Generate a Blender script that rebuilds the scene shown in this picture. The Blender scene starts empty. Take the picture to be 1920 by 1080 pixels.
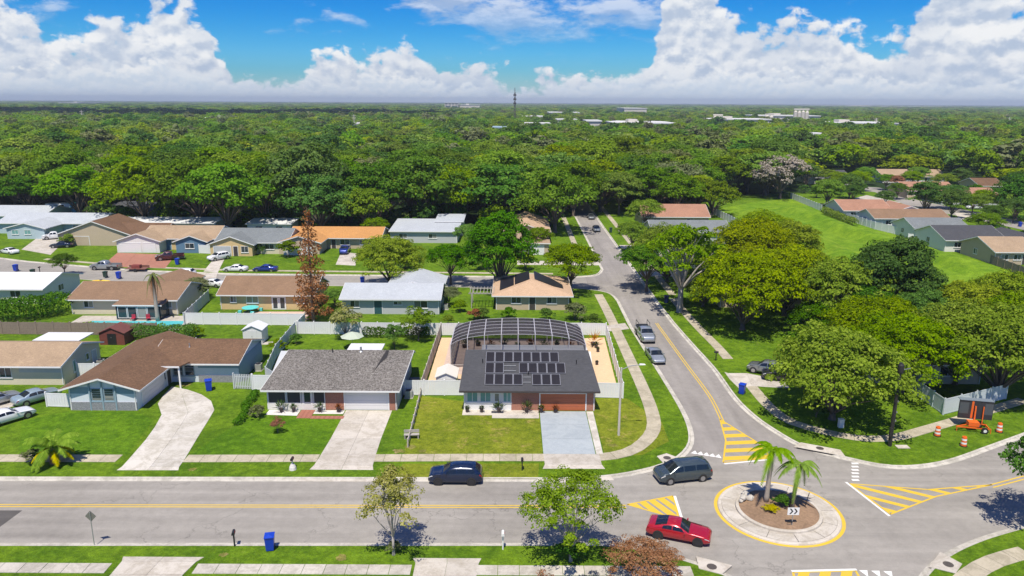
import bpy, math, random
import numpy as np
from mathutils import Vector, Matrix
SC = bpy.context.scene
COL = SC.collection
# ---------------------------------------------------------------- camera
cam = bpy.data.cameras.new('camera'); camo = bpy.data.objects.new('camera', cam); COL.objects.link(camo)
cam.sensor_width = 36.0; cam.lens = 36.0 * 1400 / 1920
cam.clip_start = 0.5; cam.clip_end = 60000
camo.location = (0, 0, 32.5)
PITCH = math.atan(349 / 1400)
camo.rotation_mode = 'QUATERNION'
camo.rotation_quaternion = (Matrix.Rotation(math.pi / 2 - PITCH, 3, 'X') @ Matrix.Rotation(math.radians(0.30), 3, 'Z')).to_quaternion()
SC.camera = camo
SC.render.resolution_x, SC.render.resolution_y = 1024, 576
# ---------------------------------------------------------------- view
SC.view_settings.view_transform = 'Standard'; SC.view_settings.look = 'None'
SC.view_settings.exposure = 0.40; SC.view_settings.gamma = 1.0
SC.render.engine = 'CYCLES'
SC.cycles.max_bounces = 5; SC.cycles.diffuse_bounces = 3; SC.cycles.glossy_bounces = 2
SC.cycles.transmission_bounces = 3; SC.cycles.transparent_max_bounces = 10; SC.cycles.volume_bounces = 0
SC.cycles.use_denoising = True
SC.cycles.use_adaptive_sampling = True
SC.cycles.sample_clamp_indirect = 4.0
# ---------------------------------------------------------------- sun
SUN_EL = math.radians(65); SHADOW_AZ = math.radians(9)      # shadows fall away from the camera, a little to +X
sd = Vector((math.sin(SHADOW_AZ) * math.cos(SUN_EL), math.cos(SHADOW_AZ) * math.cos(SUN_EL), -math.sin(SUN_EL)))
sl = bpy.data.lights.new('sun', 'SUN'); sl.energy = 4.5; sl.angle = math.radians(0.53); sl.color = (1.0, 0.925, 0.80)
so = bpy.data.objects.new('sun', sl); COL.objects.link(so); so.rotation_euler = sd.to_track_quat('-Z', 'Y').to_euler()
so.location = (0, -50, 200)
# ---------------------------------------------------------------- world: blue sky with cumulus banks
W = bpy.data.worlds.new('World'); SC.world = W; W.use_nodes = True
nt = W.node_tree; nt.nodes.clear()
class NB:
    """tiny node builder"""
    def __init__(s, tree): s.t = tree
    def n(s, typ, **kw):
        nd = s.t.nodes.new(typ)
        for k, v in kw.items(): setattr(nd, k, v)
        return nd
    def set(s, sock, v):
        if hasattr(v, 'is_linked') or hasattr(v, 'links'): s.t.links.new(v, sock)
        else: sock.default_value = v
    def m(s, op, a, b=None, c=None, clamp=False):
        nd = s.n('ShaderNodeMath', operation=op, use_clamp=clamp)
        s.set(nd.inputs[0], a)
        if b is not None: s.set(nd.inputs[1], b)
        if c is not None: s.set(nd.inputs[2], c)
        return nd.outputs[0]
    def mix(s, f, a, b, blend='MIX'):
        nd = s.n('ShaderNodeMix', data_type='RGBA', blend_type=blend)
        s.set(nd.inputs[0], f); s.set(nd.inputs[6], a); s.set(nd.inputs[7], b)
        return nd.outputs[2]
    def comb(s, x, y, z):
        nd = s.n('ShaderNodeCombineXYZ'); s.set(nd.inputs[0], x); s.set(nd.inputs[1], y); s.set(nd.inputs[2], z); return nd.outputs[0]
    def noise(s, vec, scale, detail=4, rough=0.5, dist=0.0, col=False):
        nd = s.n('ShaderNodeTexNoise'); s.set(nd.inputs['Vector'], vec); nd.inputs['Scale'].default_value = scale
        nd.inputs['Detail'].default_value = detail; nd.inputs['Roughness'].default_value = rough; nd.inputs['Distortion'].default_value = dist
        return nd.outputs['Color' if col else 'Fac']
    def smooth(s, v, a, b):
        nd = s.n('ShaderNodeMapRange', interpolation_type='SMOOTHSTEP'); s.set(nd.inputs[0], v)
        s.set(nd.inputs[1], a); s.set(nd.inputs[2], b); return nd.outputs[0]
    def lin(s, v, a, b, c=0.0, d=1.0):
        nd = s.n('ShaderNodeMapRange'); s.set(nd.inputs[0], v)
        s.set(nd.inputs[1], a); s.set(nd.inputs[2], b); s.set(nd.inputs[3], c); s.set(nd.inputs[4], d); return nd.outputs[0]
    def curve(s, v, pts, lo, hi):
        nd = s.n('ShaderNodeFloatCurve'); c = nd.mapping.curves[0]
        pts = sorted(pts)
        while len(c.points) < len(pts): c.points.new(0.5, 0.5)
        for p, (x, y) in zip(c.points, pts): p.location = ((x - lo) / (hi - lo), y); p.handle_type = 'AUTO'
        nd.mapping.update(); s.set(nd.inputs[1], s.lin(v, lo, hi)); return nd.outputs[0]
b = NB(nt)
tc = b.n('ShaderNodeTexCoord'); sp = b.n('ShaderNodeSeparateXYZ'); nt.links.new(tc.outputs['Generated'], sp.inputs[0])
X, Y, Z = sp.outputs
az = b.m('MULTIPLY', b.m('ARCTAN2', X, Y), 57.2958)          # degrees, 0 = straight ahead
el = b.m('MULTIPLY', b.m('ARCSINE', b.m('MINIMUM', b.m('MAXIMUM', Z, -1.0), 1.0)), 57.2958)
sky = b.n('ShaderNodeTexSky', sky_type='NISHITA'); sky.sun_disc = False
sky.sun_elevation = SUN_EL; sky.sun_rotation = math.pi + SHADOW_AZ; sky.altitude = 30; sky.air_density = 1.0; sky.dust_density = 0.2; sky.ozone_density = 2.5
hs = b.n('ShaderNodeHueSaturation'); hs.inputs['Saturation'].default_value = 1.75; hs.inputs['Value'].default_value = 0.95
nt.links.new(sky.outputs[0], hs.inputs['Color'])
skyc = b.mix(1.0, hs.outputs[0], b.mix(b.smooth(el, 0.0, 8.0), (0.30, 0.66, 1.10, 1), (0.07, 0.60, 1.06, 1)), 'MULTIPLY')
def cloud_layer(top_pts, seed, lump, amp, soft, base_el, lowtone):
    """cumulus bank: its top edge follows top_pts (azimuth, elevation in degrees) and breaks up with fractal noise"""
    top = b.m('MULTIPLY', b.curve(az, [(a, e / 20) for a, e in top_pts], -180, 180), 20)
    def dens(dx, dy):
        v = b.comb(b.m('ADD', az, dx), b.m('MULTIPLY', b.m('ADD', el, dy), 1.35), seed)
        big = b.noise(v, 1.0 / lump, 2, 0.5)
        fine = b.noise(v, 2.9 / lump, 8, 0.54, 0.25)
        f = b.m('ADD', b.m('MULTIPLY', b.m('SUBTRACT', big, 0.5), 1.5), b.m('SUBTRACT', fine, 0.5))
        e = b.m('ADD', el, dy)
        return b.m('ADD', b.m('SUBTRACT', top, e), b.m('MULTIPLY', f, amp))
    d0 = dens(0.0, 0.0); d1 = dens(-0.10 * lump, 0.22 * lump)
    alpha = b.smooth(d0, 0.0, soft)
    g = b.m('DIVIDE', b.m('SUBTRACT', d0, d1), 0.22 * lump)
    lit = b.smooth(g, -1.3, 2.9)
    hgt = b.smooth(b.m('SUBTRACT', el, base_el), 0.0, 3.0)
    edge = b.smooth(d0, 2.0, 0.2)
    broad = b.noise(b.comb(az, b.m('MULTIPLY', el, 1.9), seed + 40.0), 0.5 / lump, 3, 0.55)
    lit = b.m('MULTIPLY', lit, b.m('MULTIPLY_ADD', hgt, 0.35, 0.65))
    lit = b.m('MINIMUM', b.m('MULTIPLY_ADD', edge, 0.25, lit), 1.0)
    lit = b.m('MULTIPLY', lit, b.lin(broad, 0.34, 0.60, 0.50, 1.0))
    return alpha, b.mix(lit, lowtone, (8.0, 8.1, 8.2, 1))
L1 = [(-180, 5.5), (-150, 4), (-120, 5.5), (-90, 3.5), (-60, 6.5), (-45, 8), (-36, 8.8), (-34, 7.4), (-31, 4.8), (-27.8, 4.6), (-25.6, 5.4), (-23.6, 6.7), (-21.6, 5.5), (-20, 2.0), (-18, 1.1), (-15.5, 1.6), (-12.5, 4.0), (-11, 3.2), (-9.5, 4.6), (-6.6, 4.2), (-4.8, 2.5), (-2.6, 3.2), (-1.0, 1.6), (0.5, 0.9), (2, 1.6), (5, 2.9), (8, 2.0), (9.6, 2.4), (10.6, 6), (12, 9.5), (15, 8.5), (16.6, 5.2), (19, 5.6), (20.5, 5.8), (22.6, 5.5), (24.0, 5.0), (25.6, 3.8), (27, 6.5), (29, 9.0), (31, 8.5), (33, 6.0), (36, 9.5), (45, 6), (60, 4), (80, 7), (110, 4), (140, 6.5), (165, 4), (180, 5.5)]
L2 = [(-180, 2.4), (-100, 2.6), (-50, 2.4), (-35, 2.6), (-30, 2.2), (-25, 2.6), (-20, 1.8), (-15, 1.4), (-10, 2.2), (-5, 1.6), (0, 1.1), (6, 1.8), (12, 2.2), (18, 2.4), (24, 1.9), (30, 1.6), (36, 2.4), (60, 2.2), (120, 2.6), (180, 2.4)]
a1, c1 = cloud_layer(L1, 3.7, 2.5, 3.9, 1.0, 0.5, (4.2, 5.0, 6.3, 1))
a2, c2 = cloud_layer(L2, 11.3, 1.3, 2.1, 0.8, 0.1, (5.5, 6.3, 7.3, 1))
# scattered fair-weather cumulus higher up, all round the sky
hv = b.comb(b.m('MULTIPLY', az, 0.6), b.m('MULTIPLY', el, 1.6), 21.0)
def hi(dy):
    v = b.comb(b.m('MULTIPLY', az, 0.55), b.m('MULTIPLY', b.m('ADD', el, dy), 1.5), 5.2)
    return b.m('ADD', b.noise(v, 0.16, 2, 0.5), b.m('MULTIPLY', b.m('SUBTRACT', b.noise(v, 0.75, 8, 0.6, 0.2), 0.5), 0.55))
h0 = hi(0.0); h1 = hi(0.6)
cov = b.lin(el, 2.5, 9.0, 0.0, 1.0)
a3 = b.m('MULTIPLY', b.smooth(h0, 0.545, 0.70), b.m('MULTIPLY', cov, 0.95))
c3 = b.mix(b.smooth(b.m('SUBTRACT', h0, h1), -0.06, 0.12), (4.6, 5.2, 6.2, 1), (8.0, 8.1, 8.2, 1))
colr = b.mix(a3, skyc, c3); colr = b.mix(a1, colr, c1); colr = b.mix(a2, colr, c2)
hz = b.smooth(el, 2.4, -0.2)
colr = b.mix(b.m('MULTIPLY', hz, 0.45), colr, (5.2, 6.3, 7.4, 1))
bg = b.n('ShaderNodeBackground'); bg.inputs['Strength'].default_value = 0.088
nt.links.new(colr, bg.inputs['Color']); wo = b.n('ShaderNodeOutputWorld'); nt.links.new(bg.outputs[0], wo.inputs['Surface'])
W.cycles.sampling_method = 'MANUAL'; W.cycles.sample_map_resolution = 512

# ---------------------------------------------------------------- helpers
R_ = random.Random(7)
def tag(o, label=None, cat=None, group=None, kind=None):
    if label: o['label'] = label
    if cat: o['category'] = cat
    if group: o['group'] = group
    if kind: o['kind'] = kind
    return o
def thing(name, label, cat, loc=(0, 0, 0), rz=0.0, group=None):
    o = bpy.data.objects.new(name, None); COL.objects.link(o)
    o.empty_display_size = 0.3
    o.location = (loc[0], loc[1], loc[2] if len(loc) > 2 else 0.0); o.rotation_euler = (0, 0, rz)
    return tag(o, label, cat, group)
def link(name, me, parent=None, loc=None, rot=None, scale=None):
    o = bpy.data.objects.new(name, me); COL.objects.link(o)
    if parent is not None: o.parent = parent
    if loc is not None: o.location = loc
    if rot is not None: o.rotation_euler = rot
    if scale is not None: o.scale = scale
    return o
class MB:
    """collects shapes, becomes one mesh"""
    def __init__(s): s.v = []; s.f = []; s.fm = []; s.sm = []; s.cur = 0; s.smooth = False
    def face(s, idx): s.f.append(idx); s.fm.append(s.cur); s.sm.append(s.smooth)
    def add(s, vs, fs):
        n = len(s.v); s.v += [tuple(p) for p in vs]
        for f in fs: s.face([n + i for i in f])
        return s
    def box(s, x0, y0, z0, x1, y1, z1):
        return s.add([(x0, y0, z0), (x1, y0, z0), (x1, y1, z0), (x0, y1, z0), (x0, y0, z1), (x1, y0, z1), (x1, y1, z1), (x0, y1, z1)],
                     [(0, 3, 2, 1), (4, 5, 6, 7), (0, 1, 5, 4), (1, 2, 6, 5), (2, 3, 7, 6), (3, 0, 4, 7)])
    def cbox(s, c, d): return s.box(c[0] - d[0] / 2, c[1] - d[1] / 2, c[2] - d[2] / 2, c[0] + d[0] / 2, c[1] + d[1] / 2, c[2] + d[2] / 2)
    def prism(s, pts, z0, z1=None, ztop=None):
        """pts counter-clockwise polygon in plan; z1 may be a list of heights"""
        n = len(pts)
        zt = list(z1) if isinstance(z1, (list, tuple)) else [z1] * n
        vs = [(p[0], p[1], z0 if not isinstance(z0, (list, tuple)) else z0[i]) for i, p in enumerate(pts)] + [(p[0], p[1], zt[i]) for i, p in enumerate(pts)]
        a = sum(pts[i][0] * pts[(i + 1) % n][1] - pts[(i + 1) % n][0] * pts[i][1] for i in range(n))
        if a < 0:
            return s.add(vs, [tuple(range(n))] + [tuple(reversed(range(n, 2 * n)))] + [(i, i + n, (i + 1) % n + n, (i + 1) % n) for i in range(n)])
        return s.add(vs, [tuple(reversed(range(n)))] + [tuple(range(n, 2 * n))] + [(i, (i + 1) % n, (i + 1) % n + n, i + n) for i in range(n)])
    def bar(s, a, c, w, h=None):
        """square bar from a to c"""
        h = h or w; a = Vector(a); c = Vector(c); d = (c - a).normalized()
        up = Vector((0, 0, 1)) if abs(d.z) < 0.9 else Vector((0, 1, 0))
        x = d.cross(up).normalized(); y = x.cross(d).normalized()
        q = [(-w / 2, -h / 2), (w / 2, -h / 2), (w / 2, h / 2), (-w / 2, h / 2)]
        vs = [a + x * u + y * t for u, t in q] + [c + x * u + y * t for u, t in q]
        return s.add(vs, [(3, 2, 1, 0), (4, 5, 6, 7), (0, 1, 5, 4), (1, 2, 6, 5), (2, 3, 7, 6), (3, 0, 4, 7)])
    def tube(s, pts, rad, n=8, cap=True):
        pts = [Vector(p) for p in pts]
        rad = rad if isinstance(rad, (list, tuple)) else [rad] * len(pts)
        rings = []
        px = None
        for i, p in enumerate(pts):
            d = (pts[min(i + 1, len(pts) - 1)] - pts[max(i - 1, 0)])
            d = d.normalized() if d.length > 1e-9 else Vector((0, 0, 1))
            if px is None:
                up = Vector((0, 0, 1)) if abs(d.z) < 0.9 else Vector((0, 1, 0))
                px = d.cross(up).normalized()
            px = (px - d * px.dot(d)).normalized(); py = d.cross(px)
            rings.append([p + (px * math.cos(2 * math.pi * k / n) + py * math.sin(2 * math.pi * k / n)) * rad[i] for k in range(n)])
        vs = [v for r in rings for v in r]; fs = []
        for i in range(len(pts) - 1):
            for k in range(n): fs.append((i * n + k, i * n + (k + 1) % n, (i + 1) * n + (k + 1) % n, (i + 1) * n + k))
        if cap: fs += [tuple(reversed(range(n))), tuple(range((len(pts) - 1) * n, len(pts) * n))]
        return s.add(vs, fs)
    def lathe(s, prof, n=16, c=(0, 0, 0)):
        """prof: (r, z) list bottom to top, capped"""
        vs = []; fs = []
        for r, z in prof:
            for k in range(n): vs.append((c[0] + r * math.cos(2 * math.pi * k / n), c[1] + r * math.sin(2 * math.pi * k / n), c[2] + z))
        for i in range(len(prof) - 1):
            for k in range(n): fs.append((i * n + k, i * n + (k + 1) % n, (i + 1) * n + (k + 1) % n, (i + 1) * n + k))
        fs += [tuple(reversed(range(n))), tuple(range((len(prof) - 1) * n, len(prof) * n))]
        return s.add(vs, fs)
    def mesh(s, name, mats):
        me = bpy.data.meshes.new(name); me.from_pydata(s.v, [], s.f)
        for m in (mats if isinstance(mats, (list, tuple)) else [mats]): me.materials.append(m)
        me.polygons.foreach_set('material_index', s.fm); me.polygons.foreach_set('use_smooth', s.sm); me.update()
        return me
    def build(s, name, mats, parent=None, **kw): return link(name, s.mesh(name, mats), parent, **kw)
def B(*a): return MB().box(*a)
def struct(name, mb, m, label=None):
    o = mb.build(name, m); o['kind'] = 'structure'
    if label: o['label'] = label
    return o
def copy_tree(o, parent=None):
    c = o.copy(); COL.objects.link(c); c.parent = parent
    for ch in list(o.children): copy_tree(ch, c)
    return c
def cr(pts, n=8, closed=False):
    """Catmull-Rom through plan points"""
    P_ = [np.array(p, float) for p in pts]; out = []
    m = len(P_)
    for i in range(m if closed else m - 1):
        g = (lambda k: P_[k % m]) if closed else (lambda k: P_[min(max(k, 0), m - 1)])
        p0, p1, p2, p3 = g(i - 1), g(i), g(i + 1), g(i + 2)
        for k in range(n):
            t = k / n
            out.append(tuple(0.5 * ((2 * p1) + (-p0 + p2) * t + (2 * p0 - 5 * p1 + 4 * p2 - p3) * t * t + (-p0 + 3 * p1 - 3 * p2 + p3) * t ** 3)))
    if not closed: out.append(tuple(P_[-1]))
    return out
def resample(pts, step):
    pts = [Vector((p[0], p[1])) for p in pts]; L = [0]
    for i in range(1, len(pts)): L.append(L[-1] + (pts[i] - pts[i - 1]).length)
    n = max(1, round(L[-1] / step)); out = []
    j = 0
    for k in range(n + 1):
        d = L[-1] * k / n
        while j < len(L) - 2 and L[j + 1] < d: j += 1
        t = (d - L[j]) / max(L[j + 1] - L[j], 1e-9); out.append(pts[j].lerp(pts[j + 1], t))
    return out
def normals2(pts):
    out = []
    for i in range(len(pts)):
        d = pts[min(i + 1, len(pts) - 1)] - pts[max(i - 1, 0)]; d = d.normalized(); out.append(Vector((-d.y, d.x)))
    return out
def ribbon(mb, pts, prof):
    """sweep prof [(offset to the left, z)] along plan pts"""
    pts = [Vector((p[0], p[1])) for p in pts]; N = normals2(pts); k = len(prof); vs = []; fs = []
    for p, nn in zip(pts, N):
        for o, z in prof: q = p + nn * o; vs.append((q.x, q.y, z))
    for i in range(len(pts) - 1):
        for j in range(k - 1): fs.append((i * k + j + 1, i * k + j, (i + 1) * k + j, (i + 1) * k + j + 1))
    return mb.add(vs, fs)
# ---------------------------------------------------------------- materials
MATS = {}
def pmat(name, col, rough=0.7, metal=0.0, spec=0.5, noise=None, bump=None, coat=0.0, tint=None, alpha=None):
    """plain paint / plastic / metal with slight grain; noise = (scale, amount), bump = (scale, strength)"""
    if name in MATS: return MATS[name]
    m = bpy.data.materials.new(name); m.use_nodes = True; t = m.node_tree; p = t.nodes['Principled BSDF']; q = NB(t)
    p.inputs['Base Color'].default_value = (*col, 1); p.inputs['Roughness'].default_value = rough; p.inputs['Metallic'].default_value = metal
    p.inputs['Specular IOR Level'].default_value = spec; p.inputs['Coat Weight'].default_value = coat
    tcn = q.n('ShaderNodeTexCoord')
    if noise:
        f = q.noise(tcn.outputs['Object'], noise[0], 5, 0.6)
        f2 = q.noise(tcn.outputs['Object'], noise[0] * 0.13, 3, 0.5)
        f = q.m('ADD', q.m('MULTIPLY', f, 0.6), q.m('MULTIPLY', f2, 0.4))
        a = noise[1]
        k = q.lin(f, 0.3, 0.7, 1 - a, 1 + a)
        cc = q.n('ShaderNodeVectorMath', operation='SCALE'); cc.inputs[0].default_value = col; q.set(cc.inputs['Scale'], k)
        t.links.new(cc.outputs[0], p.inputs['Base Color'])
    if bump:
        bn = q.n('ShaderNodeBump'); bn.inputs['Strength'].default_value = bump[1]; bn.inputs['Distance'].default_value = 0.02
        t.links.new(q.noise(tcn.outputs['Object'], bump[0], 4, 0.6), bn.inputs['Height']); t.links.new(bn.outputs[0], p.inputs['Normal'])
    if alpha is not None: p.inputs['Alpha'].default_value = alpha
    MATS[name] = m; return m
def grass_mat(name, dark, mid, dry, dryness, scale=1.0):
    m = bpy.data.materials.new(name); m.use_nodes = True; t = m.node_tree; p = t.nodes['Principled BSDF']; q = NB(t)
    g = q.n('ShaderNodeNewGeometry'); P3 = g.outputs['Position']
    f1 = q.noise(P3, 0.16 * scale, 4, 0.6, 0.4); f2 = q.noise(P3, 1.1 * scale, 6, 0.7); f3 = q.noise(P3, 9.0, 3, 0.7)
    c = q.mix(q.smooth(q.m('ADD', q.m('MULTIPLY', f1, 0.55), q.m('MULTIPLY', f2, 0.45)), 0.38, 0.62), (*dark, 1), (*mid, 1))
    fd = q.m('ADD', q.m('MULTIPLY', q.noise(P3, 0.30 * scale, 5, 0.65, 0.6), 0.7), q.m('MULTIPLY', q.noise(P3, 2.3, 4, 0.7), 0.3))
    c = q.mix(q.smooth(fd, 0.66 - 0.2 * dryness, 0.80 - 0.2 * dryness), c, (*dry, 1))
    k = q.m('MULTIPLY', q.lin(f3, 0.2, 0.8, 0.60, 1.40), q.m('MULTIPLY', q.lin(f2, 0.3, 0.7, 0.80, 1.20), q.lin(q.noise(P3, 3.4, 3, 0.6), 0.3, 0.7, 0.80, 1.20)))
    cc = q.n('ShaderNodeVectorMath', operation='SCALE'); t.links.new(c, cc.inputs[0]); q.set(cc.inputs['Scale'], k)
    t.links.new(cc.outputs[0], p.inputs['Base Color']); p.inputs['Roughness'].default_value = 0.95; p.inputs['Specular IOR Level'].default_value = 0.12
    bn = q.n('ShaderNodeBump'); bn.inputs['Strength'].default_value = 0.8; bn.inputs['Distance'].default_value = 0.12
    t.links.new(q.m('ADD', f3, q.m('MULTIPLY', q.noise(P3, 3.2, 4, 0.7), 1.3)), bn.inputs['Height']); t.links.new(bn.outputs[0], p.inputs['Normal'])
    MATS[name] = m; return m
LAWN = grass_mat('lawn_grass', (.068, .140, .006), (.128, .218, .010), (.27, .25, .06), 0.28)
LAWN_DRY = grass_mat('lawn_dry_grass', (.125, .170, .010), (.200, .230, .018), (.34, .27, .08), 0.6)
LAWN_LUSH = grass_mat('lawn_lush_grass', (.060, .140, .005), (.112, .215, .008), (.22, .24, .03), 0.22)
LAWN_BERM = grass_mat('berm_grass', (.105, .215, .008), (.180, .285, .016), (.30, .31, .05), 0.4, 0.35)
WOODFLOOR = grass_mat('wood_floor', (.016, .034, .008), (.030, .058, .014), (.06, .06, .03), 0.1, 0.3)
def asphalt_mat(name, base, streak_axis=0):
    m = bpy.data.materials.new(name); m.use_nodes = True; t = m.node_tree; p = t.nodes['Principled BSDF']; q = NB(t)
    g = q.n('ShaderNodeNewGeometry'); P3 = g.outputs['Position']; s3 = q.n('ShaderNodeSeparateXYZ'); t.links.new(P3, s3.inputs[0])
    along = q.comb(q.m('MULTIPLY', s3.outputs[0], 0.05 if streak_axis == 0 else 1.0), q.m('MULTIPLY', s3.outputs[1], 1.0 if streak_axis == 0 else 0.05), 0.0)
    st = q.noise(along, 0.75, 4, 0.6); pat = q.noise(P3, 0.10, 5, 0.6, 0.6); gr = q.noise(P3, 14.0, 3, 0.7); mid = q.noise(P3, 1.4, 5, 0.65)
    f = q.m('ADD', q.m('ADD', q.m('MULTIPLY', st, 0.5), q.m('MULTIPLY', pat, 0.45)), q.m('ADD', q.m('MULTIPLY', gr, 0.28), q.m('MULTIPLY', mid, 0.30)))
    k = q.lin(f, 0.52, 1.0, 0.66, 1.26)
    if streak_axis == 0:      # wheel tracks polished darker along both lanes
        yv = s3.outputs[1]
        for yc in (51.6, 53.4, 57.0, 58.8): k = q.m('MULTIPLY', k, q.m('MULTIPLY_ADD', q.smooth(q.m('ABSOLUTE', q.m('SUBTRACT', q.m('MULTIPLY_ADD', s3.outputs[0], -.008, yv), yc)), 0.75, 0.1), -0.07, 1.0))
    # thin branching cracks
    vd = q.n('ShaderNodeTexVoronoi', feature='DISTANCE_TO_EDGE'); vd.inputs['Scale'].default_value = 0.16
    dn = q.n('ShaderNodeVectorMath', operation='ADD'); t.links.new(P3, dn.inputs[0])
    sc3 = q.n('ShaderNodeVectorMath', operation='SCALE'); t.links.new(q.noise(P3, 0.35, 5, 0.6, 0.0, True), sc3.inputs[0]); sc3.inputs['Scale'].default_value = 5.0
    t.links.new(sc3.outputs[0], dn.inputs[1]); t.links.new(dn.outputs[0], vd.inputs['Vector'])
    crack = q.m('MULTIPLY', q.smooth(vd.outputs['Distance'], 0.012, 0.002), q.smooth(q.noise(P3, 0.07, 3, 0.5), 0.47, 0.56))
    k = q.m('MULTIPLY', k, q.m('MULTIPLY_ADD', crack, -0.26, 1.0))
    cc = q.n('ShaderNodeVectorMath', operation='SCALE'); cc.inputs[0].default_value = base; q.set(cc.inputs['Scale'], k)
    t.links.new(cc.outputs[0], p.inputs['Base Color']); p.inputs['Roughness'].default_value = 0.9; p.inputs['Specular IOR Level'].default_value = 0.25
    bn = q.n('ShaderNodeBump'); bn.inputs['Strength'].default_value = 0.35; bn.inputs['Distance'].default_value = 0.01
    t.links.new(gr, bn.inputs['Height']); t.links.new(bn.outputs[0], p.inputs['Normal'])
    MATS[name] = m; return m
ASPH = asphalt_mat('asphalt_worn', (.296, .277, .248), 0)
ASPH_Y = asphalt_mat('asphalt_side', (.270, .250, .230), 1)
ASPH_DK = asphalt_mat('asphalt_patch', (.105, .098, .092), 0)
def concrete_mat(name, base, stain):
    m = bpy.data.materials.new(name); m.use_nodes = True; t = m.node_tree; p = t.nodes['Principled BSDF']; q = NB(t)
    g = q.n('ShaderNodeNewGeometry'); P3 = g.outputs['Position']; oi = q.n('ShaderNodeObjectInfo')
    f = q.m('ADD', q.m('MULTIPLY', q.noise(P3, 0.6, 6, 0.7, 0.8), 0.75), q.m('MULTIPLY', q.noise(P3, 4.0, 5, 0.75), 0.35))
    c = q.mix(q.smooth(f, 0.47, 0.66), (*base, 1), (*stain, 1))
    k = q.m('MULTIPLY', q.lin(oi.outputs['Random'], 0, 1, 0.90, 1.06), q.lin(q.noise(P3, 22, 2, 0.7), 0.2, 0.8, 0.92, 1.08))
    cc = q.n('ShaderNodeVectorMath', operation='SCALE'); t.links.new(c, cc.inputs[0]); q.set(cc.inputs['Scale'], k)
    t.links.new(cc.outputs[0], p.inputs['Base Color']); p.inputs['Roughness'].default_value = 0.88; p.inputs['Specular IOR Level'].default_value = 0.3
    MATS[name] = m; return m
CONC = concrete_mat('concrete', (.50, .465, .41), (.36, .335, .285))
CONC_W = concrete_mat('concrete_white', (.52, .48, .42), (.40, .36, .30))
CONC_N = concrete_mat('concrete_new', (.55, .52, .465), (.41, .38, .32))
CONC_B = concrete_mat('concrete_bluegrey', (.37, .41, .43), (.32, .36, .385))
CONC_WALK = concrete_mat('concrete_walk', (.455, .405, .305), (.33, .295, .215))
KERB = concrete_mat('concrete_kerb', (.52, .49, .43), (.36, .34, .29))
PAVER = pmat('red_paver', (.34, .15, .10), .85, noise=(6, .22))
def paint_mat(name, col, wear):
    m = bpy.data.materials.new(name); m.use_nodes = True; t = m.node_tree; p = t.nodes['Principled BSDF']; q = NB(t)
    g = q.n('ShaderNodeNewGeometry'); P3 = g.outputs['Position']
    f = q.m('ADD', q.m('MULTIPLY', q.noise(P3, 1.3, 5, 0.7), 0.6), q.m('MULTIPLY', q.noise(P3, 11, 4, 0.8), 0.4))
    c = q.mix(q.smooth(f, 0.60 - wear * 0.3, 0.78 - wear * 0.3), (*col, 1), tuple(a * .5 + .12 for a in col) + (1,))
    t.links.new(c, p.inputs['Base Color']); p.inputs['Roughness'].default_value = 0.7
    MATS[name] = m; return m
YEL = paint_mat('road_paint_yellow', (.64, .43, .035), .25)
WHT = paint_mat('road_paint_white', (.72, .71, .68), .3)
def roof_mat(name, cols, scale=(3.2, 4.8), bumps=0.5, streak=0.25):
    """asphalt shingles: small rows of random tone, blotches, a little streaking"""
    m = bpy.data.materials.new(name); m.use_nodes = True; t = m.node_tree; p = t.nodes['Principled BSDF']; q = NB(t)
    tcn = q.n('ShaderNodeTexCoord'); O = tcn.outputs['Object']
    br = q.n('ShaderNodeTexBrick'); t.links.new(O, br.inputs['Vector']); br.inputs['Scale'].default_value = scale[0]
    br.inputs['Color1'].default_value = (*cols[0], 1); br.inputs['Color2'].default_value = (*cols[1], 1); br.inputs['Mortar'].default_value = tuple(a * .72 for a in cols[0]) + (1,)
    br.inputs['Mortar Size'].default_value = 0.022; br.inputs['Brick Width'].default_value = 1.1; br.inputs['Row Height'].default_value = 0.5; br.inputs['Bias'].default_value = 0.0
    c = q.mix(q.smooth(q.noise(O, scale[1], 3, 0.75), 0.40, 0.62), br.outputs['Color'], (*cols[2], 1))
    k = q.lin(q.m('ADD', q.m('MULTIPLY', q.noise(O, 0.35, 4, 0.6, 0.4), 0.6), q.m('MULTIPLY', q.noise(O, 13, 3, 0.7), 0.4)), 0.3, 0.7, 1 - streak, 1 + streak)
    cc = q.n('ShaderNodeVectorMath', operation='SCALE'); t.links.new(c, cc.inputs[0]); q.set(cc.inputs['Scale'], k)
    t.links.new(cc.outputs[0], p.inputs['Base Color']); p.inputs['Roughness'].default_value = 0.92; p.inputs['Specular IOR Level'].default_value = 0.2
    bn = q.n('ShaderNodeBump'); bn.inputs['Strength'].default_value = bumps; bn.inputs['Distance'].default_value = 0.03
    t.links.new(q.m('ADD', br.outputs['Fac'], q.noise(O, scale[1] * 2, 3, 0.7)), bn.inputs['Height']); t.links.new(bn.outputs[0], p.inputs['Normal'])
    MATS[name] = m; return m
RF_DARK = roof_mat('shingle_charcoal', ((.060, .062, .068), (.085, .086, .092), (.068, .070, .077)), streak=.12)
RF_GREY = roof_mat('shingle_weathered_grey', ((.20, .185, .165), (.27, .255, .235), (.095, .085, .078)), (3.0, 5.5), .7, .2)
RF_BROWN = roof_mat('shingle_brown', ((.155, .088, .052), (.20, .118, .070), (.125, .075, .046)), streak=.2)
RF_TAN = roof_mat('shingle_tan', ((.36, .26, .17), (.42, .31, .20), (.31, .225, .15)), streak=.15)
RF_TANB = roof_mat('shingle_brown_tan', ((.24, .15, .092), (.28, .18, .11), (.21, .135, .085)), streak=.15)
RF_SILVER = roof_mat('shingle_silver', ((.42, .45, .48), (.48, .51, .54), (.38, .41, .44)), streak=.1)
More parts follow.
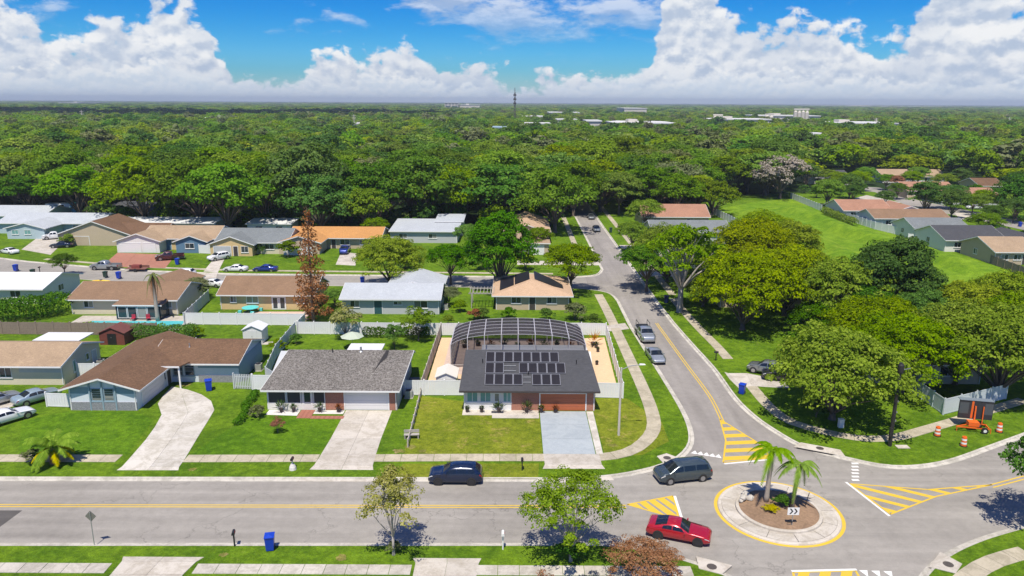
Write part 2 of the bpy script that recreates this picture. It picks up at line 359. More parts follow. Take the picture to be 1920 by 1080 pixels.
RF_PEACH = roof_mat('shingle_peach', ((.50, .345, .225), (.56, .39, .26), (.46, .315, .20)), streak=.1)
RF_ORANGE = roof_mat('shingle_orange', ((.50, .25, .085), (.56, .29, .10), (.44, .22, .08)), streak=.12)
RF_MID = roof_mat('shingle_midgrey', ((.17, .19, .195), (.22, .24, .245), (.16, .175, .18)), streak=.12)
RF_TERRA = roof_mat('shingle_terracotta', ((.36, .19, .125), (.42, .23, .15), (.30, .165, .11)), streak=.15)
RF_WHITE = pmat('roof_white_coating', (.62, .63, .64), .7, noise=(2, .08))
def brick_mat(name, c1, c2, mortar):
    m = bpy.data.materials.new(name); m.use_nodes = True; t = m.node_tree; p = t.nodes['Principled BSDF']; q = NB(t)
    tcn = q.n('ShaderNodeTexCoord'); s3 = q.n('ShaderNodeSeparateXYZ'); t.links.new(tcn.outputs['Object'], s3.inputs[0])
    v = q.comb(q.m('ADD', s3.outputs[0], s3.outputs[1]), s3.outputs[2], 0.0)
    br = q.n('ShaderNodeTexBrick'); t.links.new(v, br.inputs['Vector']); br.inputs['Scale'].default_value = 4.5
    br.inputs['Color1'].default_value = (*c1, 1); br.inputs['Color2'].default_value = (*c2, 1); br.inputs['Mortar'].default_value = (*mortar, 1); br.inputs['Mortar Size'].default_value = 0.02
    t.links.new(br.outputs['Color'], p.inputs['Base Color']); p.inputs['Roughness'].default_value = 0.9
    MATS[name] = m; return m
BRICK = brick_mat('red_brick', (.30, .105, .068), (.40, .16, .105), (.38, .27, .21))
STONE = brick_mat('grey_stone_veneer', (.20, .21, .23), (.33, .34, .36), (.15, .15, .16))
SIDING = pmat('siding_bluewhite', (.62, .67, .72), .7, noise=(3, .04))
STUCCO_W = pmat('stucco_white', (.68, .67, .64), .85, noise=(4, .06), bump=(30, .2))
STUCCO_C = pmat('stucco_cream', (.60, .54, .40), .85, noise=(4, .07), bump=(30, .2))
STUCCO_T = pmat('stucco_tan', (.47, .38, .27), .85, noise=(4, .07), bump=(30, .2))
STUCCO_Y = pmat('stucco_yellow', (.60, .44, .22), .85, noise=(4, .07), bump=(30, .2))
STUCCO_G = pmat('stucco_grey', (.44, .46, .47), .85, noise=(4, .07), bump=(30, .2))
STUCCO_B = pmat('stucco_blue', (.10, .19, .29), .85, noise=(4, .07), bump=(30, .2))
STUCCO_LB = pmat('stucco_pale_blue', (.40, .50, .54), .85, noise=(4, .07), bump=(30, .2))
BLUEWALL = pmat('siding_slate_blue', (.23, .33, .39), .75, noise=(3, .06))
TRIM = pmat('white_trim', (.74, .74, .73), .5)
TRIM_DK = pmat('dark_trim', (.06, .05, .05), .5)
VINYL = pmat('white_vinyl', (.74, .745, .75), .45, noise=(1.2, .06))
WOOD_F = pmat('weathered_wood', (.24, .19, .15), .9, noise=(5, .25))
GLASS = pmat('window_glass', (.03, .045, .055), .06, spec=.6)
def _blinds(m):      # some rooms have pale blinds drawn behind the glass
    t = m.node_tree; q = NB(t); oi = q.n('ShaderNodeObjectInfo'); t.links.new(q.mix(q.smooth(oi.outputs['Random'], .45, .95), (.025, .040, .050, 1), (.26, .26, .24, 1)), t.nodes['Principled BSDF'].inputs['Base Color'])
_blinds(GLASS)
GLASS_T = pmat('window_teal_shutter', (.16, .34, .33), .25, noise=(9, .2))
SCREEN_DK = pmat('insect_screen_dark', (.035, .037, .042), .6)
def screen_mat(name, col, alpha):
    m = bpy.data.materials.new(name); m.use_nodes = True; t = m.node_tree; q = NB(t); t.nodes.clear()
    d = q.n('ShaderNodeBsdfDiffuse'); d.inputs[0].default_value = (*col, 1); tr = q.n('ShaderNodeBsdfTransparent'); mx = q.n('ShaderNodeMixShader')
    mx.inputs[0].default_value = alpha; t.links.new(tr.outputs[0], mx.inputs[1]); t.links.new(d.outputs[0], mx.inputs[2]); o = q.n('ShaderNodeOutputMaterial'); t.links.new(mx.outputs[0], o.inputs[0])
    MATS[name] = m; return m
SCREEN = screen_mat('pool_cage_screen', (.040, .036, .046), .74)
METAL = pmat('galvanised', (.42, .43, .44), .45, .7)
BLACK = pmat('black_plastic', (.018, .018, .02), .5)
BLUEBIN = pmat('blue_plastic', (.008, .045, .42), .4)
GREENBIN = pmat('dark_green_plastic', (.02, .05, .04), .45)
SAND = pmat('sand_gravel', (.62, .45, .28), .95, noise=(3, .12), bump=(14, .5))
MULCH = pmat('mulch', (.24, .155, .095), .95, noise=(5, .35), bump=(12, 1.0))
GRAVEL_W = pmat('white_gravel', (.62, .60, .57), .95, noise=(9, .2), bump=(18, .8))
BARK = pmat('bark', (.135, .105, .082), .95, noise=(7, .3), bump=(10, .8))
BARK_G = pmat('bark_grey', (.33, .30, .27), .95, noise=(6, .25), bump=(10, .6))
PALMBARK = pmat('palm_bark', (.36, .31, .26), .9, noise=(9, .2), bump=(9, .6))
POOL = pmat('pool_water', (.10, .52, .56), .05, spec=.6)
def leaf_mat(name, c_dark, c_mid, c_light, trans=0.25, var=0.3):
    """leaf tone varies leaf by leaf and tree by tree"""
    m = bpy.data.materials.new(name); m.use_nodes = True; t = m.node_tree; q = NB(t); t.nodes.clear()
    g = q.n('ShaderNodeNewGeometry'); oi = q.n('ShaderNodeObjectInfo'); tcn = q.n('ShaderNodeTexCoord')
    cl = q.noise(tcn.outputs['Object'], 0.55, 3, 0.6)
    f = q.m('ADD', q.m('MULTIPLY', g.outputs['Random Per Island'], 0.55), q.m('MULTIPLY', cl, 0.75))
    c = q.mix(q.smooth(f, 0.25, 0.70), (*c_dark, 1), (*c_mid, 1)); c = q.mix(q.smooth(f, 0.66, 1.0), c, (*c_light, 1))
    wn = q.n('ShaderNodeTexWhiteNoise', noise_dimensions='3D'); t.links.new(oi.outputs['Location'], wn.inputs['Vector'])
    hsv = q.n('ShaderNodeHueSaturation'); t.links.new(c, hsv.inputs['Color'])
    s3 = q.n('ShaderNodeSeparateColor'); t.links.new(wn.outputs['Color'], s3.inputs[0])
    q.set(hsv.inputs['Hue'], q.lin(s3.outputs[0], 0, 1, 0.5 - 0.02 * var / .3, 0.5 + 0.03 * var / .3))
    q.set(hsv.inputs['Value'], q.lin(s3.outputs[1], 0, 1, 1 - var, 1 + var)); q.set(hsv.inputs['Saturation'], q.lin(s3.outputs[2], 0, 1, 0.92, 1.15))
    d = q.n('ShaderNodeBsdfDiffuse'); tr = q.n('ShaderNodeBsdfTranslucent'); mx = q.n('ShaderNodeMixShader'); mx.inputs[0].default_value = trans
    t.links.new(hsv.outputs[0], d.inputs[0])
    yel = q.mix(1.0, hsv.outputs[0], (1.12, 1.22, 0.55, 1), 'MULTIPLY'); t.links.new(yel, tr.inputs[0])
    t.links.new(d.outputs[0], mx.inputs[1]); t.links.new(tr.outputs[0], mx.inputs[2]); o = q.n('ShaderNodeOutputMaterial'); t.links.new(mx.outputs[0], o.inputs[0])
    MATS[name] = m; return m
LF_OAK = leaf_mat('leaves_oak', (.075, .138, .016), (.150, .240, .030), (.235, .330, .050), .38, .26)
LF_DARK = leaf_mat('leaves_dark', (.044, .102, .018), (.088, .172, .028), (.145, .235, .044), .34, .2)
LF_YEL = leaf_mat('leaves_yellow_green', (.130, .182, .010), (.232, .300, .015), (.35, .41, .03), .38, .12)
LF_LIME = leaf_mat('leaves_lime', (.108, .175, .010), (.192, .292, .016), (.30, .40, .035), .40, .10)
LF_VIVID = leaf_mat('leaves_vivid', (.045, .110, .012), (.085, .190, .020), (.140, .265, .035), .32, .1)
LF_OLIVE = leaf_mat('leaves_olive', (.105, .125, .045), (.175, .205, .085), (.245, .27, .12), .28, .18)
LF_MOSS = leaf_mat('leaves_moss_grey', (.22, .19, .155), (.36, .31, .26), (.46, .41, .35), .15, .05)
LF_RUST = leaf_mat('leaves_rust', (.20, .080, .030), (.36, .155, .060), (.46, .25, .12), .25, .06)
LF_RED = leaf_mat('leaves_crepe', (.24, .085, .050), (.32, .13, .075), (.20, .16, .05), .25, .1)
LF_BROWN = leaf_mat('leaves_dry_bronze', (.20, .095, .055), (.33, .17, .10), (.44, .27, .17), .25, .1)
LF_PALE = leaf_mat('leaves_pale', (.20, .21, .055), (.34, .33, .11), (.50, .47, .24), .35, .1)
LF_PALM = leaf_mat('leaves_palm', (.12, .22, .025), (.21, .34, .045), (.33, .46, .08), .35, .06)
LF_PALMY = leaf_mat('leaves_palm_yellow', (.30, .28, .012), (.46, .40, .02), (.55, .47, .05), .3, .05)
LF_WOODS = leaf_mat('leaves_woods', (.092, .158, .020), (.178, .275, .038), (.27, .365, .06), .40, .30)

# ---------------------------------------------------------------- the ground and streets
ROADZ = -0.120
g = MB(); S_ = 30000
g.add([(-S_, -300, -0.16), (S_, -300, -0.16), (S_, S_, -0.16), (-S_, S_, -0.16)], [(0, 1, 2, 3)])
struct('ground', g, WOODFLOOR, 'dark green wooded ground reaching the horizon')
main_road = struct('road', MB().add([(-220, 30, ROADZ), (200, 30, ROADZ), (200, 66, ROADZ), (-220, 66, ROADZ)], [(0, 1, 2, 3)]), ASPH, 'worn grey asphalt street with roundabout')
struct('road', MB().add([(14, 66, ROADZ), (60, 66, ROADZ), (60, 86, ROADZ), (29, 118, ROADZ), (29, 360, ROADZ), (14, 360, ROADZ)], [(0, 1, 2, 3, 4, 5)]), ASPH_Y, 'straight residential side street with double yellow line')
struct('road', MB().add([(-160, 120, ROADZ), (14, 120, ROADZ), (14, 144, ROADZ), (-160, 175, ROADZ)], [(0, 1, 2, 3)]), ASPH, 'quiet back street behind the first row of houses')
# kerb lines (plan, metres)
nw_corner = [(1.99, 60.37), (4.84, 60.40), (7.23, 60.62), (10.20, 61.34), (13.07, 62.59), (15.19, 64.09), (16.72, 65.99), (17.77, 68.34), (18.37, 71.88), (18.55, 77.08), (18.35, 86.19), (17.97, 97.48), (17.66, 107.56)]
KNW = [(-200, 59.6), (-60, 59.9)] + cr(nw_corner, 6) + [(17.8, 122.0)] + cr([(17.8, 122.0), (16.8, 127.5), (12.5, 130.3)], 5) + [(-25, 131.3), (-50, 131.5), (-75, 134), (-100, 141), (-160, 165)]
KNE_bot = [(24.68, 108.52), (25.17, 97.60), (25.63, 88.75), (25.54, 79.64), (25.98, 74.99), (26.74, 71.72), (28.26, 67.74), (29.88, 66.02), (31.62, 64.82), (34.55, 63.25), (37.63, 63.18), (41.43, 64.39), (46.14, 66.90), (49.91, 68.96), (55.55, 71.94), (63.79, 75.48)]
KNE = [(25.4, 330), (24.6, 200), (24.5, 120)] + cr(KNE_bot, 6)
KSW = [(-200, 49.7), (-60, 49.7)] + [(-38.41, 49.77), (-2.32, 50.10), (6.97, 50.19)] + cr([(6.97, 50.19), (9.33, 49.79), (11.56, 48.92), (13.66, 47.76), (15.40, 46.39), (16.27, 44.91)], 5) + [(12.4, 38)]
KSE = cr([(28.16, 45.01), (29.44, 46.51), (30.97, 47.91), (33.25, 49.52), (36.21, 51.10), (39.29, 52.38), (42.94, 53.72), (48.69, 55.64)], 6)
KN2 = [(-160, 176), (-100, 151), (-75, 143.5), (-55, 140.8), (-30, 140.2), (10, 139.3)] + cr([(10, 139.3), (16, 141.2), (18.0, 146.5)], 5) + [(18.3, 200), (18.8, 330)]
def block(name, pts, mat, label): return struct(name, MB().add([(p[0], p[1], 0.0) for p in pts], [tuple(range(len(pts)))]), mat, label)
block('lawn', KNW + [(-200, 165)], LAWN, 'green lawns of the block behind the street')
block('lawn', KN2 + [(18.8, 335), (8, 335), (6, 203), (-260, 206), (-260, 176)], LAWN, 'green lawns of the block beyond the back street')
block('lawn', list(reversed(KNE)) + [] + [(25.4, 335), (34, 335), (36, 232), (70, 268), (260, 330), (420, 330), (420, 78)], LAWN, 'green lawns beside the side street')
block('lawn', list(reversed(KSW)) + [(-200, 30), (12.4, 30)], LAWN, 'green verge on the near side of the street')
block('lawn', list(reversed(KSE)) + [(KSE[0][0], 30), (120, 30)], LAWN, 'green corner verge beside the roundabout')
def kerb(pts, side, label):
    """gutter pan on the road side, upstand on the lawn side; side=+1: the lawn lies to the left of the line"""
    s = side; pr = [(-0.40 * s, ROADZ + .004), (-0.06 * s, ROADZ + .012), (-0.02 * s, 0.005), (0.0, 0.022), (0.17 * s, 0.022), (0.18 * s, -0.06)]
    if s < 0: pr = pr[::-1]
    return struct('kerb', ribbon(MB(), resample(pts, 1.2), pr), KERB, label)
kerb(KNW, 1, 'pale concrete kerb along the houses'); kerb(KNE, 1, 'pale concrete kerb curving round the far corner')
kerb(KSW, -1, 'pale concrete kerb on the near verge'); kerb(KSE, -1, 'pale concrete kerb round the near corner'); kerb(KN2, 1, 'pale concrete kerb of the back street')
# ---------------------------------------------------------------- sidewalks: each slab a piece
def sidewalk(line, width, label, skip=(), mat=CONC_WALK, step=1.55):
    root = bpy.data.objects.new('sidewalk', None); COL.objects.link(root); root['kind'] = 'structure'; root['label'] = label
    P2 = resample(line, step); N = normals2(P2); gap = 0.035
    for i in range(len(P2) - 1):
        a, c = P2[i], P2[i + 1]
        mx = (a + c) / 2
        if any(x0 <= mx.x <= x1 and y0 <= mx.y <= y1 for x0, x1, y0, y1 in skip): continue
        d = (c - a); L = d.length; u = gap / L
        a2, c2 = a.lerp(c, u / 2), c.lerp(a, u / 2); h = R_.uniform(-.004, .006)
        q = [a2 - N[i] * width / 2, c2 - N[i + 1] * width / 2, c2 + N[i + 1] * width / 2, a2 + N[i] * width / 2]
        cen = sum(q, Vector((0, 0))) / 4
        MB().prism([(p - cen)[:] for p in q], -0.05, 0.032 + h).build('slab', mat, root, loc=(cen.x, cen.y, 0))
    return root
walk_n = [(-120, 63.3), (-60, 63.6), (-30, 63.8)] + cr([(-12.93, 64.10), (-2.93, 64.32), (5.11, 64.41), (8.64, 64.56), (11.33, 65.70), (13.42, 68.28), (14.74, 71.44), (15.28, 76.29), (15.42, 83.13), (15.40, 92.61), (15.36, 105.35), (15.30, 115.79), (15.07, 126.08)], 6)
sidewalk(walk_n, 1.45, 'tan concrete sidewalk past the solar roofed house and round its corner', skip=[(-36.4, -30.2, 60, 66), (-18.3, -12.9, 60, 66), (3.0, 8.4, 60, 66), (-70, -58, 60, 66)])
walk_ne = cr([(27.54, 123.43), (27.60, 115.09), (27.83, 105.84), (28.26, 97.65), (28.33, 89.96), (28.38, 82.29), (28.45, 77.21), (29.15, 73.35), (30.87, 71.25), (32.99, 69.75), (35.52, 68.79), (38.65, 69.19), (42.22, 70.87), (46.46, 73.03), (51.03, 75.45), (58.11, 79.14)], 5)
sidewalk(walk_ne, 1.35, 'tan concrete sidewalk curving behind the dark utility pole', skip=[(27.6, 33.6, 84.0, 92.8)])
sidewalk([(28.0, 126), (28.6, 260)], 1.3, 'narrow far sidewalk beside the side street', skip=[(27, 30, 140, 145), (27, 30, 168, 173)])
sidewalk([(-120, 46.9), (13.0, 46.9)], 1.15, 'pale concrete sidewalk on the near verge', skip=[(-28.6, -22.4, 40, 50), (-7.2, -2.2, 40, 50)], mat=CONC)
sidewalk([(14.6, 150), (15.0, 240)], 1.3, 'narrow sidewalk beyond the back street corner')
sidewalk(cr([(31.38, 45.62), (33.43, 47.17), (35.79, 48.47), (38.63, 49.50)], 5), 1.4, 'tan sidewalk piece on the near corner verge')
sidewalk([(-98, 153.4), (-75, 146.3), (-55, 143.6), (-30, 142.9), (8, 142.0)], 1.1, 'pale sidewalk across the back street')
# ---------------------------------------------------------------- driveways: concrete bays cut by joints
def driveway(left, right, label, mat, apron=True, cols=1):
    """left / right edge points, from the house to the street"""
    root = bpy.data.objects.new('driveway', None); COL.objects.link(root); root['kind'] = 'structure'; root['label'] = label
    n = len(left)
    for i in range(n - 1):
        for c in range(cols):
            t0, t1 = c / cols, (c + 1) / cols
            l0, r0, l1, r1 = [Vector(p) for p in (left[i], right[i], left[i + 1], right[i + 1])]
            q = [l0.lerp(r0, t0), l1.lerp(r1, t0), l1.lerp(r1, t1), l0.lerp(r0, t1)]
            cen = sum(q, Vector((0, 0))) / 4
            q = [(p - cen) * 0.992 for p in q]
            last = apron and i == n - 2
            zt = [0.036, 0.036 if not last else ROADZ + .03, 0.036 if not last else ROADZ + .03, 0.036]
            MB().prism([p[:] for p in q], -0.14 if last else -0.05, zt).build('slab', mat, root, loc=(cen.x, cen.y, 0))
    return root
driveway([(3.05, 75.2), (3.05, 71.8), (3.05, 68.4), (3.05, 65.1)], [(8.05, 75.2), (8.05, 71.8), (8.05, 68.4), (8.05, 65.1)], 'blue grey painted concrete driveway at the solar house', CONC_B, apron=False)
driveway([(3.05, 65.1), (3.1, 63.0), (2.3, 60.2)], [(8.4, 65.1), (8.4, 63.0), (9.2, 60.3)], 'pale concrete apron of the solar house driveway', CONC_W)
driveway([(8.10, 75.2), (8.10, 70.0), (8.10, 65.1)], [(8.85, 75.2), (8.80, 70.0), (8.75, 65.1)], 'white concrete strip beside the blue grey driveway', CONC_N, apron=False)
driveway([(-17.9, 75.2), (-17.9, 71.7), (-17.9, 68.2), (-18.0, 64.8), (-18.1, 62.6), (-18.9, 59.8)], [(-12.9, 75.2), (-12.9, 71.7), (-12.9, 68.2), (-12.8, 64.8), (-12.7, 62.6), (-12.0, 59.8)], 'stained pale driveway of the weathered grey roofed house', CONC_W, cols=2)
driveway([(-39.71, 81.84), (-39.45, 79.07), (-38.99, 76.76), (-37.20, 73.75), (-36.51, 70.80), (-36.01, 67.70), (-35.61, 63.52), (-35.51, 62.06), (-36.15, 60.06)], [(-37.43, 80.87), (-35.25, 79.44), (-33.43, 77.59), (-32.10, 75.09), (-31.69, 72.45), (-31.22, 68.97), (-30.42, 63.58), (-30.28, 62.11), (-29.66, 60.13)], 'curving white concrete driveway of the brown roofed house', CONC_N, cols=2)
driveway([(-28.2, 30), (-28.2, 40), (-28.2, 46.2), (-28.2, 47.7), (-29.0, 49.9)], [(-23.1, 30), (-23.1, 40), (-23.1, 46.2), (-22.8, 47.7), (-21.6, 49.9)], 'pale concrete driveway apron on the near verge by the blue bin', CONC_W, cols=2)
driveway([(-6.9, 42), (-6.9, 46.2), (-6.9, 47.7), (-7.9, 49.95)], [(-2.4, 42), (-2.4, 46.2), (-2.3, 47.7), (-1.7, 49.95)], 'pale concrete driveway apron beside the white mailbox', CONC_W, cols=2)
driveway([(-6.9, 30), (-6.9, 41.9)], [(-2.4, 30), (-2.4, 41.9)], 'blue grey painted near driveway', CONC_B, apron=False)
driveway([(33.01, 85.14), (31.31, 85.83), (29.14, 87.28), (26.82, 87.24), (25.73, 89.14)], [(32.66, 82.35), (30.25, 82.66), (28.46, 82.97), (27.23, 82.44), (25.55, 80.28)], 'concrete driveway under the trees beside the side street', CONC_W)
driveway([(-72.0, 79), (-66.5, 79), (-66.5, 70), (-66.5, 63), (-67, 59.8)], [(-54.0, 79), (-54.2, 76), (-57.0, 70), (-59.5, 63), (-59, 59.8)], 'wide concrete driveway with parked pale cars', CONC_W, cols=2)
driveway([(-37.96, 162.86), (-36.56, 152.61), (-35.09, 141.63)], [(-33.71, 160.58), (-32.36, 151.64), (-30.77, 140.80)], 'pale driveway of the orange roofed house', CONC_W)
driveway([(-63.72, 157.46), (-60.77, 144.35), (-59.32, 137.43)], [(-60.95, 155.27), (-57.61, 142.98), (-55.68, 136.63)], 'pale driveway of the grey green roofed house', CONC_W)
driveway([(-86.44, 160.36), (-82.41, 146.28)], [(-72.73, 158.37), (-69.05, 145.12)], 'red brick paver driveway at the blue gabled house', PAVER, apron=False, cols=3)
driveway([(-116.55, 182.45), (-109.39, 163.38)], [(-105.82, 174.00), (-99.42, 157.67)], 'pale driveway of the brown back street house', CONC_W, apron=False)
driveway([(13.42, 106.93), (17.18, 108.66)], [(13.82, 104.27), (17.38, 105.65)], 'short concrete driveway apron beside the pool house fence', CONC_W, apron=False)
driveway([(25.0, 140.2), (40, 140.2)], [(25.0, 144.2), (40, 144.2)], 'pale driveway crossing the far sidewalk', CONC_W, apron=False)
driveway([(25.0, 168.4), (44, 168.4)], [(25.0, 172.4), (44, 172.4)], 'long pale driveway farther up the side street', CONC_W, apron=False)
driveway([(1.0, 150.0), (18, 150.0)], [(1.0, 154.0), (18, 154.0)], 'pale driveway at the peach roofed house past the back street', CONC_W, apron=False)
# sheets of other ground, 4 mm apart
def sheet(name, pts, z, mat, label): return struct(name, MB().add([(p[0], p[1], z) for p in pts], [tuple(range(len(pts)))]), mat, label)
sheet('lawn', [(-10.2, 64.7), (3.0, 64.7), (3.0, 75.0), (-10.6, 79.6)], .006, LAWN_DRY, 'yellowish front lawn of the solar house')
sheet('lawn', [(8.9, 64.8), (12.5, 65.0), (15.6, 68.0), (15.8, 72.5), (13.1, 79.0), (8.9, 79.0)], .006, LAWN_DRY, 'lawn at the corner with the lamp post')
sheet('lawn', [(-10.2, 60.3), (-10.0, 63.0), (2.6, 63.2), (2.4, 60.3)], .005, LAWN_DRY, 'dry verge in front of the solar house')
sheet('lawn', [(-46.5, 64.6), (-36.2, 64.6), (-37.5, 72.5), (-40.4, 74.6), (-47.5, 74.6), (-51, 72)], .006, LAWN_LUSH, 'lush front lawn of the gabled house')
sheet('lawn', [(-30.3, 64.6), (-18.0, 64.7), (-18.0, 72.6), (-27.5, 74.8)], .006, LAWN_LUSH, 'lush front lawn of the grey roofed house')
sheet('side_yard', [(9.6, 79.4), (12.3, 79.4), (13.2, 101.5), (9.9, 101.0)], .010, SAND, 'sandy gravel side yard inside the white fence')
sheet('side_yard', [(-10.0, 80.2), (-5.7, 80.2), (-7.0, 101.0), (-10.0, 101.0)], .010, SAND, 'sandy gravel strip by the small shed')
sheet('patio', [(-8.6, 86.4), (9.9, 86.4), (9.9, 100.6), (-8.6, 100.6)], .014, pmat('pool_deck_pink', (.52, .40, .34), .8, noise=(2, .1)), 'pinkish pool deck inside the screen enclosure')
sheet('pool', cr([(-3, 90.5), (4, 89.8), (6.2, 92.5), (4.0, 96), (-2, 96.4), (-4.6, 93.5)], 6, True), .020, POOL, 'turquoise pool under the screen enclosure')
sheet('patio', [(-42, 110.2), (-31.8, 110.6), (-31.5, 114.2), (-42.4, 113.9)], .008, pmat('patio_pink', (.55, .40, .31), .85, noise=(2, .12)), 'pink patio behind the brown roofed house')
sheet('dry_ground', [(-48.0, 107.2), (-31.4, 107.6), (-31.2, 110.5), (-48.5, 110.2)], .007, pmat('dry_dirt', (.40, .30, .16), .95, noise=(2, .2)), 'bare dry soil along the back fence')
sheet('pool', [(-64.5, 105.2), (-49.0, 105.4), (-49.5, 108.6), (-63.5, 108.4)], .012, POOL, 'turquoise pool behind the weathered wood fence')
sheet('patio', [(-66, 103.8), (-48, 104.0), (-48.5, 111.5), (-66.5, 111.2)], .008, CONC_W, 'white pool deck behind the tan roofed house')
sheet('patio', [(-51.5, 96.9), (-31.9, 97.6), (-31.4, 98.9), (-51, 98.0)], .008, CONC_W, 'white strip of concrete behind the brown roofed house')
sheet('asphalt_patch', [(-41.76, 54.78), (-39.94, 54.80), (-40.14, 52.35), (-52, 52.4), (-52, 54.6)], ROADZ + .003, ASPH_DK, 'dark repair patch in the street')
# drainage corridor: raised grass banks with a shallow channel
berm_l = cr([(53, 150), (60, 170), (66, 200), (72, 235), (78, 270)], 5); 
def berm(line, w, h, label):
    P2 = resample(line, 6.0); N = normals2(P2); prof = [(-1, 0.006), (-.75, .25), (-.5, .7), (-.25, .95), (0, 1.0), (.25, .95), (.5, .7), (.75, .25), (1, .006)]
    vs = []; fs = []; k = len(prof)
    for i, (p, nn) in enumerate(zip(P2, N)):
        e = min(1.0, i / 3, (len(P2) - 1 - i) / 3)
        for o, z in prof:
            q = p + nn * o * w / 2; vs.append((q.x, q.y, .006 + max(z - .006, 0) * h * e))
    for i in range(len(P2) - 1):
        for j in range(k - 1): fs.append((i * k + j, i * k + j + 1, (i + 1) * k + j + 1, (i + 1) * k + j))
    mb = MB(); mb.smooth = True; mb.add(vs, fs); return struct('grass_bank', mb, LAWN_BERM, label)
sheet('meadow', [(64.67, 234.77), (83.31, 253.70), (101.35, 263.13), (99.30, 216.00), (97.85, 182.82), (99.21, 166.55), (100.81, 141.11), (73.61, 100.77), (64.55, 111.25), (59.11, 117.28), (59.59, 140.16), (63.86, 184.06)], .007, LAWN_BERM, 'bright green open grass corridor between the back yards')
berm([(82.50, 114.58), (72.07, 124.34), (69.97, 140.40), (70.27, 160.96), (73.63, 196.43), (74.04, 235.12)], 12, 2.4, 'low bright green grass bank along the drainage channel')
berm([(94.09, 130.42), (92.34, 150.56), (90.04, 167.55), (87.19, 188.63), (87.51, 217.65), (85.59, 244.34)], 9, 1.8, 'second low grass bank by the white back yard fences')
# ---------------------------------------------------------------- road markings
def marking(name, label): 
    o = bpy.data.objects.new(name, None); COL.objects.link(o); o['kind'] = 'structure'; o['label'] = label; return o
MZ = ROADZ + .006
def flat(mb, pts, z=MZ): 
    a = sum(pts[i][0] * pts[(i + 1) % len(pts)][1] - pts[(i + 1) % len(pts)][0] * pts[i][1] for i in range(len(pts)))
    if a < 0: pts = pts[::-1]
    return mb.add([(p[0], p[1], z) for p in pts], [tuple(range(len(pts)))])
def line_mark(parent, pts, w, mat, name='stripe', z=MZ):
    mb = MB(); P2 = [Vector(p) for p in pts]; ribbon(mb, P2, [(w / 2, z), (-w / 2, z)][::-1]); mb.f = [f[::-1] if False else f for f in mb.f]; return mb.build(name, mat, parent)
def hatch(poly, label, n, direction, w, inner=True):
    """striped painted area: outline lines and each bar clipped to the polygon"""
    root = marking('road_marking', label)
    m = len(poly)
    for i in range(m): line_mark(root, [poly[i], poly[(i + 1) % m]], .16, YEL, 'edge_line', MZ + .003)
    d = Vector(direction).normalized(); nn = Vector((-d.y, d.x)); t = [Vector(p).dot(nn) for p in poly]; lo, hi = min(t), max(t); pitch = (hi - lo) / n
    for k in range(n):
        a, c = lo + pitch * (k + .22), lo + pitch * (k + .22) + w
        q = [Vector(p) for p in poly]
        for s, lim in ((1, a), (-1, -c)):
            out = []
            for i in range(len(q)):
                p0, p1 = q[i], q[(i + 1) % len(q)]; v0, v1 = s * p0.dot(nn) - lim, s * p1.dot(nn) - lim
                if v0 >= 0: out.append(p0)
                if v0 * v1 < 0: out.append(p0.lerp(p1, v0 / (v0 - v1)))
            q = out
            if not q: break
        if len(q) >= 3: flat(MB(), [p[:] for p in q]).build('bar', YEL, root)
    return root
cl = marking('road_marking', 'double yellow centre line of the main street')
line_mark(cl, [(-200, 55.0), (-60, 55.25), (-2, 55.62), (9.6, 55.75)], .13, YEL); line_mark(cl, [(-200, 55.32), (-60, 55.57), (-2, 55.94), (9.6, 56.1)], .13, YEL)
hatch([(9.73, 56.21), (13.54, 54.03), (13.77, 55.91), (13.86, 57.65)], 'yellow hatched wedge before the roundabout on the main street', 5, (0.55, -1), .62)
hatch([(22.18, 73.67), (21.38, 68.51), (19.84, 63.84), (24.64, 64.76), (24.51, 67.83)], 'yellow hatched wedge at the mouth of the side street', 6, (1, .10), .78)
hatch([(29.90, 59.93), (31.12, 54.92), (36.41, 57.79), (42.51, 59.87), (36.36, 58.97)], 'yellow hatched wedge on the roundabout arm by the orange barrels', 7, (1, -.62), .5)
hatch([(20.26, 47.04), (24.83, 47.26), (24.55, 43.72), (19.30, 43.13)], 'yellow hatched area at the near roundabout exit', 4, (.55, 1), .7)
sl_ = marking('road_marking', 'double yellow line climbing the side street')
l0 = cr([(22.15, 73.13), (22.58, 79.89), (22.34, 89.02), (22.14, 97.45), (21.89, 109.15)], 5)
line_mark(sl_, l0, .12, YEL); line_mark(sl_, [(p[0] + .3, p[1]) for p in l0], .12, YEL)
el_ = marking('road_marking', 'yellow line leading out along the eastern arm')
line_mark(el_, cr([(42.37, 59.87), (43.83, 60.46), (47.08, 61.77), (55.16, 64.78)], 4), .14, YEL); line_mark(el_, cr([(42.31, 59.40), (43.76, 59.98), (46.99, 61.27), (55.01, 64.24)], 4), .14, YEL)
for i, (a, c) in enumerate([((14.00, 57.65), (13.82, 53.95)), ((19.85, 63.53), (24.77, 64.54)), ((29.74, 60.21), (30.88, 54.60)), ((20.19, 47.16), (24.97, 47.39))]):
    mk = marking('road_marking', ['white line closing the western hatch', 'white line closing the side street hatch', 'white line closing the eastern hatch', 'white line closing the near hatch'][i]); line_mark(mk, [a, c], .22, WHT, z=MZ + .007)
yt = marking('road_marking', 'row of white yield triangles across the side street')
a, c = Vector((17.27, 65.67)), Vector((19.87, 64.71))
for k in range(5):
    p = a.lerp(c, (k + .5) / 5); d = (c - a).normalized(); q = Vector((-d.y, d.x)); flat(MB(), [(p - d * .34)[:], (p + d * .34)[:], (p + q * .75)[:]]).build('yield_tooth', WHT, yt)
yt = marking('road_marking', 'ladder of short white bars across the eastern arm')
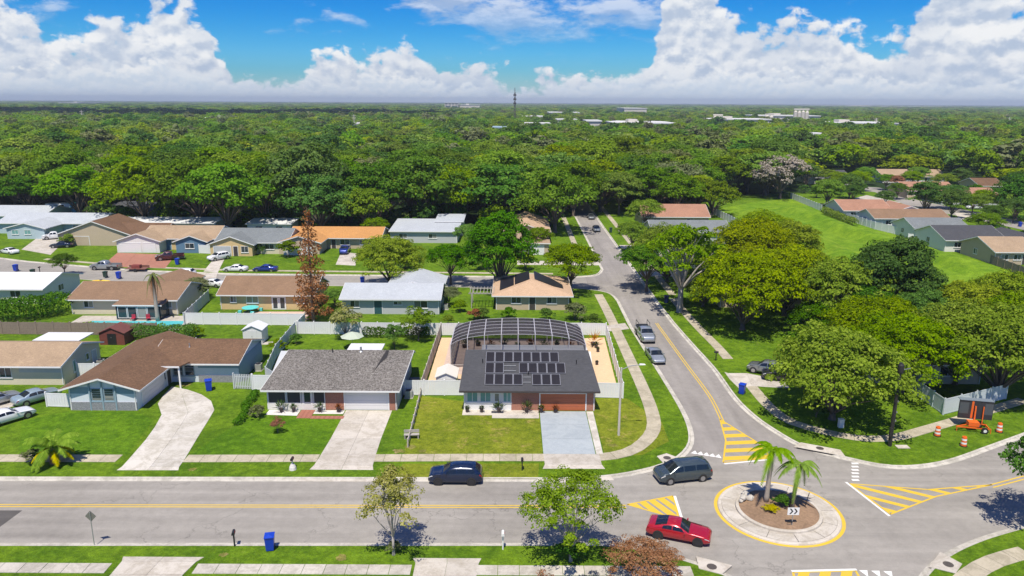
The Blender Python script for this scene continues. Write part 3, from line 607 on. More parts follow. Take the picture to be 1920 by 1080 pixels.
for k in range(6):
    p = Vector((32.13, 63.77)).lerp(Vector((30.77, 60.61)), k / 5); flat(MB(), [(p.x - .32, p.y - .16), (p.x + .32, p.y - .16), (p.x + .32, p.y + .16), (p.x - .32, p.y + .16)]).build('bar', WHT, yt)
yt = marking('road_marking', 'white yield triangles at the near exit')
for k in range(3):
    p = Vector((25.41, 47.02)) + Vector((k * .85, -.05 * k)); flat(MB(), [(p.x - .3, p.y + .3), (p.x + .3, p.y + .3), (p.x, p.y - .5)]).build('yield_tooth', WHT, yt)
# ---------------------------------------------------------------- roundabout island
RC = (22.0, 55.2)
def ring(mb, r0, r1, z, n=72):
    vs = []; 
    for k in range(n): c_, s_ = math.cos(2 * math.pi * k / n), math.sin(2 * math.pi * k / n); vs += [(RC[0] + r0 * c_, RC[1] + r0 * s_, z), (RC[0] + r1 * c_, RC[1] + r1 * s_, z)]
    return mb.add(vs, [(2 * k, 2 * k + 1, (2 * k + 3) % (2 * n), (2 * k + 2) % (2 * n)) for k in range(n)])
mk = marking('road_marking', 'yellow ring painted round the roundabout island'); ring(MB(), 4.85, 5.12, MZ).build('ring_line', YEL, mk)
isl = bpy.data.objects.new('roundabout_island', None); COL.objects.link(isl); isl['kind'] = 'structure'; isl['label'] = 'round island with pale concrete apron and mulch bed'; isl.location = (RC[0], RC[1], ROADZ)
def lathe_open(prof, n=72):
    mb = MB(); vs = []; fs = []; k = len(prof)
    for i in range(n):
        for r, z in prof: vs.append((r * math.cos(2 * math.pi * i / n), r * math.sin(2 * math.pi * i / n), z))
    for i in range(n):
        for j in range(k - 1): fs.append((i * k + j + 1, i * k + j, ((i + 1) % n) * k + j, ((i + 1) % n) * k + j + 1))
    return mb.add(vs, fs)
lathe_open([(4.83, 0), (4.80, .09), (4.74, .115), (4.52, .115), (4.50, .10)]).build('outer_kerb', CONC_W, isl)
for k in range(12):       # apron cast in wedges
    a0, a1 = 2 * math.pi * k / 12 + .006, 2 * math.pi * (k + 1) / 12 - .006; q = []
    for j in range(7): a = a0 + (a1 - a0) * j / 6; q.append((4.49 * math.cos(a), 4.49 * math.sin(a)))
    for j in range(7): a = a1 + (a0 - a1) * j / 6; q.append((3.43 * math.cos(a), 3.43 * math.sin(a)))
    MB().prism(q, 0, .13).build('apron_slab', CONC_W, isl)
lathe_open([(3.42, .10), (3.40, .27), (3.34, .30), (3.14, .30), (3.12, .2)]).build('inner_kerb', CONC_W, isl)
mb = MB(); mb.smooth = True; vs = [(0, 0, .52)]; fs = []
for j, (r, z) in enumerate([(1, .50), (2, .42), (2.7, .32), (3.13, .25)]):
    for k in range(36): vs.append((r * math.cos(k * math.pi / 18), r * math.sin(k * math.pi / 18), z + R_.uniform(-.04, .04)))
fs = [(0, 1 + k, 1 + (k + 1) % 36) for k in range(36)] + [(1 + j * 36 + k, 1 + (j + 1) * 36 + k, 1 + (j + 1) * 36 + (k + 1) % 36, 1 + j * 36 + (k + 1) % 36) for j in range(3) for k in range(36)]
mb.add(vs, fs).build('mulch_bed', MULCH, isl)
# storm drains
def drain(p, label, rz=0, w=3.2, d=1.5):
    root = bpy.data.objects.new('storm_drain', None); COL.objects.link(root); tag(root, label, 'drain'); root.location = (p[0], p[1], 0); root.rotation_euler.z = rz
    MB().prism([(-w / 2, -d / 2), (w / 2, -d / 2), (w / 2 - .5, d / 2), (-w / 2 + .5, d / 2)], -.05, .045).build('slab', CONC_W, root)
    MB().lathe([(.36, 0), (.36, .012)], 20, (0, .1, .045)).build('manhole_cover', pmat('cast_iron', (.10, .085, .075), .7, .3, noise=(9, .3)), root)
    B(-w / 2 + .25, -d / 2 - .012, -.10, w / 2 - .25, -d / 2 - .002, .02).build('inlet_mouth', BLACK, root)
drain((14.74, 64.30), 'concrete storm drain with round cover by the dark minivan', math.radians(30), 2.2, 1.7)
drain((29.91, 66.48), 'concrete storm drain with round cover across from the island palms', math.radians(-26), 4.6, 1.3)
drain((31.75, 47.92), 'concrete storm drain with round cover on the near corner', math.radians(-135), 2.6, 1.6)
drain((14.56, 47.51), 'concrete storm drain behind the bronze leaved tree', math.radians(155), 2.6, 1.4)

# estate street beyond the corridor
sheet('road', [(120.61, 297.73), (137.48, 284.01), (130.22, 246.08), (134.53, 215.18), (137.33, 190.15), (146.32, 203.15), (144.35, 226.11), (141.24, 260.35), (146.63, 298.95), (132.11, 310.13)][::-1], .012, ASPH, 'pale estate street beyond the grass corridor')
driveway([(135.72, 228.04), (129.79, 215.01)], [(147.20, 230.74), (140.85, 215.39)], 'pale concrete driveway of the clipped hedge house', CONC_W, apron=False)
driveway([(120.50, 263.93), (121.25, 245.73)], [(129.68, 273.66), (131.89, 252.87)], 'pale driveway in front of the terracotta roof', CONC_W, apron=False)

# worn bare spots in the lawns
DIRT = grass_mat('worn_grass', (.15, .16, .03), (.24, .22, .06), (.32, .26, .13), 0.7)
def bare(p, r, label, k):
    rg = random.Random(k); q = [(p[0] + r * math.cos(a * .349) * rg.uniform(.6, 1.2), p[1] + r * math.sin(a * .349) * rg.uniform(.5, 1.1)) for a in range(18)]; sheet('bare_patch', q, .011, DIRT, label)
for k, (p, r, l) in enumerate([((-9.74, 66.48), .55, 'bare soil patch by the garden bench'), ((-8.50, 65.58), .45, 'worn soil patch at the rail fence end'), ((-10.74, 65.56), .6, 'bare soil patch beside the sidewalk'), ((-3.07, 74.19), .5, 'dry worn patch below the porch'), ((9.98, 67.06), .5, 'dry spot by the lamp post'), ((-28.95, 61.72), .4, 'worn verge spot by the curving driveway'), ((-55.67, 78.37), .9, 'sandy patch beside the parked sedan'), ((-21.13, 48.63), .35, 'worn spot by the black mailbox'), ((-12.42, 48.38), .5, 'dry spot on the near verge'), ((-14.43, 72.40), .4, 'dry spot between driveway and rail fence'), ((-38.50, 82.36), .8, 'sandy pile by the entry porch')]): bare(p, r, l, k)

# ---------------------------------------------------------------- house kit
def face_frame(blk, side):
    """origin and axes of a wall face: u runs left to right seen from outside, n points out"""
    x0, x1, y0, y1 = blk['x0'], blk['x1'], blk['y0'], blk['y1']
    return {'S': ((x0, y0), (1, 0), (0, -1), x1 - x0), 'N': ((x1, y1), (-1, 0), (0, 1), x1 - x0),
            'E': ((x1, y0), (0, 1), (1, 0), y1 - y0), 'W': ((x0, y1), (0, -1), (-1, 0), y1 - y0)}[side]
def fbox(mb, fr, u0, u1, z0, z1, d0, d1):
    """box on a wall face, from depth d0 to d1 outward"""
    (ox, oy), (ux, uy), (nx, ny), _ = fr
    pts = []
    for z in (z0, z1):
        for u, d in ((u0, d0), (u0, d1), (u1, d1), (u1, d0)): pts.append((ox + ux * u + nx * d, oy + uy * u + ny * d, z))
    return mb.add(pts, [(0, 1, 2, 3), (7, 6, 5, 4), (0, 4, 5, 1), (1, 5, 6, 2), (2, 6, 7, 3), (3, 7, 4, 0)])
def window(par, fr, u, w, h, z, panes=2, fmat=None, gmat=None, rows=1, sill=True):
    fmat = fmat or TRIM; gmat = gmat or GLASS; t = .07; mb = MB()
    fbox(mb, fr, u, u + t, z, z + h, .0, .06); fbox(mb, fr, u + w - t, u + w, z, z + h, .0, .06); fbox(mb, fr, u + t, u + w - t, z, z + t, .0, .06); fbox(mb, fr, u + t, u + w - t, z + h - t, z + h, .0, .06)
    pw = (w - 2 * t) / panes
    for k in range(1, panes): fbox(mb, fr, u + t + pw * k - .03, u + t + pw * k + .03, z + t, z + h - t, .0, .05)
    if sill: fbox(mb, fr, u - .06, u + w + .06, z - .09, z - .005, 0, .11)
    wi = mb.build('window', fmat, par)
    for k in range(panes):
        for r in range(rows):
            ph = (h - 2 * t) / rows
            fbox(MB(), fr, u + t + pw * k + .032, u + t + pw * (k + 1) - .032, z + t + ph * r + .015, z + t + ph * (r + 1) - .015, .006, .022).build('pane', gmat, wi)
    return wi
def door(par, fr, u, w, h, z, mat, glass=None, fmat=None):
    mb = MB(); t = .09; fm = fmat or TRIM
    fbox(mb, fr, u - t, u, z, z + h + t, 0, .07); fbox(mb, fr, u + w, u + w + t, z, z + h + t, 0, .07); fbox(mb, fr, u, u + w, z + h, z + h + t, 0, .07); mb.build('door_frame', fm, par)
    d = fbox(MB(), fr, u + .004, u + w - .004, z, z + h - .004, .0, .04).build('door', mat, par)
    if glass:
        for (a, c, e, f) in glass: fbox(MB(), fr, u + w * a, u + w * c, z + h * e, z + h * f, .041, .052).build('pane', GLASS, d)
    fbox(MB(), fr, u + w * .86, u + w * .93, z + h * .46, z + h * .50, .041, .09).build('handle', METAL, d)
def garage_door(par, fr, u, w, h, mat, fmat=None, rows=4, cols=4, label=None):
    mb = MB(); t = .12; fm = fmat or TRIM
    fbox(mb, fr, u - t, u, 0.02, h + t, 0, .08); fbox(mb, fr, u + w, u + w + t, 0.02, h + t, 0, .08); fbox(mb, fr, u, u + w, h, h + t, 0, .08)
    mb.build('garage_frame', fm, par); g = fbox(MB(), fr, u + .003, u + w - .003, .02, h - .003, 0, .02).build('garage_door', mat, par)
    ph = (h - .02) / rows
    for r in range(rows): fbox(MB(), fr, u + .012, u + w - .012, .03 + ph * r, .03 + ph * (r + 1) - .025, .021, .05).build('panel', mat, g)
    return g
def roof_block(par, blk):
    x0, x1, y0, y1, h = blk['x0'], blk['x1'], blk['y0'], blk['y1'], blk['h']; oh = blk.get('oh', .6); pit = blk.get('pitch', .333); th = blk.get('th', .16)
    kind = blk.get('roof', 'gx'); mat = blk['rm']; fm = blk.get('fm', TRIM); ri0, ri1 = blk.get('ri', (0, 0)); lift = blk.get('lift', 0)
    ohx = blk.get('ohx', .35); roof = MB(); fas = MB(); wallg = None
    def swap(vs): return [(b_, a_, c_) for a_, b_, c_ in vs]
    if kind in ('gx', 'gy'):
        if kind == 'gx': a0, a1, c0, c1 = x0, x1, y0, y1
        else: a0, a1, c0, c1 = y0, y1, x0, x1
        A0, A1 = a0 - ohx, a1 + ohx; C0, C1 = c0 - oh, c1 + oh; cm = blk.get('ridge', (c0 + c1) / 2)
        ze0 = h - oh * pit + lift; zr = h + (cm - c0) * pit + lift; ze1 = zr - (C1 - cm) * pit
        R0, R1 = A0 + ri0, A1 - ri1
        vs = [(A0, C0, ze0), (A1, C0, ze0), (R1, cm, zr), (R0, cm, zr), (A0, C1, ze1), (A1, C1, ze1)]
        vt = [(p[0], p[1], p[2] + th) for p in vs]; allv = vs + vt
        f = [(6, 7, 8, 9), (9, 8, 11, 10), (3, 2, 1, 0), (4, 5, 2, 3), (0, 1, 7, 6), (5, 4, 10, 11), (0, 6, 9, 3), (3, 9, 10, 4), (1, 2, 8, 7), (2, 5, 11, 8)]
        if kind == 'gy': allv = swap(allv); f = [tuple(reversed(q)) for q in f]
        roof.add(allv, f)
        def L(p): return (p[1], p[0], p[2]) if kind == 'gy' else p
        e = .025
        for (p, q) in (((A0, C0 - e, ze0 + th / 2 - .03), (A1, C0 - e, ze0 + th / 2 - .03)), ((A0, C1 + e, ze1 + th / 2 - .03), (A1, C1 + e, ze1 + th / 2 - .03))): fas.bar(L(p), L(q), .04, th + .02)
        for (p, q) in (((A0 - e, C0, ze0 + th / 2 - .03), (R0 - e, cm, zr + th / 2 - .03)), ((R0 - e, cm, zr + th / 2 - .03), (A0 - e, C1, ze1 + th / 2 - .03)), ((A1 + e, C0, ze0 + th / 2 - .03), (R1 + e, cm, zr + th / 2 - .03)), ((R1 + e, cm, zr + th / 2 - .03), (A1 + e, C1, ze1 + th / 2 - .03))): fas.bar(L(p), L(q), .04, th + .02)
        zg = h + (cm - c0) * pit
        wallg = [L((a0, c0, h)), L((a0, c1, h)), L((a0, cm, zg)), L((a1, c0, h)), L((a1, c1, h)), L((a1, cm, zg))]
    elif kind == 'hip':
        X0, X1, Y0, Y1 = x0 - oh, x1 + oh, y0 - oh, y1 + oh; ze = h - oh * pit + lift; half = min(X1 - X0, Y1 - Y0) / 2; zr = ze + half * pit
        if X1 - X0 >= Y1 - Y0: r = [(X0 + half, (Y0 + Y1) / 2, zr), (X1 - half, (Y0 + Y1) / 2, zr)]; f = [(0, 1, 5, 4), (1, 2, 5), (2, 3, 4, 5), (3, 0, 4)]
        else: r = [((X0 + X1) / 2, Y0 + blk.get('hipd', half), zr), ((X0 + X1) / 2, Y1 - half, zr)]; f = [(0, 1, 4), (1, 2, 5, 4), (2, 3, 5), (3, 0, 4, 5)]
        e4 = [(X0, Y0, ze + th), (X1, Y0, ze + th), (X1, Y1, ze + th), (X0, Y1, ze + th)]
        roof.add(e4 + [(p[0], p[1], p[2] + th) for p in r] + [(X0, Y0, ze), (X1, Y0, ze), (X1, Y1, ze), (X0, Y1, ze)], f + [(9, 8, 7, 6), (6, 7, 1, 0), (7, 8, 2, 1), (8, 9, 3, 2), (9, 6, 0, 3)])
        for p, q in ((0, 1), (1, 2), (2, 3), (3, 0)):
            nx = [(0, -.025), (.025, 0), (0, .025), (-.025, 0)][p]; fas.bar((e4[p][0] + nx[0], e4[p][1] + nx[1], ze + th / 2 - .02), (e4[q][0] + nx[0], e4[q][1] + nx[1], ze + th / 2 - .02), .04, th + .02)
    else:   # flat or shed, slope along y
        s = blk.get('slope', .02); Y0, Y1 = y0 - oh, y1 + oh; X0, X1 = x0 - ohx, x1 + ohx; za, zb = h - oh * s + lift, h + (Y1 - y0) * s + lift
        roof.add([(X0, Y0, za), (X1, Y0, za), (X1, Y1, zb), (X0, Y1, zb), (X0, Y0, za + th), (X1, Y0, za + th), (X1, Y1, zb + th), (X0, Y1, zb + th)], [(0, 3, 2, 1), (4, 5, 6, 7), (0, 1, 5, 4), (1, 2, 6, 5), (2, 3, 7, 6), (3, 0, 4, 7)])
        fas.bar((X0, Y0 - .025, za + th / 2), (X1, Y0 - .025, za + th / 2), .04, th + .03)
    ro = roof.build('roof', mat, par); fas.build('fascia', fm, ro)
    return ro, wallg
def house(label, blocks, openings=(), wm=None, cat='house', group=None, name='house', base=None, vents=()):
    """blocks in world plan; the house's own origin sits at its first block's front corner"""
    ox, oy = blocks[0]['x0'], blocks[0]['y0']; root = thing(name, label, cat, (ox, oy, 0), 0, group); roofs = []
    bl = []
    for q in blocks:
        q = dict(q); q['x0'] -= ox; q['x1'] -= ox; q['y0'] -= oy; q['y1'] -= oy
        if 'ridge' in q: q['ridge'] -= (oy if q.get('roof', 'gx') == 'gx' else ox)
        bl.append(q)
    for q in bl:
        ro, wg = roof_block(root, q); roofs.append(ro)
        if q.get('open'): continue
        mb = MB().box(q['x0'], q['y0'], 0, q['x1'], q['y1'], q['h'])
        if wg: mb.add(wg, [(0, 2, 1), (3, 4, 5), (0, 3, 5, 2), (1, 2, 5, 4)])
        elif q.get('roof') in ('flat', 'shed'): pass
        mb.build('wall', q.get('wm', wm), root)
    q = bl[0]
    for x in (q['x0'] + .12, q['x1'] - .12): B(x - .045, q['y0'] - .10, .05, x + .045, q['y0'] - .012, q['h'] - .12).build('downpipe', TRIM, root)
    for o in openings:
        k = o[0]; fr = face_frame(bl[o[1]], o[2])
        if k == 'win': window(root, fr, *o[3:7], **(o[7] if len(o) > 7 else {}))
        elif k == 'door': door(root, fr, *o[3:8], **(o[8] if len(o) > 8 else {}))
        elif k == 'garage': garage_door(root, fr, *o[3:7], **(o[7] if len(o) > 7 else {}))
        elif k == 'panel': fbox(MB(), fr, *o[3:9]).build(o[9], o[10], root)
    return root, bl, roofs
def roof_vent(root, bi, roofobj, x, y, mat=None, r=.06, h=.45, blk=None):
    c0 = blk['y0']; cm = blk.get('ridge', (blk['y0'] + blk['y1']) / 2); pit = blk.get('pitch', .333)
    z = blk['h'] + (y - c0 if y < cm else 2 * cm - c0 - y) * pit + .16
    MB().lathe([(r * 2.2, -.06), (r * 1.2, .04), (r, .06), (r, h)], 10, (x, y, z)).build('vent_pipe', mat or METAL, root)

# ---------------------------------------------------------------- A: the house with the solar array
A, Ab, Ar = house('brick and white house with charcoal shingle roof and solar panels', [dict(x0=-5.15, x1=9.05, y0=75.45, y1=87.3, h=2.62, pitch=.36, rm=RF_DARK, ri=(.35, .75), oh=.72, fm=TRIM_DK, ohx=.42)], [
    ('panel', 0, 'S', 5.15, 14.2, 0.0, 2.6, 0.002, .03, 'brick_wall', BRICK),
    ('garage', 0, 'S', 8.28, 4.88, 1.97, pmat('garage_door_terracotta', (.42, .115, .045), .55, noise=(2, .08)), {'fmat': TRIM}),
    ('panel', 0, 'S', 0.0, 5.14, 0.0, 2.6, .002, .02, 'porch_wall', TRIM),
    ('win', 0, 'S', .30, 1.25, 1.45, .95, {'panes': 2, 'gmat': GLASS_T}), ('win', 0, 'S', 1.72, 1.25, 1.45, .95, {'panes': 2, 'gmat': GLASS_T}), ('win', 0, 'S', 4.2, .95, 1.45, .95, {'panes': 2, 'gmat': GLASS_T}),
    ('door', 0, 'S', 3.15, .86, 2.1, .03, TRIM, {'glass': [(.25, .75, .5, .9), (.25, .75, .12, .42)]}),
    ('win', 0, 'E', 5.0, 1.2, 1.1, 1.2, {}), ('win', 0, 'W', 4.0, 1.2, 1.1, 1.2, {})], STUCCO_W)
rb = Ab[0]; pit = .36; zroof = lambda y: rb['h'] + y * pit + .16
ang = math.atan(pit)
PV = pmat('solar_cell', (.018, .016, .018), .42, spec=.4, noise=(4, .3)); PVF = pmat('solar_frame_silver', (.46, .46, .47), .35, .6)
PVG = pmat('solar_optimizer_grey', (.30, .31, .32), .5)
pvm_f = MB(); w_, l_ = .99, 1.78
pvm_f.box(-w_ / 2, -l_ / 2, 0, -w_ / 2 + .05, l_ / 2, .04).box(w_ / 2 - .05, -l_ / 2, 0, w_ / 2, l_ / 2, .04).box(-w_ / 2 + .05, -l_ / 2, 0, w_ / 2 - .05, -l_ / 2 + .05, .04).box(-w_ / 2 + .05, l_ / 2 - .05, 0, w_ / 2 - .05, l_ / 2, .04)
pv_fm = pvm_f.mesh('solar_frame', PVF); pv_cm = B(-w_ / 2 + .05, -l_ / 2 + .05, 0, w_ / 2 - .05, l_ / 2 - .05, .03).mesh('solar_glass', PV)
rows = [(4.55, [0, 1, 2, 3, 4, 5, 6, 7]), (2.74, [0, 1, 3.62, 4.62, 5.62, 6.62, 7.62]), (.93, [0, 1, 2, 3, 5, 6, 7])]
for y, cols in rows:
    for c_ in cols:
        p = (2.75 + c_ * 1.03, y, zroof(y) + .10)
        s_ = thing('solar_panel', None, None, (0, 0, 0)); s_.parent = A; s_.location = p; s_.rotation_euler = (ang, 0, 0)
        link('frame', pv_fm, s_); link('cell_glass', pv_cm, s_)
for x, y, w in ((4.85, 2.74, 1.55), (6.85, .93, .85)):
    for k in (-.42, .42): B(-w / 2, k - .03, 0, w / 2, k + .03, .05).build('mounting_rail', PVG, A, loc=(x, y, zroof(y) + .05), rot=(ang, 0, 0))
for x, y in ((1.9, 3.7), (12.4, 3.6), (7.0, 1.8)): roof_vent(A, 0, Ar[0], x, y, BLACK, blk=rb)
mb = MB().box(1.4, 11.95, 2.35, 14.6, 15.0, 2.50); mb.build('lanai_roof', RF_WHITE, A)
for x in (1.5, 5.8, 10.2, 14.5): B(x - .05, 14.85, 0, x + .05, 14.95, 2.34).build('lanai_post', TRIM, A)
B(-.1, -1.35, 0, 8.1, -.02, .035).build('front_walk', CONC_W, A); B(3.0, -.85, .036, 4.3, -.35, .05).build('doormat', pmat('doormat', (.05, .05, .07), .9), A)
B(3.1, -2.1, 0, 8.1, -1.36, .034).build('garden_border', CONC, A)
# ---------------------------------------------------------------- B: weathered grey roof, screened porch
Bh, Bb, Br = house('house with mottled weathered grey shingle roof, screened porch and white garage door', [dict(x0=-26.4, x1=-12.35, y0=75.35, y1=87.0, h=2.62, pitch=.36, rm=RF_GREY, ri=(1.3, -.75), oh=.72, ohx=.4)], [
    ('panel', 0, 'S', 6.3, 8.3, 0, 2.6, .002, .05, 'brick_pier', BRICK), ('panel', 0, 'S', 13.2, 14.02, 0, 2.6, .002, .05, 'brick_pier', BRICK),
    ('garage', 0, 'S', 8.42, 4.66, 2.2, pmat('garage_white', (.66, .655, .65), .55), {}),
    ('panel', 0, 'S', 0.0, 6.28, .0, .72, .002, .06, 'porch_base', STUCCO_W), ('win', 0, 'S', .10, 1.95, 1.85, .74, {'panes': 1, 'gmat': SCREEN_DK, 'sill': False}), ('win', 0, 'S', 2.12, 1.55, 1.85, .74, {'panes': 1, 'gmat': SCREEN_DK, 'sill': False}),
    ('door', 0, 'S', 3.90, .92, 2.3, .06, TRIM, {'glass': [(.14, .86, .36, .95), (.14, .86, .06, .30)]}), ('win', 0, 'S', 5.0, 1.28, 1.85, .74, {'panes': 1, 'gmat': SCREEN_DK, 'sill': False}), ('win', 0, 'E', 5, 1.1, 1.0, 1.3, {}), ('win', 0, 'E', 8.5, 1.1, 1.0, 1.3, {})], STUCCO_G)
q = Bb[0]; z_ = lambda y: q['h'] + y * .36 + .16
mb = MB().add([(11.35, 2.6, z_(2.6) + .012), (11.75, 4.0, z_(4.0) + .012), (12.45, 6.3, z_(5.9) + .012), (11.95, 5.4, z_(5.4) + .012)], [(0, 1, 2, 3)]); 
mb = MB(); pts = [(11.2, 2.2), (11.75, 3.6), (12.35, 4.6), (12.4, 5.7), (12.1, 5.78), (11.7, 4.3)]
mb.add([(a, c, z_(c) + .015) for a, c in pts] + [(a, c, z_(c) + .04) for a, c in pts], [tuple(range(5, -1, -1)), tuple(range(6, 12))] + [(i, (i + 1) % 6, (i + 1) % 6 + 6, i + 6) for i in range(6)]); mb.build('wedge_patch', pmat('roof_wedge_black', (.02, .018, .018), .6), Bh)['label'] = 'black wedge shaped patch on the roof'  # thin black wedge laid just above the shingles
roof_vent(Bh, 0, None, 6.0, 5.4, BLACK, blk=q); roof_vent(Bh, 0, None, 9.2, 5.6, METAL, r=.12, h=.5, blk=q)
B(6.0, 11.7, 2.5, 10.3, 15.0, 2.62).build('patio_roof', RF_WHITE, Bh)
sheet('gravel_bed', [(-26.2, 73.9), (-22.8, 73.7), (-22.8, 75.2), (-26.2, 75.2)], .02, GRAVEL_W, 'white gravel bed before the screened porch'); sheet('gravel_bed', [(-21.2, 74.2), (-18.0, 74.2), (-18.0, 75.2), (-21.2, 75.2)], .02, GRAVEL_W, 'white gravel bed beside the garage')
# brick path in pieces
pth = thing('brick_path', 'red brick path leading to the screened porch door', 'path', (-22.7, 73.2)); 
pmr = B(-.24, -.115, 0, .24, .115, .05).mesh('paver', BRICK)
for i in range(3):
    for j in range(9): link('paver', pmr, pth, loc=(.25 + i * .5, 2.0 - .12 - j * .24 + .0, .0))
for i in range(7):
    for j in range(3): link('paver', pmr, pth, loc=(1.75 + i * .5, .32 + .0 - j * .24, .0))
# ---------------------------------------------------------------- C: blue white gabled house, brown L roof
C, Cb, Cr = house('pale blue house with brown L shaped roof, front gable and stone base', [
    dict(x0=-47.5, x1=-40.3, y0=74.95, y1=90.9, h=2.6, pitch=.30, roof='gy', rm=RF_BROWN, oh=.75, ohx=.55),
    dict(x0=-42.5, x1=-32.3, y0=83.4, y1=91.6, h=2.6, pitch=.30, rm=RF_BROWN, oh=.7, ohx=.35, ri=(0, 0))], [
    ('panel', 0, 'S', 0, 7.2, 0, .95, .003, .09, 'stone_base', STONE), ('panel', 0, 'S', 2.2, 2.34, 0, 3.35, .003, .14, 'gable_post', BLUEWALL), ('panel', 0, 'S', 3.55, 3.69, 0, 3.6, .003, .14, 'gable_post', BLUEWALL), ('panel', 0, 'S', 4.95, 5.09, 0, 3.35, .003, .14, 'gable_post', BLUEWALL),
    ('win', 0, 'S', 2.4, 1.1, 1.45, 1.05, {'panes': 1, 'rows': 5, 'fmat': BLUEWALL}), ('win', 0, 'S', 3.75, 1.1, 1.45, 1.05, {'panes': 1, 'rows': 5, 'fmat': BLUEWALL}),
    ('garage', 0, 'E', 1.2, 4.9, 2.2, STUCCO_W, {}), ('door', 0, 'E', 7.2, .9, 2.1, .03, TRIM_DK, {}), ('win', 0, 'E', 6.45, .5, 1.2, .9, {'panes': 1}),
    ('panel', 1, 'S', 5.4, 10.2, 0, .85, .003, .09, 'stone_base', STONE), ('panel', 1, 'S', 5.4, 10.2, 1.75, 2.6, .003, .03, 'upper_siding', BLUEWALL), ('panel', 0, 'S', 0.02, 2.18, 1.9, 2.6, .003, .03, 'upper_siding', BLUEWALL), ('panel', 0, 'S', 5.1, 7.18, 1.9, 2.6, .003, .03, 'upper_siding', BLUEWALL),
    ('win', 1, 'S', 2.4, 1.2, 1.6, .8, {'panes': 1, 'rows': 3, 'fmat': BLUEWALL}), ('win', 1, 'S', 3.75, 1.2, 1.6, .8, {'panes': 1, 'rows': 3, 'fmat': BLUEWALL}), ('win', 1, 'E', 5.2, .9, 1.0, 1.3, {'fmat': BLUEWALL}), ('win', 1, 'E', 2.0, .5, 1.4, 1.0, {'fmat': BLUEWALL, 'panes': 1})], SIDING)
C.children  # entry porch roof on a white post
mb = MB().add([(6.6, 6.2, 2.62), (9.2, 6.2, 2.62), (9.9, 7.6, 2.72), (6.6, 7.6, 2.72), (6.6, 6.2, 2.76), (9.2, 6.2, 2.76), (9.9, 7.6, 2.86), (6.6, 7.6, 2.86)], [(3, 2, 1, 0), (4, 5, 6, 7), (0, 1, 5, 4), (1, 2, 6, 5), (2, 3, 7, 6), (3, 0, 4, 7)]); mb.build('porch_roof', RF_BROWN, C); B(6.6, 6.14, 2.58, 9.25, 6.185, 2.78).build('porch_fascia', TRIM, C)
B(9.0, 6.3, 0, 9.16, 6.46, 2.62).build('porch_post', TRIM, C)
B(15.25, 8.45, 0, 15.28, 16.6, 2.55).build('side_cladding', BLUEWALL, C)
roof_vent(C, 0, None, 8.5, 11.0, METAL, blk=Cb[1])
# ---------------------------------------------------------------- D: tan roof at the frame edge
D, Db, Dr = house('low beige house with tan shingle roof beside the parked pale cars', [dict(x0=-76, x1=-52.4, y0=82.2, y1=90.2, h=2.6, pitch=.30, rm=RF_TAN, oh=.7, ohx=.25)], [
    ('win', 0, 'S', 15.4, 2.2, 1.3, .9, {'panes': 3}), ('win', 0, 'S', 8, 1.8, 1.2, 1.0, {}), ('win', 0, 'E', 2.0, .6, 1.5, .8, {'panes': 1, 'gmat': GLASS_T}), ('win', 0, 'E', 4.8, .7, .9, 1.3, {'panes': 1}), ('door', 0, 'E', 6.2, .85, 2.05, .03, STUCCO_G, {}), ('panel', 0, 'S', 18.5, 23.55, 1.55, 2.58, .003, .03, 'upper_siding', STUCCO_G)], STUCCO_C)
B(14.5, 9.0, 2.4, 20.5, 12.5, 2.52).build('patio_roof', RF_WHITE, D)
# ---------------------------------------------------------------- middle row
E1, Eb, _ = house('cream house with brown tan roof and glazed pool porch', [
    dict(x0=-68.6, x1=-52.0, y0=112.0, y1=121.6, h=2.6, pitch=.30, rm=RF_TANB, oh=.7), dict(x0=-61.5, x1=-54.5, y0=119, y1=127.5, h=2.6, pitch=.30, roof='gy', rm=RF_TANB, lift=.02), dict(x0=-60.2, x1=-53.4, y0=109.2, y1=112.4, h=2.2, roof='flat', slope=.10, rm=RF_TANB, oh=.2, wm=GLASS)], [
    ('win', 2, 'S', .3, 1.4, 1.8, .25, {'panes': 1, 'sill': False}), ('win', 2, 'S', 1.8, 1.4, 1.8, .25, {'panes': 1, 'sill': False}), ('win', 2, 'S', 3.3, 1.4, 1.8, .25, {'panes': 1, 'sill': False}), ('win', 2, 'S', 4.8, 1.7, 1.8, .25, {'panes': 1, 'sill': False}), ('win', 0, 'S', 2, 1.5, 1.1, 1.1, {}), ('win', 0, 'S', 14.2, 1.5, 1.1, 1.1, {})], STUCCO_C)
F1, Fb, _ = house('yellow stucco house with plain brown roof and pink patio', [dict(x0=-46.6, x1=-31.6, y0=115.2, y1=123.6, h=2.65, pitch=.42, rm=RF_TANB, oh=.6)], [
    ('win', 0, 'S', 1.6, 1.0, 1.0, 1.2, {}), ('win', 0, 'S', 4.2, 1.9, 1.1, 1.1, {'gmat': pmat('blind_tan', (.30, .22, .13), .6)}), ('door', 0, 'S', 8.3, .95, 2.1, .04, TRIM, {'glass': [(.15, .85, .1, .92)]}), ('door', 0, 'S', 9.45, .95, 2.1, .04, TRIM, {'glass': [(.15, .85, .1, .92)]}), ('win', 0, 'S', 12.2, 1.7, 1.1, 1.1, {'gmat': pmat('blind_tan', (.30, .22, .13), .6)})], STUCCO_Y)
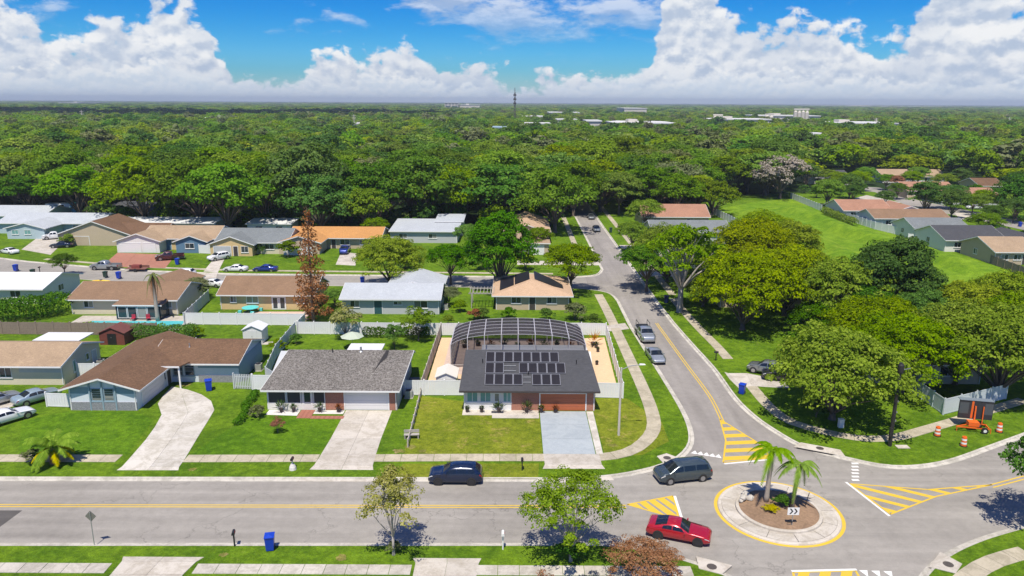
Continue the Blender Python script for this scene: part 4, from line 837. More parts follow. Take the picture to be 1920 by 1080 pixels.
G1, Gb, _ = house('silvery grey house with pale shingle roof and dark teal back door', [dict(x0=-26.6, x1=-11.4, y0=113.0, y1=121.5, h=2.6, pitch=.30, rm=RF_SILVER, oh=.6), dict(x0=-20.5, x1=-11.8, y0=118.5, y1=128.0, h=2.6, pitch=.30, roof='gy', rm=RF_SILVER, oh=.5, lift=.02)], [
    ('door', 0, 'S', 5.0, 1.2, 2.1, .04, pmat('door_teal_dark', (.03, .09, .11), .4), {}), ('win', 0, 'S', 1.2, 1.5, 1.1, 1.1, {}), ('win', 0, 'S', 8.0, 1.4, .6, 1.5, {}), ('win', 0, 'S', 11.2, 2.2, 1.2, 1.0, {}), ('win', 0, 'E', 3, 1.4, 1.1, 1.1, {})], STUCCO_G)
H1, Hb, _ = house('peach roofed house with two black rooftop pool heating mats', [dict(x0=-2.6, x1=9.2, y0=115.8, y1=128.5, h=2.5, pitch=.29, rm=RF_PEACH, roof='hip', oh=.6, hipd=3.4)], [
    ('win', 0, 'S', 2.5, 1.6, 1.1, 1.1, {}), ('door', 0, 'S', 5.4, .95, 2.1, .04, TRIM_DK, {}), ('win', 0, 'S', 8.2, 1.6, 1.1, 1.1, {}), ('win', 0, 'E', 4, 1.6, 1.1, 1.1, {})], STUCCO_T)
def roofmat(par, pts, zf, name):
    mb = MB(); n = len(pts); mb.add([(a, c, zf(a, c) + .03) for a, c in pts] + [(a, c, zf(a, c) + .08) for a, c in pts], [tuple(range(n - 1, -1, -1)), tuple(range(n, 2 * n))] + [(i, (i + 1) % n, (i + 1) % n + n, i + n) for i in range(n)]); return mb.build(name, PV, par)
hz_ = lambda a, c: 2.5 - .6 * .29 + .16 + .29 * min(a + .6, 12.4 - a)
roofmat(H1, [(.6, 1.4), (2.9, 2.4), (2.9, 9.6), (.6, 9.6)], hz_, 'pool_heating_mat'); roofmat(H1, [(3.05, 2.5), (5.5, 3.5), (5.5, 9.6), (3.05, 9.6)], hz_, 'pool_heating_mat')
roofmat(H1, [(6.3, 3.5), (9.4, 2.2), (11.0, 2.6), (11.0, 5.2), (9.4, 7.4), (6.3, 9.6)], hz_, 'pool_heating_mat')
Wl, Wb, _ = house('white roofed long house beside the big hedge', [dict(x0=-106, x1=-76.5, y0=118.0, y1=128.5, h=2.6, pitch=.26, rm=RF_WHITE, oh=.6), dict(x0=-104, x1=-88, y0=110.0, y1=119, h=2.5, pitch=.26, roof='gy', rm=RF_WHITE, oh=.5, lift=.01)], [('win', 0, 'S', 24, 1.8, 1.1, 1.1, {}), ('win', 0, 'E', 4, 1.6, 1.1, 1.1, {})], STUCCO_W)
# ---------------------------------------------------------------- across the back street
J1, Jb, _ = house('tan brick house with brown hip roof across the back street', [dict(x0=-104, x1=-87.5, y0=168.5, y1=180, h=2.6, pitch=.36, rm=RF_BROWN, roof='gy', oh=.7), dict(x0=-92.5, x1=-80.5, y0=169.8, y1=179, h=2.6, pitch=.36, rm=RF_BROWN, oh=.6, lift=.02)], [('garage', 0, 'S', 2.5, 4.6, 2.1, STUCCO_T, {}), ('win', 1, 'S', 5.5, 1.8, 1.2, 1.0, {}), ('win', 1, 'S', 8.6, 1.6, 1.2, 1.0, {}), ('door', 1, 'S', 4.2, .9, 2.1, .04, TRIM_DK, {})], STUCCO_T)
K1, Kb, _ = house('blue gabled house with tan roof and white garage doors', [dict(x0=-82.6, x1=-66.3, y0=164.0, y1=175, h=2.7, pitch=.33, rm=RF_TAN, oh=.6), dict(x0=-86.5, x1=-77.2, y0=160.6, y1=169, h=2.6, pitch=.33, roof='gy', rm=RF_TAN, wm=STUCCO_W, lift=.01), dict(x0=-73.5, x1=-67.0, y0=160.5, y1=168, h=2.6, pitch=.36, roof='gy', rm=RF_TAN, lift=.015)], [('garage', 1, 'S', .6, 4.6, 2.1, TRIM, {}), ('garage', 1, 'S', 5.8, 2.6, 2.1, TRIM, {}), ('door', 0, 'S', 6.6, .9, 2.1, .04, STUCCO_Y, {}), ('win', 0, 'S', 7.8, 1.2, 1.3, .9, {}), ('win', 2, 'S', 2.0, 2.0, 1.2, 1.0, {})], STUCCO_B)
L_, Lb, _ = house('cream house with grey green roof and white porch rail', [dict(x0=-64.4, x1=-49.0, y0=160.0, y1=171, h=2.7, pitch=.36, rm=RF_MID, oh=.6), dict(x0=-64.8, x1=-55.8, y0=157.4, y1=166, h=2.6, pitch=.36, roof='gy', rm=RF_MID, lift=.015, wm=STUCCO_Y)], [('garage', 1, 'S', .8, 3.6, 2.1, STUCCO_G, {}), ('door', 1, 'S', 5.0, .9, 2.1, .04, TRIM_DK, {}), ('win', 1, 'S', 6.6, 1.6, 1.4, .8, {}), ('win', 0, 'S', 10.5, 2.0, 1.2, 1.0, {})], STUCCO_C)
lp = MB(); 
for k in range(9): lp.box(8.9 + k * .5, 1.0, 0, 8.96 + k * .5, 1.06, 1.0)
lp.box(8.9, .99, .95, 13.0, 1.07, 1.03); lp.build('porch_rail', TRIM, L_)
M1, Mb_, _ = house('tan house with bright orange shingle roof', [dict(x0=-50.5, x1=-29.8, y0=166.5, y1=176.5, h=2.6, pitch=.30, rm=RF_ORANGE, oh=.7), dict(x0=-50.8, x1=-42.0, y0=159.8, y1=170, h=2.6, pitch=.30, rm=RF_ORANGE, roof='gy', lift=.015)], [('win', 0, 'S', 11.5, 2.2, 1.3, .9, {}), ('win', 0, 'S', 16, 2.2, 1.3, .9, {}), ('door', 0, 'S', 9.6, .95, 2.1, .04, TRIM_DK, {}), ('garage', 1, 'E', 1.0, 4.6, 2.1, STUCCO_T, {})], STUCCO_T)
N1, Nb_, _ = house('low pale grey flat roofed house behind the dark round tree', [dict(x0=-28.8, x1=-13.0, y0=174, y1=188, h=2.7, roof='flat', slope=.05, rm=RF_SILVER, oh=.5), dict(x0=-19, x1=-12.4, y0=184, y1=193, h=3.5, roof='flat', slope=.05, rm=RF_SILVER, oh=.4)], [('win', 0, 'S', 2, 2, 1.1, 1.1, {}), ('win', 0, 'S', 9, 2, 1.1, 1.1, {})], STUCCO_G)
O1, Ob_, _ = house('pink tan house with faded peach roof beside the side street oak', [dict(x0=-1.5, x1=8.6, y0=174, y1=196, h=2.7, pitch=.33, roof='gy', rm=RF_PEACH, oh=.6), dict(x0=1.5, x1=8.0, y0=160.5, y1=174.5, h=2.5, roof='flat', slope=.03, rm=RF_TAN, oh=.4)], [('win', 1, 'E', 3, 1.8, 1.1, 1.1, {}), ('garage', 1, 'S', 1, 4.4, 2.1, TRIM, {})], STUCCO_T)
P1, Pb_, _ = house('long pale teal house with light grey roof near the back street end', [dict(x0=-128, x1=-103, y0=184.0, y1=196, h=2.7, pitch=.26, rm=RF_SILVER, oh=.6), dict(x0=-121, x1=-112, y0=176.5, y1=186, h=2.6, pitch=.26, roof='gy', rm=RF_SILVER, lift=.015)], [('win', 1, 'S', 1.2, 1.6, 1.1, 1.1, {'gmat': GLASS_T}), ('win', 1, 'S', 4.2, 1.6, 1.1, 1.1, {'gmat': GLASS_T}), ('win', 0, 'S', 18.5, 1.6, 1.1, 1.1, {})], STUCCO_LB)
P2_, _, _ = house('pale grey roofed house at the wood edge beside the turquoise motorhome', [dict(x0=-150, x1=-124, y0=196.0, y1=209, h=2.7, pitch=.26, rm=RF_SILVER, oh=.6)], [('win', 0, 'S', 18, 1.8, 1.1, 1.1, {}), ('win', 0, 'S', 22, 1.8, 1.1, 1.1, {})], STUCCO_LB)
P3_, _, _ = house('white flat roofed house behind the blue gabled one', [dict(x0=-101, x1=-74, y0=184, y1=190.5, h=2.8, roof='flat', slope=.05, rm=RF_WHITE, oh=.5)], [('win', 0, 'S', 22, 1.8, 1.1, 1.1, {})], STUCCO_W)
P4_, _, _ = house('dark roofed house beside the motorhome under the trees', [dict(x0=-116, x1=-96, y0=204, y1=216, h=2.7, pitch=.33, rm=RF_DARK, roof='hip', oh=.6)], [('win', 0, 'S', 14, 1.8, 1.1, 1.1, {})], STUCCO_T)
P5_, _, _ = house('white roofed house in the gap between the great oaks', [dict(x0=-66, x1=-55, y0=184, y1=190, h=2.7, roof='flat', slope=.06, rm=RF_WHITE, oh=.5)], [('win', 0, 'S', 2, 1.8, 1.1, 1.1, {}), ('win', 0, 'S', 7, 1.8, 1.1, 1.1, {})], STUCCO_W)
P6_, _, _ = house('brown roofed house in the tree gap with a yellow side', [dict(x0=-62 + 14, x1=-36, y0=214, y1=226, h=2.7, pitch=.36, rm=RF_TANB, roof='gy', oh=.6)], [('win', 0, 'S', 3, 1.8, 1.1, 1.1, {}), ('win', 0, 'S', 7, 1.8, 1.1, 1.1, {})], STUCCO_Y)
# ---------------------------------------------------------------- right of the side street
Q1, _, _ = house('grey roofed house with pale gutters beyond the bare limbed tree', [dict(x0=33.5, x1=52, y0=176, y1=187, h=2.7, pitch=.33, rm=RF_MID, oh=.6), dict(x0=35, x1=43, y0=170, y1=180, h=2.7, pitch=.33, roof='gy', rm=RF_MID, lift=.015)], [('win', 1, 'S', 1.5, 1.8, 1.2, 1.0, {}), ('win', 0, 'S', 12, 2.0, 1.2, 1.0, {}), ('garage', 1, 'W', 2, 4.6, 2.1, TRIM, {})], STUCCO_G)
Q2, _, _ = house('charcoal roofed house beside the stepped white fence', [dict(x0=34, x1=56, y0=147, y1=158, h=2.7, pitch=.33, rm=RF_DARK, oh=.6), dict(x0=36, x1=45, y0=141.5, y1=150, h=2.7, pitch=.33, roof='gy', rm=RF_DARK, lift=.015)], [('win', 0, 'S', 13, 2.0, 1.2, 1.0, {}), ('win', 1, 'S', 2, 1.8, 1.2, 1.0, {})], STUCCO_W)
Q3, _, _ = house('terracotta roofed house with dark panels by the wide oak', [dict(x0=35, x1=53, y0=200, y1=212, h=2.8, pitch=.40, rm=RF_TERRA, oh=.6)], [('win', 0, 'S', 3, 2.0, 1.2, 1.0, {}), ('win', 0, 'S', 12, 2.0, 1.2, 1.0, {})], STUCCO_T)
Q4, _, _ = house('orange tan roofed house hidden among the yellow green trees', [dict(x0=34, x1=54, y0=118, y1=129, h=2.7, pitch=.33, rm=RF_ORANGE, oh=.6)], [('win', 0, 'S', 3, 2.0, 1.2, 1.0, {}), ('win', 0, 'W', 4, 2.0, 1.2, 1.0, {})], STUCCO_T)
Q5, _, _ = house('pale corner house hidden under the big lime trees', [dict(x0=41, x1=56, y0=84, y1=95, h=2.7, pitch=.33, rm=RF_TAN, oh=.6)], [('win', 0, 'S', 3, 2.0, 1.2, 1.0, {}), ('win', 0, 'S', 10, 2.0, 1.2, 1.0, {}), ('win', 0, 'W', 3, 2.0, 1.2, 1.0, {})], STUCCO_C)
# estate beyond the grass corridor
def far_house(label, p0, p1, depth, rm, wm, roof='gx', h=2.8, wing=None):
    x0, y0 = p0; x1 = p1[0]; bl = [dict(x0=x0, x1=x1, y0=y0, y1=y0 + depth, h=h, pitch=.33, rm=rm, roof=roof, oh=.6)]; w = x1 - x0
    op = [('win', 0, 'S', w * .15, 1.6, 1.2, 1.0, {}), ('win', 0, 'S', w * .45, 1.6, 1.2, 1.0, {}), ('door', 0, 'S', w * .66, .95, 2.1, .04, TRIM_DK, {}), ('win', 0, 'S', w * .8, 1.6, 1.2, 1.0, {}), ('win', 0, 'W', depth * .4, 1.4, 1.2, 1.0, {})]
    if wing: bl.append(dict(x0=x0 + wing[0], x1=x0 + wing[1], y0=y0 - wing[2], y1=y0 + depth * .6, h=h, pitch=.33, roof='gy', rm=rm, oh=.5, lift=.015)); op.append(('win', 1, 'S', .8, 1.4, 1.2, 1.0, {}))
    return house(label, bl, op, wm)
far_house('white walled house with terracotta brown roof beside the grass bank', (95.26, 213.83), (109.03, 214.30), 13, RF_TERRA, STUCCO_W, wing=(12, 22, 4))
far_house('house with brown tan roof between terracotta and slate roofs', (97.19, 198.91), (117.21, 199.55), 10, RF_TANB, STUCCO_W)
far_house('slate grey roofed house with white walls facing the grass', (98.45, 179.91), (111.58, 180.29), 12, RF_MID, STUCCO_W)
far_house('long charcoal roofed white house near the tan corner roof', (97.99, 166.52), (111.58, 163.22), 13, RF_DARK, STUCCO_W, wing=(13, 22, 3))
far_house('house with tan roof and wooden yard fence at the corridor', (100.59, 152.84), (109.52, 149.95), 12, RF_TAN, STUCCO_T)
far_house('brown roofed ranch house behind the round clipped hedge', (139.76, 264.74), (157.20, 265.47), 14, RF_TERRA, STUCCO_T, wing=(8, 18, 4))
far_house('long brown roofed house with dark front windows', (142.68, 247.89), (161.78, 248.64), 13, RF_TERRA, STUCCO_G)
far_house('white gabled house with dark roof beside the silvery grey tree', (122.80, 311.74), (139.79, 312.58), 14, RF_DARK, STUCCO_W, wing=(4, 16, 5))
far_house('white long house with pale roof below the wood', (156.67, 317.64), (183.37, 318.96), 14, RF_TAN, STUCCO_W)
far_house('brown roofed house half hidden by the dark green tree', (175.92, 282.29), (185.24, 282.70), 13, RF_BROWN, STUCCO_T)
far_house('pale pink house at the far end of the side street', (25.90, 293.29), (31.57, 293.56), 12, RF_PEACH, STUCCO_C)

# ---------------------------------------------------------------- fences
def fence(label, pts, h=1.83, step=2.4, kind='vinyl', mat=None, closed=False):
    """each bay a panel, each post a piece"""
    mat = mat or VINYL; o0 = pts[0]; root = thing('fence', label, 'fence', (o0[0], o0[1], 0)); posts = {}
    pm = MB().box(-.065, -.065, 0, .065, .065, h + .10); pm.add([(-.08, -.08, h + .10), (.08, -.08, h + .10), (.08, .08, h + .10), (-.08, .08, h + .10), (0, 0, h + .17)], [(0, 1, 4), (1, 2, 4), (2, 3, 4), (3, 0, 4), (3, 2, 1, 0)]); pme = pm.mesh('post', mat)
    for i in range(len(pts) - 1):
        a, c = Vector(pts[i]), Vector(pts[i + 1]); L = (c - a).length; n = max(1, round(L / step)); w = L / n; an = math.atan2(c.y - a.y, c.x - a.x)
        mb = MB(); g = .07
        if kind == 'vinyl':
            mb.box(g, -.022, .05, w - g, .022, .19).box(g, -.022, h - .14, w - g, .022, h); nb = max(4, round((w - 2 * g) / .29)); bw = (w - 2 * g) / nb
            for k in range(nb): mb.box(g + k * bw + .006, -.012, .19, g + (k + 1) * bw - .006, .012, h - .14)
        elif kind == 'wood':
            mb.box(g, .01, .35, w - g, .05, .44).box(g, .01, h - .4, w - g, .05, h - .31); nb = max(4, round((w - 2 * g) / .17)); bw = (w - 2 * g) / nb
            for k in range(nb): mb.box(g + k * bw + .006, -.012, .04, g + (k + 1) * bw - .006, .009, h + R_.uniform(-.04, .04))
        elif kind == 'picket':
            mb.box(g, .01, .3, w - g, .04, .38).box(g, .01, h - .35, w - g, .04, h - .27); nb = max(3, round((w - 2 * g) / .20)); bw = (w - 2 * g) / nb
            for k in range(nb): mb.box(g + k * bw + .04, -.012, .05, g + (k + 1) * bw - .04, .009, h)
        else:      # low rail fence
            mb.bar((g, 0, h * .45), (w - g, 0, h * .45), .07, .09).bar((g, 0, h * .85), (w - g, 0, h * .85), .07, .09)
        me = mb.mesh('panel', mat)
        for k in range(n):
            p = a.lerp(c, k / n); link('panel', me, root, (p.x - o0[0], p.y - o0[1], 0), (0, 0, an))
            posts[(round(p.x, 2), round(p.y, 2))] = an
        posts[(round(c.x, 2), round(c.y, 2))] = an
    for (x, y), an in posts.items(): link('post', pme, root, (x - o0[0], y - o0[1], 0), (0, 0, an))
    return root
fence('white vinyl fence and gate joining the grey roofed and solar houses', [(-12.25, 79.6), (-5.3, 79.6)])
fence('white vinyl fence enclosing the sandy side yard of the solar house', [(9.15, 79.2), (12.6, 79.0), (13.5, 102.4), (10.0, 102.6)])
fence('long white vinyl fence behind the grey roofed house', [(10.0, 102.6), (-10.1, 102.1), (-30.6, 102.4)])
fence('weathered vinyl fence running back between grey roof and sandy strip', [(-10.25, 80.0), (-10.1, 102.0)], mat=pmat('vinyl_dirty', (.50, .46, .40), .7, noise=(1, .15)))
fence('white vinyl fence behind the yellow stucco house', [(-30.8, 102.4), (-30.8, 106.6), (-48.6, 106.8)])
fence('white vinyl fence slanting down beside the pool porch', [(-48.8, 106.6), (-50.6, 120.5)], mat=pmat('vinyl_grey', (.55, .58, .60), .6))
fence('white vinyl fence along the brown roofed house rear yard', [(-31.0, 102.2), (-30.6, 92.0), (-29.2, 83.6), (-27.0, 81.2)], mat=pmat('vinyl_grey', (.55, .58, .60), .6))
fence('short white vinyl fence beside the grey picket gate', [(-29.9, 81.0), (-26.6, 80.9)])
fence('grey picket gate joining the pale blue house', [(-32.2, 81.3), (-30.0, 81.1)], kind='picket', mat=pmat('picket_grey', (.52, .54, .55), .7))
fence('white fence panel between tan roofed and pale blue houses', [(-52.2, 84.6), (-48.0, 84.6)])
fence('white vinyl fence beside the front gable', [(-50.6, 75.8), (-47.6, 75.6)], h=1.6)
fence('weathered wood fence in front of the turquoise pool', [(-75.0, 101.6), (-50.4, 101.4)], kind='wood', mat=WOOD_F)
fence('pale blue fence corner next to the weathered wood fence', [(-82, 97.5), (-75.6, 97.7), (-75.2, 101.6)], mat=pmat('vinyl_blue', (.45, .55, .60), .6))
fence('low split rail fence on the lawn between the two driveways', [(-10.3, 79.4), (-10.0, 66.4)], h=.85, step=1.9, kind='rail', mat=pmat('old_rail', (.42, .38, .33), .9, noise=(5, .2)))
fence('pale grey vinyl fence under the lime trees by the trailer', [(46.57, 83.57), (46.51, 74.83), (56.18, 79.42)], mat=pmat('vinyl_cool', (.56, .62, .64), .6))
fence('stepped white fence along the green corridor', [(60.46, 223.11), (61.04, 196.04), (60.93, 183.22)], h=2.0)
fence('white fence bordering the corridor by the silvery tree', [(97.91, 262.99), (96.06, 231.18)], h=2.0)
fence('white vinyl fence below the terracotta roof', [(96.04, 213.86), (96.66, 197.16), (98.85, 187.41)], h=2.0)
fence('low white fence in front of the slate roofed house', [(96.60, 179.86), (105.04, 177.96)], h=1.8)
fence('wooden yard fence at the tan roofed corner', [(100.58, 153.90), (99.76, 141.08)], h=1.8, kind='wood', mat=WOOD_F)
fence('white fence before the grey green roofed house', [(-49.4, 158.6), (-43.2, 158.4)], h=1.8)
fence('white fence beside the blue gabled house', [(-68.4, 160.2), (-63.8, 159.4)], h=1.9)
# ---------------------------------------------------------------- pool cage behind A: ribs, purlins, screens
cage = thing('pool_enclosure', 'screened pool cage with pale ribs and arched dark roof', 'enclosure', (-7.5, 87.2, 0))
X0, X1, Y0, YM, Y1 = 0.0, 16.6, 0.0, 7.0, 12.6; ZE = 2.5
RIB = pmat('cage_frame', (.58, .56, .56), .4, .3)
def arch(x): t = 2 * (x - X0) / (X1 - X0) - 1; return 3.55 + 1.4 * math.sqrt(max(0.0, 1 - .93 * t * t)) - .37 * abs(t) ** 6
def cz(x, y): return arch(x) if y <= YM else arch(x) + (ZE - arch(x)) * (y - YM) / (Y1 - YM)
xs = [X0 + (X1 - X0) * k / 8 for k in range(9)]; ys = [0, 1.4, 2.8, 4.2, 5.6, 7.0, 8.9, 10.8, 12.6]
for x in xs:
    mb = MB(); mb.bar((x, Y0, arch(x)), (x, YM, arch(x)), .10, .08); mb.bar((x, YM, arch(x)), (x, Y1, ZE), .10, .08); mb.bar((x, Y0, 0), (x, Y0, arch(x)), .10, .10); mb.bar((x, Y1, 0), (x, Y1, ZE), .10, .10); mb.build('rib', RIB, cage)
for y in ys:
    mb = MB(); n = 24
    for k in range(n): xa, xb = X0 + (X1 - X0) * k / n, X0 + (X1 - X0) * (k + 1) / n; mb.bar((xa, y, cz(xa, y) + .01), (xb, y, cz(xb, y) + .01), .045, .045)
    mb.build('purlin', RIB, cage)
for x in (X0, X1):
    for y in ys[1:-1]: MB().bar((x, y, 0), (x, y, cz(x, y)), .09).build('side_post', RIB, cage)
    for z in (.95, 2.3): MB().bar((x, Y0, z), (x, Y1, z), .06).build('chair_rail', RIB, cage)
for y in (Y0, Y1): MB().bar((X0, y, .95), (X1, y, .95), .06).build('chair_rail', RIB, cage)
for i in range(8):
    for j in range(8):
        mb = MB(); n = 3
        for k in range(n): xa, xb = xs[i] + (xs[i + 1] - xs[i]) * k / n, xs[i] + (xs[i + 1] - xs[i]) * (k + 1) / n; mb.add([(xa, ys[j], cz(xa, ys[j]) - .01), (xb, ys[j], cz(xb, ys[j]) - .01), (xb, ys[j + 1], cz(xb, ys[j + 1]) - .01), (xa, ys[j + 1], cz(xa, ys[j + 1]) - .01)], [(0, 1, 2, 3)])
        mb.build('screen_panel', SCREEN, cage)
mb = MB()
for k in range(24): xa, xb = X0 + (X1 - X0) * k / 24, X0 + (X1 - X0) * (k + 1) / 24; mb.add([(xa, Y1 - .01, 0), (xb, Y1 - .01, 0), (xb, Y1 - .01, ZE), (xa, Y1 - .01, ZE)], [(0, 1, 2, 3)])
mb.build('end_screen', SCREEN, cage)
for x in (X0 + .01, X1 - .01): MB().add([(x, Y0, 0), (x, Y1, 0), (x, Y1, ZE), (x, YM, arch(x)), (x, Y0, arch(x))], [(0, 1, 2, 3, 4)]).build('side_screen', SCREEN, cage)
# ---------------------------------------------------------------- sheds
def shed(label, p, w, d, h, wm, rm, rz=0, doorw=1.2, dm=None):
    root = thing('shed', label, 'shed', (p[0], p[1], 0), rz); mb = MB().box(0, 0, 0, w, d, h); r = w * .22
    mb.add([(0, 0, h), (w, 0, h), (w / 2, 0, h + r), (0, d, h), (w, d, h), (w / 2, d, h + r)], [(0, 1, 2), (4, 3, 5)]); mb.build('wall', wm, root)
    o = .15; z0 = h - o * .44
    for s in (0, 1):
        xa = -o if s == 0 else w + o; MB().add([(xa, -o, z0), (w / 2, -o, h + r), (w / 2, d + o, h + r), (xa, d + o, z0), (xa, -o, z0 + .07), (w / 2, -o, h + r + .07), (w / 2, d + o, h + r + .07), (xa, d + o, z0 + .07)], [(0, 3, 2, 1), (4, 5, 6, 7), (0, 1, 5, 4), (1, 2, 6, 5), (2, 3, 7, 6), (3, 0, 4, 7)]).build('roof', rm, root)
    B(w / 2 - doorw / 2, -.035, .05, w / 2 - .01, -.004, h - .1).build('door', dm or wm, root); B(w / 2 + .01, -.035, .05, w / 2 + doorw / 2, -.004, h - .1).build('door', dm or wm, root)
    B(w / 2 - .09, -.06, 1.0, w / 2 - .03, -.036, 1.15).build('handle', METAL, root); return root
VY = pmat('shed_white', (.66, .67, .66), .6)
shed('white garden shed by the fence corner behind the brown roof', (-36.9, 97.8), 2.6, 2.6, 2.0, VY, pmat('shed_roof_white', (.66, .68, .70), .6))
shed('small white arched shed beside the solar house', (-8.7, 80.9), 2.3, 3.0, 1.7, VY, pmat('shed_roof_cream', (.66, .64, .58), .6))
shed('dark red playhouse shed by the green vines', (-56.2, 97.0), 3.4, 2.6, 1.7, pmat('shed_red', (.16, .045, .035), .7, noise=(3, .15)), pmat('shed_roof_red', (.15, .05, .04), .8, noise=(3, .2)), dm=BLACK)
# pergola between G and H
pg = thing('pergola', 'weathered grey pergola beside the peach roofed house', 'pergola', (-6.6, 116.6, 0)); WG = pmat('pergola_wood', (.36, .34, .31), .9, noise=(4, .2))
for x in (0, 4.2):
    for y in (0, 3.4): B(x, y, 0, x + .14, y + .14, 2.4).build('post', WG, pg)
for y in (0, 3.4): B(-.4, y, 2.4, 4.8, y + .14, 2.58).build('beam', WG, pg)
for k in range(9): B(-.2 + k * .55, -.4, 2.585, -.12 + k * .55, 4.0, 2.72).build('rafter', WG, pg)
# rear carport structure near M / L (white top, dark sides)
cp = thing('carport', 'white topped carport beside the grey green roofed house', 'carport', (-49.0, 160.6, 0)); B(-.2, 0, 2.3, 6.2, 5, 2.42).build('roof', RF_WHITE, cp)
for x in (0, 5.9):
    for y in (.1, 4.8): B(x, y, 0, x + .12, y + .12, 2.3).build('post', METAL, cp)
# ---------------------------------------------------------------- bins, mailboxes, signs, poles
def bin_(label, p, mat, rz=0, s=1.0, group=None):
    root = thing('wheeled_bin', label, 'bin', (p[0], p[1], 0), rz, group); z = .06
    mb = MB(); w, d, h = .58 * s, .68 * s, 1.0 * s
    mb.add([(-w * .40, -d * .38, z), (w * .40, -d * .38, z), (w * .40, d * .38, z), (-w * .40, d * .38, z), (-w / 2, -d / 2, h), (w / 2, -d / 2, h), (w / 2, d / 2, h), (-w / 2, d / 2, h)], [(0, 3, 2, 1), (4, 5, 6, 7), (0, 1, 5, 4), (1, 2, 6, 5), (2, 3, 7, 6), (3, 0, 4, 7)]); mb.build('body', mat, root)
    mb = MB().prism([(-w * .54, -d * .56), (w * .54, -d * .56), (w * .54, d * .5), (-w * .54, d * .5)], h + .004, h + .05 * s); mb.add([(-w * .45, -d * .46, h + .05 * s), (w * .45, -d * .46, h + .05 * s), (w * .45, d * .42, h + .05 * s), (-w * .45, d * .42, h + .05 * s), (0, -d * .1, h + .13 * s), (0, d * .2, h + .13 * s)], [(0, 1, 4), (1, 2, 5, 4), (2, 3, 5), (3, 0, 4, 5)]); mb.build('lid', mat, root)
    MB().bar((-w * .5, d * .58, h * .97), (w * .5, d * .58, h * .97), .045).build('handle', mat, root)
    for x in (-w * .42, w * .42): MB().tube([(x - .03, d * .42, .12 * s), (x + .03, d * .42, .12 * s)], .12 * s, 12).build('wheel', BLACK, root)
    return root
bin_('bright blue wheeled bin on the near verge', (-17.93, 49.34), BLUEBIN, .2, 1.15)
bin_('round topped blue bin beside the curving driveway', (-34.91, 80.74), BLUEBIN, .4, 1.25)
bin_('blue wheeled bin at the kerb under the lime trees', (26.56, 80.61), BLUEBIN, -.6, 1.15)
bin_('blue wheeled bin by the far end of the back street', (-96.79, 142.04), BLUEBIN, 0, 1.2); bin_('blue wheeled bin beside the yellow kayak', (-73.73, 136.22), BLUEBIN, 0, 1.2)
bin_('blue wheeled bin beyond the white patrol style car', (-68.15, 148.66), BLUEBIN, 0, 1.2); bin_('blue wheeled bin across from the orange roofed house', (-27.39, 133.01), BLUEBIN, 0, 1.2)
bin_('dark blue bin under the bare limbed tree', (25.79, 120.60), pmat('navy_plastic', (.01, .02, .08), .4), 0, 1.2); bin_('blue wheeled bin near the clipped hedge estate', (139.14, 202.92), BLUEBIN, 0, 1.2)
bin_('dark green bin on the far side street verge', (25.32, 189.94), GREENBIN, 0, 1.2); bin_('dark bin near the back street mailbox pair', (-91.24, 138.48), GREENBIN, 0, 1.1); bin_('dark bin at the kerb near the grey pickup', (-76.66, 137.03), GREENBIN, 0, 1.1)
def mailbox(label, p, mat, rz=0, h=1.05, pm=None):
    root = thing('mailbox', label, 'mailbox', (p[0], p[1], 0), rz); B(-.05, -.05, 0, .05, .05, h).build('post', pm or mat, root)
    mb = MB(); prof = [(-.11, 0), (.11, 0), (.11, .13), (.08, .20), (0, .235), (-.08, .20), (-.11, .13)]
    n = len(prof); mb.add([(x, -.27, h + z) for x, z in prof] + [(x, .27, h + z) for x, z in prof], [tuple(range(n)), tuple(range(2 * n - 1, n - 1, -1))] + [(i + 1 if i + 1 < n else 0, i, i + n, (i + 1) % n + n) for i in range(n)]); mb.build('box', mat, root)
    B(.112, -.1, h + .1, .125, -.06, h + .28).build('flag', pmat('flag_red', (.5, .03, .03), .5), root); return root
mailbox('black mailbox on a post beside the blue bin', (-20.74, 49.73), BLACK, 0.2); mailbox('white mailbox on a thick white post by the near driveway', (-0.58, 49.49), TRIM, 0, 1.25)
mailbox('dark mailbox at the kerb by the solar house', (1.01, 61.85), BLACK, 0, .95); mailbox('dark mailbox beside the side street trees', (26.54, 91.96), BLACK, 1.57); mailbox('dark mailbox at the back street bend', (-91.04, 140.31), BLACK, 0)
mb_r = mailbox('mailbox on a whitewashed pedestal by the stained driveway', (-19.83, 61.82), BLACK, 0, .95, GRAVEL_W); 
MB().lathe([(.34, 0), (.30, .25), (.20, .45), (.14, .55)], 12).build('pedestal', GRAVEL_W, mb_r)
# diamond sign seen from behind
sg = thing('road_sign', 'diamond road sign seen from behind on a thin post', 'sign', (-31.30, 49.77)); MB().tube([(0, 0, 0), (0, 0, 2.75)], .035, 8).build('post', METAL, sg)
MB().add([(0, .04, 1.95), (.42, .04, 2.40), (0, .04, 2.85), (-.42, .04, 2.40), (0, .055, 1.95), (.42, .055, 2.40), (0, .055, 2.85), (-.42, .055, 2.40)], [(0, 1, 2, 3), (7, 6, 5, 4), (0, 4, 5, 1), (1, 5, 6, 2), (2, 6, 7, 3), (3, 7, 4, 0)]).build('plate', pmat('sign_back', (.25, .24, .22), .5, .5), sg)
